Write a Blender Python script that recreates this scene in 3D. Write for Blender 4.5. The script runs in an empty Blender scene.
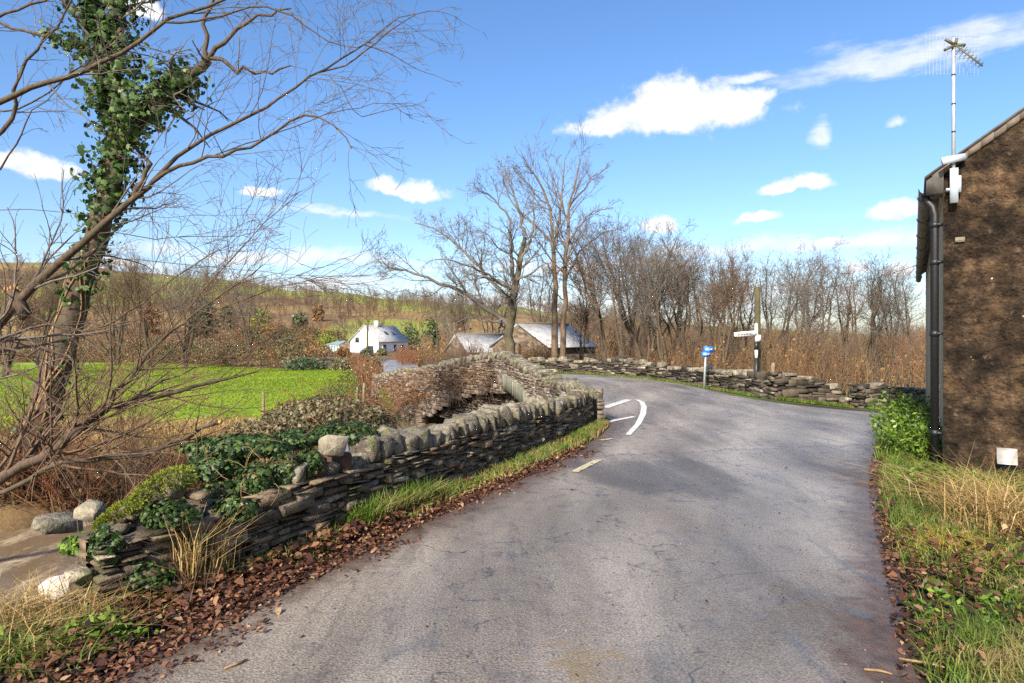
import bpy, bmesh, math, random
import numpy as np
from mathutils import Vector, Matrix, noise
R = math.radians
random.seed(11)
rng = np.random.default_rng(11)
S = bpy.context.scene
COL = S.collection

# ------------------------------------------------------------------ camera
F, CX, CY, EYE = 660.0, 512.0, 341.5, 1.6
cam_d = bpy.data.cameras.new('camera')
cam = bpy.data.objects.new('camera', cam_d)
COL.objects.link(cam)
cam.location = (0, 0, EYE)
cam.rotation_euler = (R(90), 0, 0)
cam_d.sensor_width = 36
cam_d.lens = 36 * F / 1024
cam_d.clip_start = 0.05
cam_d.clip_end = 5000
S.camera = cam

# ------------------------------------------------------------------ light
SUN_AZ = math.atan2(-0.42, -0.907)          # sun behind the camera and to the left
SUN_EL = R(33)
sv = Vector((math.sin(SUN_AZ) * math.cos(SUN_EL), math.cos(SUN_AZ) * math.cos(SUN_EL), math.sin(SUN_EL)))
sun_d = bpy.data.lights.new('sun', 'SUN')
sun_d.energy = 4.9
sun_d.angle = R(3)
sun_d.color = (1.0, 0.93, 0.81)
sun = bpy.data.objects.new('sun', sun_d)
COL.objects.link(sun)
sun.rotation_euler = sv.to_track_quat('Z', 'Y').to_euler()
S.view_settings.view_transform = 'Standard'
S.view_settings.look = 'None'
S.view_settings.gamma = 1
S.view_settings.use_curve_mapping = False
S.view_settings.exposure = 0.95
S.cycles.use_denoising = False
S.cycles.sample_clamp_indirect = 3.0
S.cycles.max_bounces = 6
S.cycles.diffuse_bounces = 3
S.cycles.glossy_bounces = 3
S.cycles.transparent_max_bounces = 8
S.cycles.caustics_reflective = False
S.cycles.caustics_refractive = False

W = bpy.data.worlds.new('World')
S.world = W
W.use_nodes = True
nt = W.node_tree
nt.nodes.clear()


class NT:
    """tiny helper for node graphs"""
    def __init__(s, tree):
        s.t = tree

    def n(s, typ, ins=None, **kw):
        nd = s.t.nodes.new(typ)
        for k, v in kw.items():
            setattr(nd, k, v)
        for k, v in (ins or {}).items():
            if hasattr(v, 'is_output'):
                s.t.links.new(v, nd.inputs[k])
            else:
                nd.inputs[k].default_value = v
        return nd

    def m(s, op, a, b=0.0, c=None, clamp=False):
        nd = s.t.nodes.new('ShaderNodeMath')
        nd.operation = op
        nd.use_clamp = clamp
        for i, v in enumerate((a, b) if c is None else (a, b, c)):
            if hasattr(v, 'is_output'):
                s.t.links.new(v, nd.inputs[i])
            else:
                nd.inputs[i].default_value = v
        return nd.outputs[0]

    def mix(s, f, a, b, bt='MIX'):
        nd = s.t.nodes.new('ShaderNodeMix')
        nd.data_type = 'RGBA'
        nd.blend_type = bt
        for k, v in ((0, f), (6, a), (7, b)):
            if hasattr(v, 'is_output'):
                s.t.links.new(v, nd.inputs[k])
            else:
                nd.inputs[k].default_value = v if k == 0 else (tuple(v) + (1,))[:4]
        return nd.outputs[2]

    def noise(s, vec, scale, detail=4, rough=0.55, dist=0.0):
        nd = s.n('ShaderNodeTexNoise', {'Scale': scale, 'Detail': detail, 'Roughness': rough, 'Distortion': dist})
        if vec is not None:
            s.t.links.new(vec, nd.inputs['Vector'])
        return nd

    def ramp(s, fac, stops):
        nd = s.t.nodes.new('ShaderNodeValToRGB')
        el = nd.color_ramp.elements
        while len(el) < len(stops):
            el.new(0.5)
        for e, (p, c) in zip(el, stops):
            e.position = p
            e.color = (tuple(c) + (1,))[:4] if not isinstance(c, (int, float)) else (c, c, c, 1)
        s.t.links.new(fac, nd.inputs[0])
        return nd.outputs[0]

    def rng(s, v, a, b, c, d, smooth=False):
        nd = s.n('ShaderNodeMapRange', {1: a, 2: b, 3: c, 4: d}, interpolation_type='SMOOTHSTEP' if smooth else 'LINEAR')
        if hasattr(v, 'is_output'):
            s.t.links.new(v, nd.inputs[0])
        return nd.outputs[0]


k = NT(nt)
sky = k.n('ShaderNodeTexSky', sky_type='NISHITA', sun_disc=False, sun_elevation=SUN_EL, sun_rotation=SUN_AZ,
          air_density=1.0, dust_density=1.3, ozone_density=2.0, altitude=50)
tint = k.mix(1.0, sky.outputs[0], (0.97, 0.97, 1.04), 'MULTIPLY')
hs = k.n('ShaderNodeHueSaturation', {'Saturation': 1.18, 'Value': 1.0, 'Color': tint})
bg1 = k.n('ShaderNodeBackground', {'Color': hs.outputs[0], 'Strength': 0.115})
tc = k.n('ShaderNodeTexCoord')
wn = k.noise(tc.outputs['Generated'], 9, 5, 0.6)
wv = k.n('ShaderNodeVectorMath', {0: wn.outputs['Color'], 1: (0.5, 0.5, 0.5)}, operation='SUBTRACT')
wv2 = k.n('ShaderNodeVectorMath', {0: wv.outputs[0]}, operation='SCALE')
wv2.inputs['Scale'].default_value = 0.05
wd = k.n('ShaderNodeVectorMath', {0: tc.outputs['Generated'], 1: wv2.outputs[0]}, operation='ADD')
sx = k.n('ShaderNodeSeparateXYZ', {0: wd.outputs[0]})
AZ = k.m('ARCTAN2', sx.outputs[0], sx.outputs[1])
EL = k.m('ARCSINE', sx.outputs[2])


def cloud_group(lst):
    acc = None
    for px, py, hw, hh in lst:
        az = math.atan((px - CX) / F)
        ca = math.cos(az)
        el = math.atan((CY - py) / F * ca)
        sa = hw / F * ca * ca
        se = hh / F * ca
        dx = k.m('MULTIPLY', k.m('SUBTRACT', AZ, az), 1 / sa)
        dy0 = k.m('SUBTRACT', EL, el)
        dy = k.m('MAXIMUM', k.m('MULTIPLY', dy0, 1 / se), k.m('MULTIPLY', dy0, -1 / (0.62 * se)))
        r = k.m('SQRT', k.m('ADD', k.m('MULTIPLY', dx, dx), k.m('MULTIPLY', dy, dy)))
        f = k.m('SUBTRACT', 1.0, r)
        acc = f if acc is None else k.m('MAXIMUM', acc, f)
    return acc


hard = cloud_group([(676, 116, 108, 38), (610, 130, 52, 18), (745, 100, 44, 20), (405, 191, 52, 14), (262, 194, 30, 9),
                    (30, 170, 78, 17), (792, 188, 44, 10), (757, 217, 30, 8), (890, 215, 38, 15), (825, 242, 22, 7),
                    (662, 228, 24, 14), (896, 272, 26, 14), (856, 270, 16, 9), (140, 12, 34, 14), (90, 262, 60, 10),
                    (1100, 180, 60, 22), (-140, 90, 90, 25), (1350, 90, 160, 40)])
soft = cloud_group([(915, 56, 190, 25), (745, 76, 50, 7), (817, 140, 14, 22), (899, 118, 12, 6), (270, 258, 200, 13), (800, 246, 230, 14),
                    (560, 268, 180, 12), (250, 285, 260, 16), (700, 300, 300, 26), (330, 215, 90, 8), (480, 308, 200, 22), (1180, 70, 160, 22)])
fb = k.noise(tc.outputs['Generated'], 22, 8, 0.62)
fine = k.m('SUBTRACT', fb.outputs[0], 0.5)
hm = k.rng(k.m('ADD', hard, k.m('MULTIPLY', fine, 1.7)), 0.02, 0.5, 0, 1, True)
mp = k.n('ShaderNodeMapping', {'Vector': tc.outputs['Generated'], 'Scale': (1, 1, 5)})
fs = k.noise(mp.outputs[0], 9, 7, 0.65)
sm = k.m('MULTIPLY', k.rng(k.m('ADD', soft, k.m('MULTIPLY', k.m('SUBTRACT', fs.outputs[0], 0.5), 2.2)), 0.0, 0.9, 0, 1, True), 0.72)
mask = k.m('MAXIMUM', hm, sm)
cs = k.noise(wd.outputs[0], 30, 5, 0.6)
ccol = k.ramp(cs.outputs[0], [(0.3, (0.70, 0.75, 0.84)), (0.62, (0.97, 0.97, 0.98))])
bg2 = k.n('ShaderNodeBackground', {'Color': ccol, 'Strength': 0.64})
mxs = k.n('ShaderNodeMixShader', {0: mask, 1: bg1.outputs[0], 2: bg2.outputs[0]})
k.n('ShaderNodeOutputWorld', {0: mxs.outputs[0]})
try:
    W.cycles.sampling_method = 'MANUAL'
    W.cycles.sample_map_resolution = 512
except Exception:
    pass

# ------------------------------------------------------------------ helpers: objects


def tag(o, label=None, cat=None, group=None, kind=None):
    if label:
        o['label'] = label
    if cat:
        o['category'] = cat
    if group:
        o['group'] = group
    if kind:
        o['kind'] = kind
    return o


def empty(name, loc, label, cat, group=None, rz=0.0):
    o = bpy.data.objects.new(name, None)
    o.location = loc
    o.rotation_euler = (0, 0, rz)
    o.empty_display_size = 0.2
    COL.objects.link(o)
    return tag(o, label, cat, group)


class MB:
    """mesh builder: arrays of verts, faces as int arrays of 3 or 4"""
    def __init__(s):
        s.v, s.f, s.n = [], [], 0

    def add(s, v, f):
        v = np.asarray(v, dtype=np.float64).reshape(-1, 3)
        s.v.append(v)
        if isinstance(f, np.ndarray):
            s.f.append(f + s.n)
        else:
            for q in f:
                s.f.append(np.asarray([q], dtype=np.int64) + s.n)
        s.n += len(v)

    def box(s, c, d, rz=0.0, rx=0.0, ry=0.0):
        hx, hy, hz = d[0] / 2, d[1] / 2, d[2] / 2
        v = np.array([(x, y, z) for x in (-hx, hx) for y in (-hy, hy) for z in (-hz, hz)])
        if rz or rx or ry:
            m = np.array(Matrix.Rotation(rz, 3, 'Z') @ Matrix.Rotation(ry, 3, 'Y') @ Matrix.Rotation(rx, 3, 'X'))
            v = v @ m.T
        s.add(v + np.array(c), [(0, 1, 3, 2), (4, 6, 7, 5), (0, 4, 5, 1), (2, 3, 7, 6), (0, 2, 6, 4), (1, 5, 7, 3)])

    def tube(s, pts, rad, n=5, cap=True):
        pts = np.asarray(pts, float)
        m = len(pts)
        rad = np.broadcast_to(np.asarray(rad, float), (m,))
        t = np.empty_like(pts)
        t[1:-1] = pts[2:] - pts[:-2]
        t[0] = pts[1] - pts[0]
        t[-1] = pts[-1] - pts[-2]
        t /= np.linalg.norm(t, axis=1)[:, None] + 1e-9
        ref = np.array((0.31, 0.87, 0.38)) if abs(t[0][2]) > 0.8 else np.array((0.05, 0.1, 0.99))
        u = np.cross(t, ref)
        u /= np.linalg.norm(u, axis=1)[:, None] + 1e-9
        w = np.cross(t, u)
        a = np.arange(n) * 2 * math.pi / n
        ring = (u[:, None, :] * np.cos(a)[None, :, None] + w[:, None, :] * np.sin(a)[None, :, None]) * rad[:, None, None] + pts[:, None, :]
        i = np.arange(m - 1)[:, None] * n
        j = np.arange(n)[None, :]
        j2 = (j + 1) % n
        q = np.stack([i + j, i + j2, i + n + j2, i + n + j], -1).reshape(-1, 4)
        s.add(ring.reshape(-1, 3), q)
        if cap and n >= 4:
            b = s.n - m * n
            s.f.append(np.array([[b + x for x in range(n)][::-1]]))
            s.f.append(np.array([[b + (m - 1) * n + x for x in range(n)]]))

    def prism(s, poly, z0, z1):
        """vertical extrusion of a plan polygon"""
        n = len(poly)
        v = [(p[0], p[1], z0) for p in poly] + [(p[0], p[1], z1) for p in poly]
        f = [tuple(range(n))[::-1], tuple(range(n, 2 * n))] + [(i, (i + 1) % n, n + (i + 1) % n, n + i) for i in range(n)]
        s.add(v, f)

    def build(s, name, mat, parent=None, smooth=False, loc=None, attr=None):
        me = bpy.data.meshes.new(name)
        v = np.concatenate(s.v) if s.v else np.zeros((0, 3))
        if loc is not None and parent is None:
            v = v - np.array(loc)
        me.vertices.add(len(v))
        me.vertices.foreach_set('co', v.ravel())
        tot = np.concatenate([np.full(len(f), f.shape[1]) for f in s.f]) if s.f else np.zeros(0, int)
        idx = np.concatenate([f.ravel() for f in s.f]) if s.f else np.zeros(0, int)
        me.loops.add(len(idx))
        me.loops.foreach_set('vertex_index', idx.astype(np.int32))
        me.polygons.add(len(tot))
        st = np.concatenate([[0], np.cumsum(tot)[:-1]]) if len(tot) else tot
        me.polygons.foreach_set('loop_start', st.astype(np.int32))
        me.polygons.foreach_set('loop_total', tot.astype(np.int32))
        if smooth:
            me.polygons.foreach_set('use_smooth', np.ones(len(tot), dtype=bool))
        me.update(calc_edges=True)
        me.validate()
        if attr:
            for an, av in attr.items():
                if av.ndim == 1:
                    a = me.attributes.new(an, 'FLOAT', 'POINT')
                    a.data.foreach_set('value', av.astype(np.float32))
                else:
                    a = me.attributes.new(an, 'FLOAT_COLOR', 'POINT')
                    c4 = np.concatenate([av, np.ones((len(av), 1))], 1)
                    a.data.foreach_set('color', c4.astype(np.float32).ravel())
        me.materials.append(mat)
        o = bpy.data.objects.new(name, me)
        COL.objects.link(o)
        if parent is not None:
            o.parent = parent
            root = parent
            while root.parent is not None:
                root = root.parent
            mi = (Matrix.Translation(root.location) @ Matrix.Rotation(root.rotation_euler.z, 4, 'Z')).inverted()
            me.transform(mi)
        elif loc is not None:
            o.location = loc
        return o


def copy_thing(root, loc, rz, sc=1.0):
    c = root.copy()
    COL.objects.link(c)
    c.location = loc
    c.rotation_euler = (0, 0, rz)
    c.scale = (sc, sc, sc) if not isinstance(sc, tuple) else sc
    for ch in list(root.children):
        d = ch.copy()
        COL.objects.link(d)
        d.parent = c
        for g in list(ch.children):
            e = g.copy()
            COL.objects.link(e)
            e.parent = d
    return c


# ------------------------------------------------------------------ terrain functions (numpy friendly)


def ss(a, b, x):
    t = np.clip((np.asarray(x, float) - a) / (b - a), 0, 1)
    return t * t * (3 - 2 * t)


def vnoise(x, y, sc, seed=0):
    """cheap smooth value noise, vectorised"""
    x = np.asarray(x, float) / sc + seed * 17.3
    y = np.asarray(y, float) / sc - seed * 9.1
    xi, yi = np.floor(x), np.floor(y)
    fx, fy = x - xi, y - yi
    fx, fy = fx * fx * (3 - 2 * fx), fy * fy * (3 - 2 * fy)

    def h(a, b):
        s = np.sin(a * 127.1 + b * 311.7 + seed * 3.3) * 43758.5453
        return s - np.floor(s)
    return (h(xi, yi) * (1 - fx) + h(xi + 1, yi) * fx) * (1 - fy) + (h(xi, yi + 1) * (1 - fx) + h(xi + 1, yi + 1) * fx) * fy


def fbm(x, y, sc, seed=0):
    return vnoise(x, y, sc, seed) * 0.55 + vnoise(x, y, sc * 0.45, seed + 1) * 0.3 + vnoise(x, y, sc * 0.2, seed + 2) * 0.15


PA, PC, PL = (1.48, 12.6), (-0.2, 20.0), (-5.2, 26.0)
LANE_WALL = [(-2.56, 3.98), (-2.36, 4.2), (-1.96, 4.95), (-1.25, 6.27), (-0.14, 8.76), (0.72, 10.7), (1.32, 12.15)]
EDGE = [(-16, -4), (-9, 1.2), (-5, 3.3), (-3.5, 3.85)] + LANE_WALL + [PA, PC, PL, (-9.0, 45), (-15.5, 75), (-19.5, 105), (-22, 140)]


def seg_sdf(x, y, pts):
    """signed distance to an open polyline; positive on its left"""
    x = np.asarray(x, float)
    y = np.asarray(y, float)
    best = np.full(np.broadcast(x, y).shape, 1e9)
    sg = np.ones_like(best)
    for (x0, y0), (x1, y1) in zip(pts[:-1], pts[1:]):
        dx, dy = x1 - x0, y1 - y0
        L2 = dx * dx + dy * dy
        t = np.clip(((x - x0) * dx + (y - y0) * dy) / L2, 0, 1)
        qx, qy = x0 + t * dx - x, y0 + t * dy - y
        d = np.hypot(qx, qy)
        cr = dx * (y - y0) - dy * (x - x0)
        m = d < best - 1e-9
        best = np.where(m, d, best)
        sg = np.where(m, np.where(cr >= 0, 1.0, -1.0), sg)
    return best * sg


def zroad(x, y):
    x = np.asarray(x, float)
    y = np.asarray(y, float)
    sp = np.log1p(np.exp(np.clip((x - 5.5) * 1.5, -30, 30))) / 1.5
    z = -0.105 * np.minimum(sp, 18) * ss(9, 23, y)
    z = z + 0.46 * np.exp(-(((x - 0.6) / 4.5) ** 2 + ((y - 21.5) / 6.5) ** 2))
    z = z - 1.05 * ss(23, 42, y) * ss(3, -5, x)
    return z


HX = np.array([-900, -600, -370, -190, -60, 60, 200, 400, 900.])
HZ = np.array([84, 76, 61, 44, 31, 20, 9, 4, 2.])


def zground(x, y):
    x = np.asarray(x, float)
    y = np.asarray(y, float)
    z = zroad(x, y)
    dl = seg_sdf(x, y, EDGE)
    far = ss(22.5, 27, y)                              # no channel beyond the bridge on this side
    bk = 6.3 - 2.3 * ss(9.5, 18, y)
    left = -2.0 * ss(-0.1, 0.3, dl) + 1.0 * ss(bk, bk + 2.0, dl)
    left = left + (fbm(x, y, 1.6, 5) - 0.5) * 0.3 * ss(0.3, 1.2, dl)
    flat = -1.0 + (fbm(x, y, 9, 2) - 0.5) * 0.25
    chan = np.where(dl > -0.15, left, 0)
    z_left = chan * (1 - far) + flat * far
    lw = ss(-0.12, 0.18, dl)
    z = np.where(dl > -0.15, z * (1 - lw) + z_left * lw, z)
    # the channel passing under the bridge
    tq = np.clip((x - PC[0]) * 0.88 + (y - PC[1]) * 0.47, 0, 3.2)
    cd = np.hypot(x - PC[0] - 0.88 * tq, y - PC[1] - 0.47 * tq)
    under = (1 - ss(4.3, 5.0, cd)) * np.where(dl <= 0.9, 1, 0)
    z = z * (1 - under) + (-2.0) * under
    # verge bumps to the right of the lane
    # hills
    H = np.interp(x, HX, HZ)
    rmp = ss(85, 520, y) * 0.75 + 0.25 * np.clip((y - 100) / 380, 0, 1)
    hill = H * rmp * (1 + (fbm(x, y, 120, 9) - 0.5) * 0.35)
    z = z + np.where(y > 70, hill, 0)
    return z


def z1(x, y):
    return float(zground(np.array([x]), np.array([y]))[0])


def P(px, py, d):
    return np.array(((px - CX) / F * d, d, EYE - (py - CY) / F * d))


def G(px, py, fn=zroad):
    """where the sight line through a pixel meets the ground"""
    ds = np.geomspace(1.5, 600, 4000)
    xs = (px - CX) / F * ds
    zs = EYE - (py - CY) / F * ds
    g = fn(xs, ds)
    i = int(np.argmax(zs <= g))
    return np.array((xs[i], ds[i], g[i]))

# ------------------------------------------------------------------ materials


def new_mat(name):
    m = bpy.data.materials.new(name)
    m.use_nodes = True
    m.node_tree.nodes.clear()
    return m, NT(m.node_tree)


def finish(k, col, rough=0.8, bump=None, bstr=0.3, bdist=0.02, metal=0.0, spec=0.5, extra=None):
    p = k.n('ShaderNodeBsdfPrincipled', {'Roughness': rough, 'Metallic': metal, 'Specular IOR Level': spec})
    if hasattr(col, 'is_output'):
        k.t.links.new(col, p.inputs['Base Color'])
    else:
        p.inputs['Base Color'].default_value = tuple(col) + (1,)
    if bump is not None:
        b = k.n('ShaderNodeBump', {'Height': bump, 'Strength': bstr, 'Distance': bdist})
        k.t.links.new(b.outputs[0], p.inputs['Normal'])
    for kk, v in (extra or {}).items():
        p.inputs[kk].default_value = v
    k.n('ShaderNodeOutputMaterial', {0: p.outputs[0]})
    return p


def pos(k):
    return k.n('ShaderNodeNewGeometry').outputs['Position']


def obj_co(k):
    return k.n('ShaderNodeTexCoord').outputs['Object']


def mat_plain(name, col, rough=0.6, var=0.15, scale=6.0, metal=0.0, bstr=0.1, spec=0.5):
    m, k = new_mat(name)
    n = k.noise(obj_co(k), scale, 5)
    d = tuple(c * (1 - var) for c in col)
    e = tuple(min(1, c * (1 + var)) for c in col)
    c = k.ramp(n.outputs[0], [(0.3, d), (0.7, e)])
    finish(k, c, rough, n.outputs[0], bstr, 0.01, metal, spec)
    return m


def mat_island(name, stops, rough=0.7, nscale=0.0, nvar=0.3, bscale=30, bstr=0.3, bdist=0.01, sub=None, spec=0.4, lichen=None):
    """colour from a per-piece random number, with noise over it"""
    m, k = new_mat(name)
    g = k.n('ShaderNodeNewGeometry')
    c = k.ramp(g.outputs['Random Per Island'], stops)
    p = g.outputs['Position']
    if nscale:
        n = k.noise(p, nscale, 6, 0.6)
        f = k.rng(n.outputs[0], 0.3, 0.7, 1 - nvar, 1 + nvar)
        c = k.mix(1.0, c, (1, 1, 1), 'MULTIPLY') if False else k.n('ShaderNodeVectorMath', {0: c, 'Scale': f}, operation='SCALE').outputs[0]
    if lichen:
        for sc, lo, hi, lc in lichen:
            ln = k.noise(p, sc, 6, 0.65)
            c = k.mix(k.rng(ln.outputs[0], lo, hi, 0, 1), c, lc)
    bn = None
    if bstr:
        bn = k.noise(p, bscale, 6, 0.65).outputs[0]
    finish(k, c, rough, bn, bstr, bdist, spec=spec)
    return m


def mat_leaf(name, stops, rough=0.5, trans=0.25, spec=0.4, patch=None):
    m, k = new_mat(name)
    g = k.n('ShaderNodeNewGeometry')
    c = k.ramp(g.outputs['Random Per Island'], stops)
    if patch:
        pn = k.noise(g.outputs['Position'], patch, 5, 0.65)
        c = k.mix(k.rng(pn.outputs[0], 0.5, 0.66, 0, 0.75), c, (stops[-1][1][0] * 0.9, stops[-1][1][1] * 0.72, stops[-1][1][2]))
        c = k.n('ShaderNodeVectorMath', {0: c, 'Scale': k.rng(pn.outputs[0], 0.3, 0.6, 0.6, 1.1)}, operation='SCALE').outputs[0]
    p = k.n('ShaderNodeBsdfPrincipled', {'Base Color': c, 'Roughness': rough, 'Specular IOR Level': spec})
    t = k.n('ShaderNodeBsdfTranslucent', {'Color': c})
    mx = k.n('ShaderNodeMixShader', {0: trans, 1: p.outputs[0], 2: t.outputs[0]})
    k.n('ShaderNodeOutputMaterial', {0: mx.outputs[0]})
    return m


M = {}
# ground
m, k = new_mat('ground')
at = k.n('ShaderNodeAttribute', attribute_name='Col')
p = pos(k)
n1 = k.noise(p, 1.3, 6, 0.65)
n2 = k.noise(p, 14, 5, 0.7)
f = k.m('MULTIPLY', k.rng(n1.outputs[0], 0.3, 0.7, 0.7, 1.3), k.rng(n2.outputs[0], 0.25, 0.75, 0.62, 1.38))
c = k.n('ShaderNodeVectorMath', {0: at.outputs['Color'], 'Scale': f}, operation='SCALE').outputs[0]
finish(k, c, 0.9, n2.outputs[0], 0.7, 0.04, spec=0.2)
M['ground'] = m

# asphalt, damp in places
m, k = new_mat('damp_asphalt')
p = pos(k)
ed = k.n('ShaderNodeAttribute', attribute_name='edge').outputs['Fac']
spy = k.n('ShaderNodeSeparateXYZ', {0: p})
mp = k.n('ShaderNodeMapping', {'Vector': p, 'Rotation': (0, 0, R(28)), 'Scale': (1.0, 0.3, 1.0)})
big = k.noise(mp.outputs[0], 0.9, 6, 0.6, 0.4)
med = k.noise(p, 5, 5, 0.65)
ag = k.n('ShaderNodeTexVoronoi', {'Vector': p, 'Scale': 85.0})
agn = k.noise(p, 70, 4, 0.8)
base = k.ramp(big.outputs[0], [(0.3, (0.1, 0.08, 0.06)), (0.5, (0.2, 0.163, 0.124)), (0.7, (0.33, 0.28, 0.22))])
sp = k.rng(agn.outputs[0], 0.3, 0.7, 0.28, 1.72)
base = k.n('ShaderNodeVectorMath', {0: base, 'Scale': sp}, operation='SCALE').outputs[0]
chip = k.noise(p, 26, 2, 0.5)
base = k.mix(k.rng(chip.outputs[0], 0.68, 0.74, 0, 0.75), base, (0.045, 0.04, 0.034))
base = k.mix(k.rng(med.outputs[0], 0.55, 0.75, 0, 0.55), base, (0.062, 0.055, 0.048))
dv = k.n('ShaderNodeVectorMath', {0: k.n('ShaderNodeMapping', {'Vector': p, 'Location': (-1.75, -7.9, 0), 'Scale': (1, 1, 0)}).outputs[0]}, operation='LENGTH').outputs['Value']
dark_patch = k.m('SUBTRACT', 1.0, k.rng(k.m('ADD', dv, k.m('MULTIPLY', k.m('SUBTRACT', big.outputs[0], 0.5), 3.4)), 0.75, 1.2, 0, 1, True))  # uneven round patch where the road colour turns darker
base = k.mix(k.m('MULTIPLY', dark_patch, 0.6), base, (0.062, 0.052, 0.041))
jl = k.m('ADD', k.m('ADD', spy.outputs[1], k.m('MULTIPLY', spy.outputs[0], -0.25)), k.m('MULTIPLY', k.m('SUBTRACT', med.outputs[0], 0.5), 0.8))
base = k.n('ShaderNodeVectorMath', {0: base, 'Scale': k.rng(jl, 8.75, 8.85, 1.0, 1.2)}, operation='SCALE').outputs[0]
jd = k.m('ABSOLUTE', k.m('SUBTRACT', jl, 8.8))
base = k.mix(k.rng(jd, 0.0, 0.05, 0.7, 0), base, (0.05, 0.043, 0.036))
trk = k.m('SINE', k.m('MULTIPLY', k.m('ADD', k.m('ADD', k.m('MULTIPLY', spy.outputs[0], 0.9), k.m('MULTIPLY', spy.outputs[1], -0.45)), k.m('MULTIPLY', big.outputs[0], 0.5)), 4.2))
base = k.n('ShaderNodeVectorMath', {0: base, 'Scale': k.rng(trk, -1, 1, 0.86, 1.14)}, operation='SCALE').outputs[0]
ck = k.n('ShaderNodeTexVoronoi', {'Vector': k.n('ShaderNodeVectorMath', {0: p, 1: k.n('ShaderNodeVectorMath', {0: k.noise(p, 2.2, 4, 0.6).outputs['Color'], 'Scale': 0.9}, operation='SCALE').outputs[0]}, operation='ADD').outputs[0], 'Scale': 0.55}, feature='DISTANCE_TO_EDGE')
base = k.mix(k.m('MULTIPLY', k.rng(ck.outputs['Distance'], 0.0, 0.012, 0.75, 0), k.rng(med.outputs[0], 0.45, 0.55, 0, 1)), base, (0.03, 0.026, 0.022))
mud = k.ramp(k.noise(p, 9, 5, 0.7).outputs[0], [(0.35, (0.035, 0.017, 0.009)), (0.65, (0.12, 0.065, 0.04))])
ef = k.m('SUBTRACT', 1.0, k.rng(k.m('ADD', ed, k.m('MULTIPLY', k.m('SUBTRACT', med.outputs[0], 0.5), 0.8)), 0.08, 0.5, 0, 1, True))
base = k.mix(k.m('MULTIPLY', ef, 0.85), base, mud)
# a few irregular dried stains and old repairs
v = k.n('ShaderNodeVectorMath', {0: p, 1: (0.36, 3.25, 0)}, operation='DISTANCE').outputs['Value']
st = k.m('SUBTRACT', 1.0, k.rng(k.m('ADD', v, k.m('ADD', k.m('MULTIPLY', k.m('SUBTRACT', agn.outputs[0], 0.5), 0.9), k.m('MULTIPLY', k.m('SUBTRACT', med.outputs[0], 0.5), 1.3))), 0.02, 0.22, 0, 1, True))
base = k.mix(k.m('MULTIPLY', st, 0.55), base, (0.20, 0.135, 0.045))
lat = k.m('ADD', k.m('MULTIPLY', spy.outputs[0], 0.9), k.m('MULTIPLY', spy.outputs[1], -0.45))
wbias = k.m('MULTIPLY', k.rng(lat, -1.9, -0.7, 0, 1, True), 0.11)
wetm = k.rng(k.m('ADD', k.m('ADD', big.outputs[0], wbias), k.m('MULTIPLY', k.m('SUBTRACT', med.outputs[0], 0.5), 0.7)), 0.38, 0.6, 0, 1, True)
stn = k.noise(k.n('ShaderNodeMapping', {'Vector': p, 'Rotation': (0, 0, R(27)), 'Scale': (1.0, 0.22, 1.0)}).outputs[0], 3.4, 6, 0.7, 0.8)
pud = k.m('MULTIPLY', k.rng(stn.outputs[0], 0.54, 0.62, 0, 1, True), k.rng(wetm, 0.1, 0.7, 0, 1))
base = k.n('ShaderNodeVectorMath', {0: base, 'Scale': k.rng(pud, 0, 1, 1.0, 0.72)}, operation='SCALE').outputs[0]
wet = k.m('MULTIPLY', k.rng(wetm, 0, 1, 0.5, 0.24), k.rng(pud, 0, 1, 1.0, 0.9))
hgt = k.m('MULTIPLY', k.m('ADD', k.m('MULTIPLY', ag.outputs['Distance'], 0.7), k.m('MULTIPLY', agn.outputs[0], 0.8)), k.m('MULTIPLY', k.rng(wetm, 0, 1, 1.0, 0.5), k.rng(pud, 0, 1, 1.0, 0.6)))
finish(k, base, wet, hgt, 0.75, 0.009, spec=0.85)
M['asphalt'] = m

m, k = new_mat('road_paint')
n = k.noise(pos(k), 26, 6, 0.7)
c = k.mix(k.rng(n.outputs[0], 0.5, 0.64, 0, 0.85), (0.66, 0.64, 0.58), (0.16, 0.15, 0.14))
finish(k, c, 0.5, n.outputs[0], 0.2, 0.004)
M['paint'] = m
m, k = new_mat('worn_road_paint')
n = k.noise(pos(k), 18, 6, 0.7)
c = k.mix(k.rng(n.outputs[0], 0.48, 0.6, 0, 0.85), (0.52, 0.44, 0.26), (0.12, 0.11, 0.10))
finish(k, c, 0.6, n.outputs[0], 0.2, 0.004)
M['worn_paint'] = m

LICH = [(7, 0.6, 0.68, (0.26, 0.25, 0.19)), (5, 0.57, 0.68, (0.085, 0.1, 0.022)), (19, 0.6, 0.66, (0.03, 0.025, 0.018))]
M['slate_stone'] = mat_island('slate_walling', [(0.0, (0.045, 0.031, 0.018)), (0.3, (0.13, 0.09, 0.052)), (0.55, (0.22, 0.155, 0.09)), (0.8, (0.085, 0.063, 0.042)), (0.93, (0.28, 0.21, 0.135)), (1.0, (0.38, 0.31, 0.215))],
                              0.6, 9, 0.6, 32, 0.9, 0.03, lichen=LICH)
M['bridge_stone'] = mat_island('bridge_stone', [(0.0, (0.07, 0.05, 0.034)), (0.35, (0.16, 0.12, 0.085)), (0.65, (0.23, 0.18, 0.135)), (0.85, (0.11, 0.08, 0.058)), (1.0, (0.33, 0.28, 0.22))],
                               0.8, 5, 0.4, 30, 0.5, 0.015, lichen=[(5, 0.6, 0.7, (0.30, 0.29, 0.24))])
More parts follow.
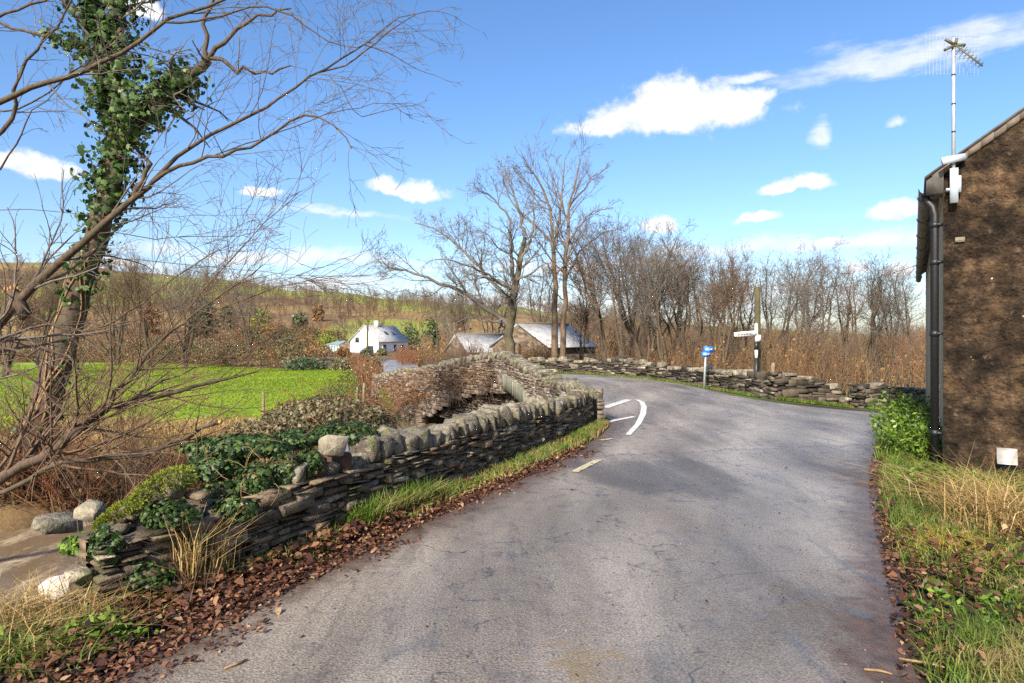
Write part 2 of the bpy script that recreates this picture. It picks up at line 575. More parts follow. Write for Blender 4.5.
M['cope_stone'] = mat_island('coping_stone', [(0.0, (0.1, 0.08, 0.055))  , (0.35, (0.17, 0.14, 0.1)), (0.7, (0.22, 0.185, 0.13)), (1.0, (0.13, 0.11, 0.085))],
                             0.8, 8, 0.6, 24, 1.0, 0.045, lichen=[(9, 0.53, 0.61, (0.28, 0.26, 0.185)), (6, 0.55, 0.66, (0.12, 0.135, 0.03)), (15, 0.56, 0.64, (0.045, 0.036, 0.026))])
M['red_stone'] = mat_island('red_stone', [(0, (0.06, 0.028, 0.018)), (1, (0.1, 0.048, 0.03))], 0.8, 12, 0.4, 30, 0.6, 0.02)
M['pale_stone'] = mat_island('pale_stone', [(0, (0.2, 0.165, 0.11)), (1, (0.27, 0.23, 0.16))], 0.8, 8, 0.5, 22, 0.9, 0.03, lichen=[(7, 0.56, 0.66, (0.1, 0.085, 0.05))])
M['chalk_stone'] = mat_island('chalky_stone', [(0, (0.5, 0.45, 0.38)), (1, (0.58, 0.53, 0.45))], 0.8, 8, 0.35, 22, 0.8, 0.03)
M['rubble'] = mat_island('rubble_stone', [(0.0, (0.014, 0.011, 0.008)), (0.35, (0.055, 0.042, 0.03)), (0.65, (0.12, 0.092, 0.064)), (0.8, (0.035, 0.028, 0.02)), (0.92, (0.2, 0.165, 0.12)), (1.0, (0.32, 0.27, 0.2))],
                         0.85, 5, 0.4, 25, 0.6, 0.02, lichen=[(4, 0.6, 0.7, (0.15, 0.17, 0.05))])
M['wall_core'] = mat_plain('wall_core', (0.03, 0.024, 0.018), 0.95, 0.3, 8)  # dark colour stands in for shade in the gaps between stones
M['voussoir'] = mat_island('arch_stone', [(0, (0.13, 0.125, 0.085)), (0.5, (0.2, 0.19, 0.135)), (1, (0.16, 0.16, 0.105))], 0.8, 8, 0.35, 30, 0.5, 0.01)

M['moss'] = mat_leaf('moss', [(0, (0.07, 0.11, 0.008)), (0.6, (0.17, 0.2, 0.015)), (1, (0.28, 0.27, 0.03))], 0.8, 0.2)
M['grass'] = mat_leaf('green_grass', [(0, (0.045, 0.1, 0.01)), (0.5, (0.115, 0.2, 0.018)), (0.84, (0.19, 0.27, 0.03)), (0.95, (0.29, 0.29, 0.07)), (1, (0.38, 0.29, 0.11))], 0.5, 0.35, 0.4, 1.7)
M['field_grass'] = mat_leaf('field_grass', [(0, (0.15, 0.23, 0.009)), (0.7, (0.2, 0.275, 0.012)), (1, (0.27, 0.315, 0.02))], 0.6, 0.35, 0.4, 0.28)
M['dry_grass'] = mat_leaf('dry_grass', [(0, (0.25, 0.14, 0.045)), (0.5, (0.42, 0.28, 0.09)), (1, (0.55, 0.42, 0.2))], 0.6, 0.3)
M['litter'] = mat_leaf('fallen_leaves', [(0, (0.02, 0.01, 0.006)), (0.3, (0.075, 0.029, 0.015)), (0.6, (0.145, 0.06, 0.031)), (0.82, (0.23, 0.105, 0.055)), (0.96, (0.29, 0.165, 0.085)), (1, (0.42, 0.3, 0.16))], 0.45, 0.15, 0.45)
M['gold_grass'] = mat_leaf('golden_grass', [(0, (0.3, 0.17, 0.03)), (0.6, (0.5, 0.34, 0.06)), (1, (0.6, 0.48, 0.14))], 0.6, 0.35)
M['ivy'] = mat_leaf('ivy_leaves', [(0, (0.018, 0.04, 0.01)), (0.5, (0.05, 0.1, 0.02)), (0.85, (0.11, 0.18, 0.045)), (1, (0.17, 0.22, 0.08))], 0.48, 0.3, 0.3)
M['wall_ivy'] = mat_leaf('wall_ivy_leaves', [(0, (0.012, 0.028, 0.008)), (0.5, (0.035, 0.07, 0.016)), (0.85, (0.08, 0.13, 0.032)), (1, (0.16, 0.15, 0.05))], 0.45, 0.25, 0.3)
M['weed'] = mat_leaf('weed_leaves', [(0, (0.05, 0.1, 0.012)), (0.5, (0.12, 0.21, 0.022)), (1, (0.24, 0.33, 0.05))], 0.45, 0.35)
M['bramble'] = mat_leaf('bramble_leaves', [(0, (0.07, 0.05, 0.025)), (0.4, (0.15, 0.13, 0.055)), (0.75, (0.25, 0.22, 0.1)), (1, (0.34, 0.29, 0.19))], 0.55, 0.25)
M['bracken'] = mat_leaf('bracken', [(0, (0.1, 0.045, 0.015)), (0.5, (0.22, 0.11, 0.035)), (1, (0.36, 0.22, 0.08))], 0.7, 0.25)
M['evergreen'] = mat_leaf('evergreen_leaves', [(0, (0.012, 0.03, 0.01)), (0.6, (0.035, 0.07, 0.022)), (1, (0.08, 0.12, 0.04))], 0.5, 0.15)
M['greybush'] = mat_leaf('grey_green_leaves', [(0, (0.05, 0.065, 0.03)), (0.6, (0.11, 0.13, 0.065)), (1, (0.18, 0.19, 0.1))], 0.6, 0.2)
M['limebush'] = mat_leaf('lime_leaves', [(0, (0.1, 0.13, 0.015)), (1, (0.3, 0.33, 0.04))], 0.6, 0.2)

# bark
def mat_bark(name, c0, c1, moss=None, sc=7.0):
    m, k = new_mat(name)
    o = obj_co(k)
    mp = k.n('ShaderNodeMapping', {'Vector': o, 'Scale': (1, 1, 0.3)})
    n = k.noise(mp.outputs[0], sc * 3, 6, 0.7)
    c = k.ramp(n.outputs[0], [(0.3, c0), (0.7, c1)])
    if moss:
        n2 = k.noise(o, 1.7, 4, 0.6)
        c = k.mix(k.rng(n2.outputs[0], 0.48, 0.66, 0, 0.7), c, moss)
    finish(k, c, 0.85, n.outputs[0], 0.7, 0.02, spec=0.25)
    return m


M['bark_near'] = mat_bark('dark_bark', (0.03, 0.02, 0.014), (0.14, 0.095, 0.062), (0.07, 0.065, 0.032))
M['bark_brown'] = mat_bark('brown_bark', (0.075, 0.048, 0.028), (0.22, 0.145, 0.085), (0.16, 0.135, 0.095), 4)
M['bark_green'] = mat_bark('mossy_bark', (0.04, 0.032, 0.02), (0.13, 0.105, 0.065), (0.1, 0.095, 0.04), 4)
M['twig_dark'] = mat_bark('dark_twigs', (0.075, 0.06, 0.05), (0.22, 0.18, 0.145))
M['twig_grey'] = mat_bark('grey_twigs', (0.09, 0.078, 0.065), (0.21, 0.18, 0.145))
M['twig_brown'] = mat_bark('brown_twigs', (0.07, 0.045, 0.03), (0.2, 0.13, 0.08))
M['twig_red'] = mat_bark('russet_twigs', (0.12, 0.05, 0.025), (0.3, 0.14, 0.065))
M['twig_tan'] = mat_bark('tan_stems', (0.16, 0.095, 0.045), (0.34, 0.22, 0.11))
M['twig_gold'] = mat_bark('golden_stems', (0.14, 0.085, 0.038), (0.36, 0.22, 0.095))
M['vault_shade'] = mat_plain('shaded_vault_stone', (0.01, 0.008, 0.006), 0.7, 0.4, 5)  # near-black colour stands in for the shade inside the arch
M['cut_wood'] = mat_plain('cut_wood', (0.5, 0.25, 0.09), 0.8, 0.4, 30)

# buildings
m, k = new_mat('pebbledash')
p = pos(k)
n1 = k.noise(p, 2.3, 7, 0.68)
n2 = k.noise(p, 11, 6, 0.7)
n3 = k.noise(p, 70, 3, 0.6)
vo = k.n('ShaderNodeTexVoronoi', {'Vector': p, 'Scale': 26.0})
c = k.ramp(n1.outputs[0], [(0.36, (0.013, 0.009, 0.006)), (0.5, (0.04, 0.026, 0.016)), (0.64, (0.1, 0.062, 0.034))])
c = k.n('ShaderNodeVectorMath', {0: c, 'Scale': k.rng(n2.outputs[0], 0.3, 0.7, 0.4, 1.7)}, operation='SCALE').outputs[0]
sv_ = k.n('ShaderNodeTexVoronoi', {'Vector': k.n('ShaderNodeVectorMath', {0: k.n('ShaderNodeMapping', {'Vector': p, 'Scale': (1, 1, 1.6)}).outputs[0], 1: k.n('ShaderNodeVectorMath', {0: n2.outputs['Color'], 'Scale': 0.25}, operation='SCALE').outputs[0]}, operation='ADD').outputs[0], 'Scale': 4.2})
svr = k.n('ShaderNodeSeparateColor', {0: sv_.outputs['Color']})
c = k.n('ShaderNodeVectorMath', {0: c, 'Scale': k.rng(svr.outputs[0], 0, 1, 0.75, 1.3)}, operation='SCALE').outputs[0]
lp = k.noise(p, 7.5, 2, 0.4)
c = k.mix(k.m('MULTIPLY', k.rng(lp.outputs[0], 0.765, 0.775, 0, 1), k.rng(n1.outputs[0], 0.45, 0.5, 0, 1)), c, (0.5, 0.45, 0.36))
c = k.mix(k.rng(n2.outputs[0], 0.62, 0.7, 0, 0.7), c, (0.15, 0.12, 0.08))
vs_ = k.noise(k.n('ShaderNodeMapping', {'Vector': p, 'Scale': (4, 4, 0.5)}).outputs[0], 1.5, 5, 0.6)
c = k.mix(k.rng(vs_.outputs[0], 0.56, 0.7, 0, 0.6), c, (0.014, 0.011, 0.008))
n5 = k.noise(p, 3.6, 5, 0.6)
c = k.mix(k.rng(n5.outputs[0], 0.58, 0.7, 0, 0.45), c, (0.13, 0.078, 0.03))
finish(k, c, 0.95, k.m('ADD', k.m('ADD', k.m('MULTIPLY', vo.outputs['Distance'], 0.6), k.m('MULTIPLY', sv_.outputs['Distance'], -1.6)), k.m('ADD', n2.outputs[0], k.m('MULTIPLY', n3.outputs[0], 0.4))), 1.0, 0.035, spec=0.15)
M['pebbledash'] = m
M['house_side'] = mat_plain('side_render', (0.4, 0.31, 0.19), 0.9, 0.25, 5)
M['mortar'] = mat_plain('verge_mortar', (0.13, 0.1, 0.075), 0.9, 0.35, 12, bstr=0.5)
M['black_plastic'] = mat_plain('black_plastic', (0.01, 0.01, 0.011), 0.5, 0.2, 20)
M['grey_plastic'] = mat_plain('weathered_grey_plastic', (0.16, 0.155, 0.14), 0.55, 0.35, 9)
M['galv'] = mat_plain('galvanised_steel', (0.36, 0.38, 0.39), 0.45, 0.15, 12, metal=0.3)
M['pale_plastic'] = mat_plain('pale_painted_metal', (0.4, 0.45, 0.49), 0.5, 0.08, 12)
M['olive'] = mat_plain('weathered_olive_plastic', (0.09, 0.085, 0.045), 0.6, 0.3, 20)
M['white_paint'] = mat_plain('white_paint', (0.78, 0.77, 0.73), 0.6, 0.06, 8)
M['limewash'] = mat_plain('limewashed_wall', (0.76, 0.73, 0.66), 0.85, 0.07, 1.5)
M['glass'] = mat_plain('window_glass', (0.03, 0.035, 0.04), 0.08, 0.1, 3, bstr=0.0)
M['teal_roof'] = mat_plain('teal_roof_sheet', (0.2, 0.29, 0.28), 0.4, 0.1, 2)
M['black_paint'] = mat_plain('black_paint', (0.02, 0.02, 0.02), 0.45, 0.2, 10)
M['sign_blue'] = mat_plain('sign_blue', (0.02, 0.16, 0.55), 0.45, 0.06, 4)
M['old_wood'] = mat_bark('old_wood', (0.12, 0.085, 0.05), (0.3, 0.23, 0.14), (0.12, 0.13, 0.05))
M['dark_wood'] = mat_bark('mossy_dark_wood', (0.05, 0.042, 0.02), (0.12, 0.1, 0.05), (0.09, 0.095, 0.03))
M['grubby_white'] = mat_plain('grubby_white_plastic', (0.3, 0.285, 0.25), 0.5, 0.3, 14)
M['dark_slate'] = mat_plain('dark_slate', (0.1, 0.09, 0.08), 0.6, 0.35, 8, bstr=0.4)
M['wire'] = mat_plain('cable', (0.12, 0.12, 0.13), 0.6, 0.1, 3)

m, k = new_mat('slate_roof')
p = obj_co(k)
br = k.n('ShaderNodeTexBrick', {'Vector': k.n('ShaderNodeTexCoord').outputs['UV'], 'Scale': 1.0})
n = k.noise(p, 2.2, 5, 0.65)
n2 = k.noise(p, 9, 4, 0.7)
c = k.ramp(n.outputs[0], [(0.35, (0.26, 0.25, 0.24)), (0.65, (0.42, 0.41, 0.39))])
c = k.n('ShaderNodeVectorMath', {0: c, 'Scale': k.rng(n2.outputs[0], 0.3, 0.7, 0.7, 1.3)}, operation='SCALE').outputs[0]
finish(k, c, 0.35, n2.outputs[0], 0.4, 0.05, spec=0.7)
M['slate_roof'] = m

m, k = new_mat('barn_stone')
p = pos(k)
vo = k.n('ShaderNodeTexVoronoi', {'Vector': k.n('ShaderNodeMapping', {'Vector': p, 'Scale': (2.2, 2.2, 5)}).outputs[0], 'Scale': 1.0})
c = k.ramp(vo.outputs['Color'], [(0.2, (0.08, 0.055, 0.034)), (0.5, (0.15, 0.105, 0.065)), (0.8, (0.21, 0.16, 0.11))])
finish(k, c, 0.9, vo.outputs['Distance'], 0.6, 0.06)
M['barn_stone'] = m

m, k = new_mat('river_water')
p = pos(k)
n = k.noise(p, 3.5, 5, 0.6, 0.6)
n2 = k.noise(k.n('ShaderNodeMapping', {'Vector': p, 'Rotation': (0, 0, R(-25)), 'Scale': (2.2, 0.6, 1)}).outputs[0], 1.6, 5, 0.7)
c = k.mix(k.rng(n2.outputs[0], 0.5, 0.66, 0, 1), (0.16, 0.11, 0.065), (0.42, 0.33, 0.22))  # lighter tan puts the sheen of sky and banks into the colour
finish(k, c, 0.12, n.outputs[0], 0.35, 0.06, spec=0.5)
M['water'] = m

# ------------------------------------------------------------------ ground


def grid_axis(lo, hi, n, a, c=0.0):
    """spacing that widens away from c"""
    t0, t1 = math.asinh((lo - c) / a), math.asinh((hi - c) / a)
    return c + a * np.sinh(np.linspace(t0, t1, n))


gx = grid_axis(-800, 800, 460, 7.0, -1.0)
gy = grid_axis(-14, 1100, 470, 9.0, 6.0)
X, Y = np.meshgrid(gx, gy, indexing='xy')
Zg = zground(X, Y)
DL = seg_sdf(X, Y, EDGE)


def lerp(a, b, t):
    return a * (1 - t[..., None]) + np.array(b) * t[..., None]


FIELD_E = 0.0


def field_mask(x, y):
    x = np.asarray(x, float)
    y = np.asarray(y, float)
    right = -4.6 - (y - 22) * 0.232
    near = 19.5 + (fbm(x, y, 4, 3) - 0.5) * 3 + np.clip((x + 9) * 0.2, -2, 1)
    farr = 61 + np.clip((-20 - x) / 26, 0, 1) * 21
    return ss(0, 1.0, right - x) * ss(-0.6, 0.6, y - near) * ss(-0.8, 0.8, farr - y)


nz = fbm(X, Y, 0.9, 21)
nz2 = fbm(X, Y, 6, 31)
c = np.zeros(X.shape + (3,)) + np.array((0.05, 0.035, 0.018))
c = lerp(c, (0.07, 0.11, 0.02), ss(0.42, 0.6, nz))
c = lerp(c, (0.05, 0.032, 0.02), ss(0.5, 0.7, nz2) * 0.8)
leftc = np.zeros_like(c) + np.array((0.12, 0.075, 0.035))
leftc = lerp(leftc, (0.2, 0.14, 0.05), ss(0.4, 0.65, nz2))
leftc = lerp(leftc, (0.34, 0.22, 0.06), ss(15.5, 18.5, Y) * ss(24, 20, Y) * 0.8)
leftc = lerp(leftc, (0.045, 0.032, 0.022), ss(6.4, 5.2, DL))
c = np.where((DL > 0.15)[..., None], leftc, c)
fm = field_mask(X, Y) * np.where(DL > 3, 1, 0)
c = lerp(c, (0.16, 0.25, 0.01), fm)
c = lerp(c, (0.29, 0.33, 0.02), fm * ss(0.45, 0.7, fbm(X, Y, 14, 41)) * 0.7)
hill = ss(70, 110, Y) * (1 - fm)
hb = np.zeros_like(c) + np.array((0.15, 0.095, 0.045))
hb = lerp(hb, (0.24, 0.16, 0.06), ss(0.4, 0.6, fbm(X, Y, 35, 51)))
PXc = CX + X / np.maximum(Y, 1) * F
gf = ss(350, 385, Y + (fbm(X, Y, 60, 61) - 0.5) * 110) * ss(0.3, 0.42, fbm(X, Y, 170, 77)) * ss(-260, -200, X)
patch = ss(-62, -52, X) * ss(-20, -30, X) * ss(150, 160, Y) * ss(260, 235, Y)
gf = np.maximum(gf, patch)
gf = np.maximum(gf, ss(0.55, 0.6, fbm(X, Y, 75, 99)) * ss(150, 175, Y) * 0.85)
patch2 = ss(-70, -60, X) * ss(0, -10, X) * ss(300, 315, Y)
gf = np.maximum(gf, patch2 * 0.9)
hb = lerp(hb, (0.22, 0.25, 0.04), gf)
c = lerp(c, (0, 0, 0), hill * 0) * (1 - hill[..., None]) + hb * hill[..., None]
ny, nx = X.shape
ii = (np.arange(ny - 1)[:, None] * nx + np.arange(nx - 1)[None, :])
quads = np.stack([ii, ii + 1, ii + nx + 1, ii + nx], -1).reshape(-1, 4)
mb = MB()
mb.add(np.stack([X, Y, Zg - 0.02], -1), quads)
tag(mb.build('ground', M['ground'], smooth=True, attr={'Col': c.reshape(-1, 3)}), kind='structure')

# ------------------------------------------------------------------ river
mb = MB()
wy = np.linspace(-8, 33, 60)
wpts, wq = [], []
wx = np.linspace(-26, 5, 50)
WX, WY = np.meshgrid(wx, wy)
ok = (zground(WX, WY) < -1.2) & (seg_sdf(WX, WY, EDGE) < 7.2)
for a in range(1):
    pass
idx = (np.arange(59)[:, None] * 50 + np.arange(49)[None, :])
sel = ok[:-1, :-1] | ok[1:, :-1] | ok[:-1, 1:] | ok[1:, 1:]
q = np.stack([idx, idx + 1, idx + 51, idx + 50], -1)[sel]
mb.add(np.stack([WX, WY, np.full_like(WX, -1.32)], -1), q)
tag(mb.build('river', M['water'], smooth=True), kind='structure')

# ------------------------------------------------------------------ roads
ROAD_L = [(-3.3, -6), (-2.5, 1.2), (-1.98, 3.09), (-1.62, 4.1), (-0.95, 5.6), (-0.13, 7.36), (0.65, 8.9), (1.38, 10.6), (1.83, 12.2)]
RV = [tuple(G(x, y)[:2]) for x, y in ((920, 683), (906, 600), (893, 550), (880, 505), (877, 472), (882, 447), (889, 431), (904, 416))]
ROAD_POLY = ROAD_L + [(1.95, 12.9), (-0.45, 20.1), (-5.0, 26.2), (-8.8, 45), (-15.3, 75), (-19.3, 105), (-14.5, 106), (-10.5, 75), (-5, 46),
                      (-0.5, 35.5), (1.7, 33.0)] + [tuple(G(x, y)[:2]) for x, y in ((600, 375.3), (640, 378.4), (660, 380.8), (675, 382.9), (690, 385.6), (705, 389.0), (740, 396.8), (770, 402.0), (800, 405.8), (843, 410.3), (890, 413.2), (930, 415.5))] + [(34, 27.0), (34, 24.5), (17, 22.9), (13.9, 22.6),
                      (12.6, 20.6)] + RV[::-1] + [(1.5, 1.5), (0.9, -1), (0.2, -6)]


def densify(pts, step, close=False, jit=0.0, seed=1):
    out = []
    pp = list(pts) + ([pts[0]] if close else [])
    for a, b in zip(pp[:-1], pp[1:]):
        n = max(1, int(math.dist(a, b) / step))
        for i in range(n):
            t = i / n
            out.append((a[0] + (b[0] - a[0]) * t, a[1] + (b[1] - a[1]) * t))
    if not close:
        out.append(pp[-1])
    o = np.array(out)
    if jit:
        o = o + np.stack([fbm(o[:, 0], o[:, 1], 0.9, seed) - 0.5, fbm(o[:, 0], o[:, 1], 0.9, seed + 5) - 0.5], -1) * jit
    return o


def inside(x, y, poly):
    r = np.zeros(np.broadcast(x, y).shape, bool)
    n = len(poly)
    j = n - 1
    for i in range(n):
        xi, yi = poly[i][:2]
        xj, yj = poly[j][:2]
        cnd = ((yi > y) != (yj > y)) & (x < (xj - xi) * (y - yi) / (yj - yi + 1e-12) + xi)
        r ^= cnd
        j = i
    return r


def poly_near(x, y, poly):
    """distance to a closed outline and the nearest point on it"""
    best = np.full(x.shape, 1e9)
    bx, by = x.copy(), y.copy()
    n = len(poly)
    for i in range(n):
        x0, y0 = poly[i]
        x1, y1 = poly[(i + 1) % n]
        dx, dy = x1 - x0, y1 - y0
        t = np.clip(((x - x0) * dx + (y - y0) * dy) / (dx * dx + dy * dy + 1e-12), 0, 1)
        qx, qy = x0 + t * dx, y0 + t * dy
        d = np.hypot(qx - x, qy - y)
        m = d < best
        best = np.where(m, d, best)
        bx = np.where(m, qx, bx)
        by = np.where(m, qy, by)
    return best, bx, by


def sheet(poly, gxs, gys, lift, name, mat, fn=zroad):
    Xs, Ys = np.meshgrid(gxs, gys)
    cx_ = (Xs[:-1, :-1] + Xs[1:, 1:]) / 2
    cy_ = (Ys[:-1, :-1] + Ys[1:, 1:]) / 2
    sel = inside(cx_, cy_, poly)
    nxx = len(gxs)
    id0 = (np.arange(len(gys) - 1)[:, None] * nxx + np.arange(nxx - 1)[None, :])
    q = np.stack([id0, id0 + 1, id0 + nxx + 1, id0 + nxx], -1)[sel]
    use = np.unique(q)
    xs, ys = Xs.ravel()[use], Ys.ravel()[use]
    d, bx, by = poly_near(xs, ys, [tuple(p) for p in poly])
    cnt = np.bincount(q.ravel(), minlength=Xs.size)[use]
    b = cnt < 4
    xs = np.where(b, bx, xs)
    ys = np.where(b, by, ys)
    d = np.where(b, 0, d)
    rm = np.zeros(Xs.size, int)
    rm[use] = np.arange(len(use))
    mb = MB()
    mb.add(np.stack([xs, ys, fn(xs, ys) + lift], -1), rm[q])
    return tag(mb.build(name, mat, smooth=True, attr={'edge': d}), kind='structure')


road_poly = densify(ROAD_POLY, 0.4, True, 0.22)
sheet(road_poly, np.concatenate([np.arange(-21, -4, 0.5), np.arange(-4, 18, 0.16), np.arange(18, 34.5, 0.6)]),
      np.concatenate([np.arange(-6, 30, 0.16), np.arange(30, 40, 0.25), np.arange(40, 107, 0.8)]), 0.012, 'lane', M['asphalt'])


def marking(poly_px, mat, name='road_marking', lift=0.02):
    pts = [G(x, y) for x, y in poly_px]
    d = densify([tuple(p[:2]) for p in pts], 0.3, True)
    mb = MB()
    n = len(d)
    v = np.stack([d[:, 0], d[:, 1], zroad(d[:, 0], d[:, 1]) + lift], -1)
    half = n // 2
    mb.add(v, [tuple(range(n))])
    return tag(mb.build(name, mat), kind='structure')


def stroke(px, w, mat, name='road_marking', lift=0.02):
    """painted line of real width along ground points"""
    pts = [G(x, y)[:2] for x, y in px]
    d = densify([tuple(p) for p in pts], 0.35)
    t = np.gradient(d, axis=0)
    t /= np.linalg.norm(t, axis=1)[:, None]
    nrm = np.stack([-t[:, 1], t[:, 0]], -1)
    ws = np.broadcast_to(np.interp(np.linspace(0, 1, len(d)), np.linspace(0, 1, len(w)), w)[:, None], (len(d), 1))
    a, b = d + nrm * ws / 2, d - nrm * ws / 2
    v = np.concatenate([np.c_[a, zroad(a[:, 0], a[:, 1]) + lift], np.c_[b, zroad(b[:, 0], b[:, 1]) + lift]])
    m = len(d)
    i = np.arange(m - 1)
    mb = MB()
    mb.add(v, np.stack([i, i + m, i + m + 1, i + 1], -1))
    return tag(mb.build(name, mat), kind='structure')


stroke([(637, 400.5), (642, 403), (644, 408), (643, 415), (638, 425), (628, 436)], [0.11, 0.125, 0.12, 0.105, 0.09], M['paint'])
stroke([(604, 408.5), (629, 400.5)], [0.2, 0.17], M['paint'])
stroke([(606, 423), (634, 417.5)], [0.13, 0.11], M['paint'])
stroke([(601, 441.5), (612, 439.8)], [0.08, 0.07], M['worn_paint'])
stroke([(574, 473.5), (599, 461)], [0.1, 0.1], M['worn_paint'])

# ------------------------------------------------------------------ walls


class Path:
    def __init__(s, pts, smooth=0):
        p = np.array(pts, float)
        for _ in range(smooth):                      # corner cutting
            q = [p[0]]
            for a, b in zip(p[:-1], p[1:]):
                q += [a * 0.75 + b * 0.25, a * 0.25 + b * 0.75]
            q.append(p[-1])
            p = np.array(q)
        s.p = p
        s.s = np.concatenate([[0], np.cumsum(np.linalg.norm(np.diff(p, axis=0), axis=1))])
        s.L = s.s[-1]

    def at(s, t, off=0.0):
        """point at arc length t moved off to the right"""
        t = np.asarray(t, float)
        x = np.interp(t, s.s, s.p[:, 0])
        y = np.interp(t, s.s, s.p[:, 1])
        e = 0.12
        x2, x1_ = np.interp(np.minimum(t + e, s.L), s.s, s.p[:, 0]), np.interp(np.maximum(t - e, 0), s.s, s.p[:, 0])
        y2, y1_ = np.interp(np.minimum(t + e, s.L), s.s, s.p[:, 1]), np.interp(np.maximum(t - e, 0), s.s, s.p[:, 1])
        dx, dy = x2 - x1_, y2 - y1_
        L = np.hypot(dx, dy) + 1e-9
        return x + dy / L * off, y - dx / L * off, np.arctan2(dy, dx)


def course_face(mb, path, off, side, zb, zt, s0, s1, ch=(0.04, 0.09), ln=(0.14, 0.45), dep=0.14, jit=0.02, mask=None, rough=0.012, wob=0.04, seed=0, split=0.3):
    """dry-laid courses of split stone: side +1 faces right of the path, -1 faces left"""
    r = random.Random(seed)
    zlo = min(zb(s) for s in np.linspace(s0, s1, 30))
    zhi = max(zt(s) for s in np.linspace(s0, s1, 60))
    z = zlo
    while z < zhi:
        h = r.uniform(*ch)
        s = s0 - r.uniform(0, ln[1])
        while s < s1:
            l = r.uniform(*ln)
            a, b = max(s, s0), min(s + l, s1)
            s += l
            if b - a < 0.03:
                continue
            mid = (a + b) / 2
            w = wob * math.sin(mid * 1.3 + z * 2 + seed) + wob * 0.5 * math.sin(mid * 3.7 + seed)
            za, zc = z + w, z + h + w
            top = zt(mid)
            if za > top - 0.015 or zc < zb(mid) - 0.03:
                continue
            zc = min(zc, top)
            parts_ = [(za, zc)]
            u_ = r.random()
            if u_ < split and zc - za > 0.045:
                cut = za + (zc - za) * r.uniform(0.35, 0.65)
                parts_ = [(za, cut), (cut, zc)]
            elif u_ > 1 - split * 0.25:
                parts_ = [(za, min(top, zc + h * 0.7))]
            if mask and not mask(mid, (za + zc) / 2):
                continue
            for za, zc in parts_:
                g = min(0.007, h * 0.12)
                o1 = off + side * r.uniform(-jit, jit) + (side * jit * 0.6 if zc - za > h * 1.3 else 0)
                vs = []
                ins = min(rough, (zc - za) * 0.22)
                tl = r.uniform(-0.05, 0.05) * (b - a)
                for oo, e in ((off - side * dep, 0), (o1 - side * ins, 0), (o1, ins)):
                    for ss_, zz in ((a + g + e * 1.3, za + g + e - tl), (b - g - e * 1.3, za + g + e + tl), (b - g - e * 1.3, zc - g - e + tl), (a + g + e * 1.3, zc - g - e - tl)):
                        if e or oo != off - side * dep:
                            ss_ += r.uniform(-1, 1) * rough * 1.2
                            zz += r.uniform(-1, 1) * min(rough, (zc - za) * 0.3) * 0.7
                        x, y, _ = path.at(ss_, oo + (r.uniform(-1, 1) * rough * 1.0 if e else 0))
                        vs.append((float(x), float(y), zz))
                f = []
                for k0 in (0, 4):
                    for i in range(4):
                        j = (i + 1) % 4
                        f.append((k0 + i, k0 + j, k0 + 4 + j, k0 + 4 + i))
                f.append((8, 9, 10, 11))
                if side < 0:
                    f = [q[::-1] for q in f]
                mb.add(vs, np.array(f))
        z += h


def wall_core(mb, path, offa, offb, zb, zt, s0, s1, step=0.25):
    ss_ = np.linspace(s0, s1, max(2, int((s1 - s0) / step)))
    ax, ay, _ = path.at(ss_, offa)
    bx, by, _ = path.at(ss_, offb)
    z0 = np.array([zb(s) for s in ss_])
    z1_ = np.array([zt(s) for s in ss_])
    n = len(ss_)
    v = np.concatenate([np.c_[ax, ay, z0], np.c_[ax, ay, z1_], np.c_[bx, by, z1_], np.c_[bx, by, z0]])
    f = []
    for i in range(n - 1):
        for k0 in range(4):
            k1 = (k0 + 1) % 4
            f.append((k0 * n + i, k0 * n + i + 1, k1 * n + i + 1, k1 * n + i))
    f.append((0, n, 2 * n, 3 * n))
    f.append((n - 1, 4 * n - 1, 3 * n - 1, 2 * n - 1))
    mb.add(v, np.array(f))


_ico = {}


def ico(sub):
    if sub not in _ico:
        b = bmesh.new()
        bmesh.ops.create_icosphere(b, subdivisions=sub, radius=1)
        _ico[sub] = (np.array([v.co[:] for v in b.verts]), np.array([[v.index for v in f.verts] for f in b.faces]))
        b.free()
    return _ico[sub]


def rock(mb, c, dim, rz=0.0, rx=0.0, ry=0.0, sub=2, p=0.6, amp=0.16, seed=0, freq=1.4):
    """a rough block: squared sphere with noise"""
    v, f = ico(sub)
    w = np.sign(v) * np.abs(v) ** p
    w /= np.abs(w).max()
    off = Vector((seed * 3.7, seed * 1.9, seed * 0.7))
    d = np.array([noise.noise(Vector(x) * freq + off) + 0.5 * noise.noise(Vector(x) * freq * 2.7 + off) for x in v])
    w = w * (1 + amp * d)[:, None]
    w = w * np.array(dim) / 2
    m = np.array(Matrix.Rotation(rz, 3, 'Z') @ Matrix.Rotation(ry, 3, 'Y') @ Matrix.Rotation(rx, 3, 'X'))
    mb.add(w @ m.T + np.array(c), f)


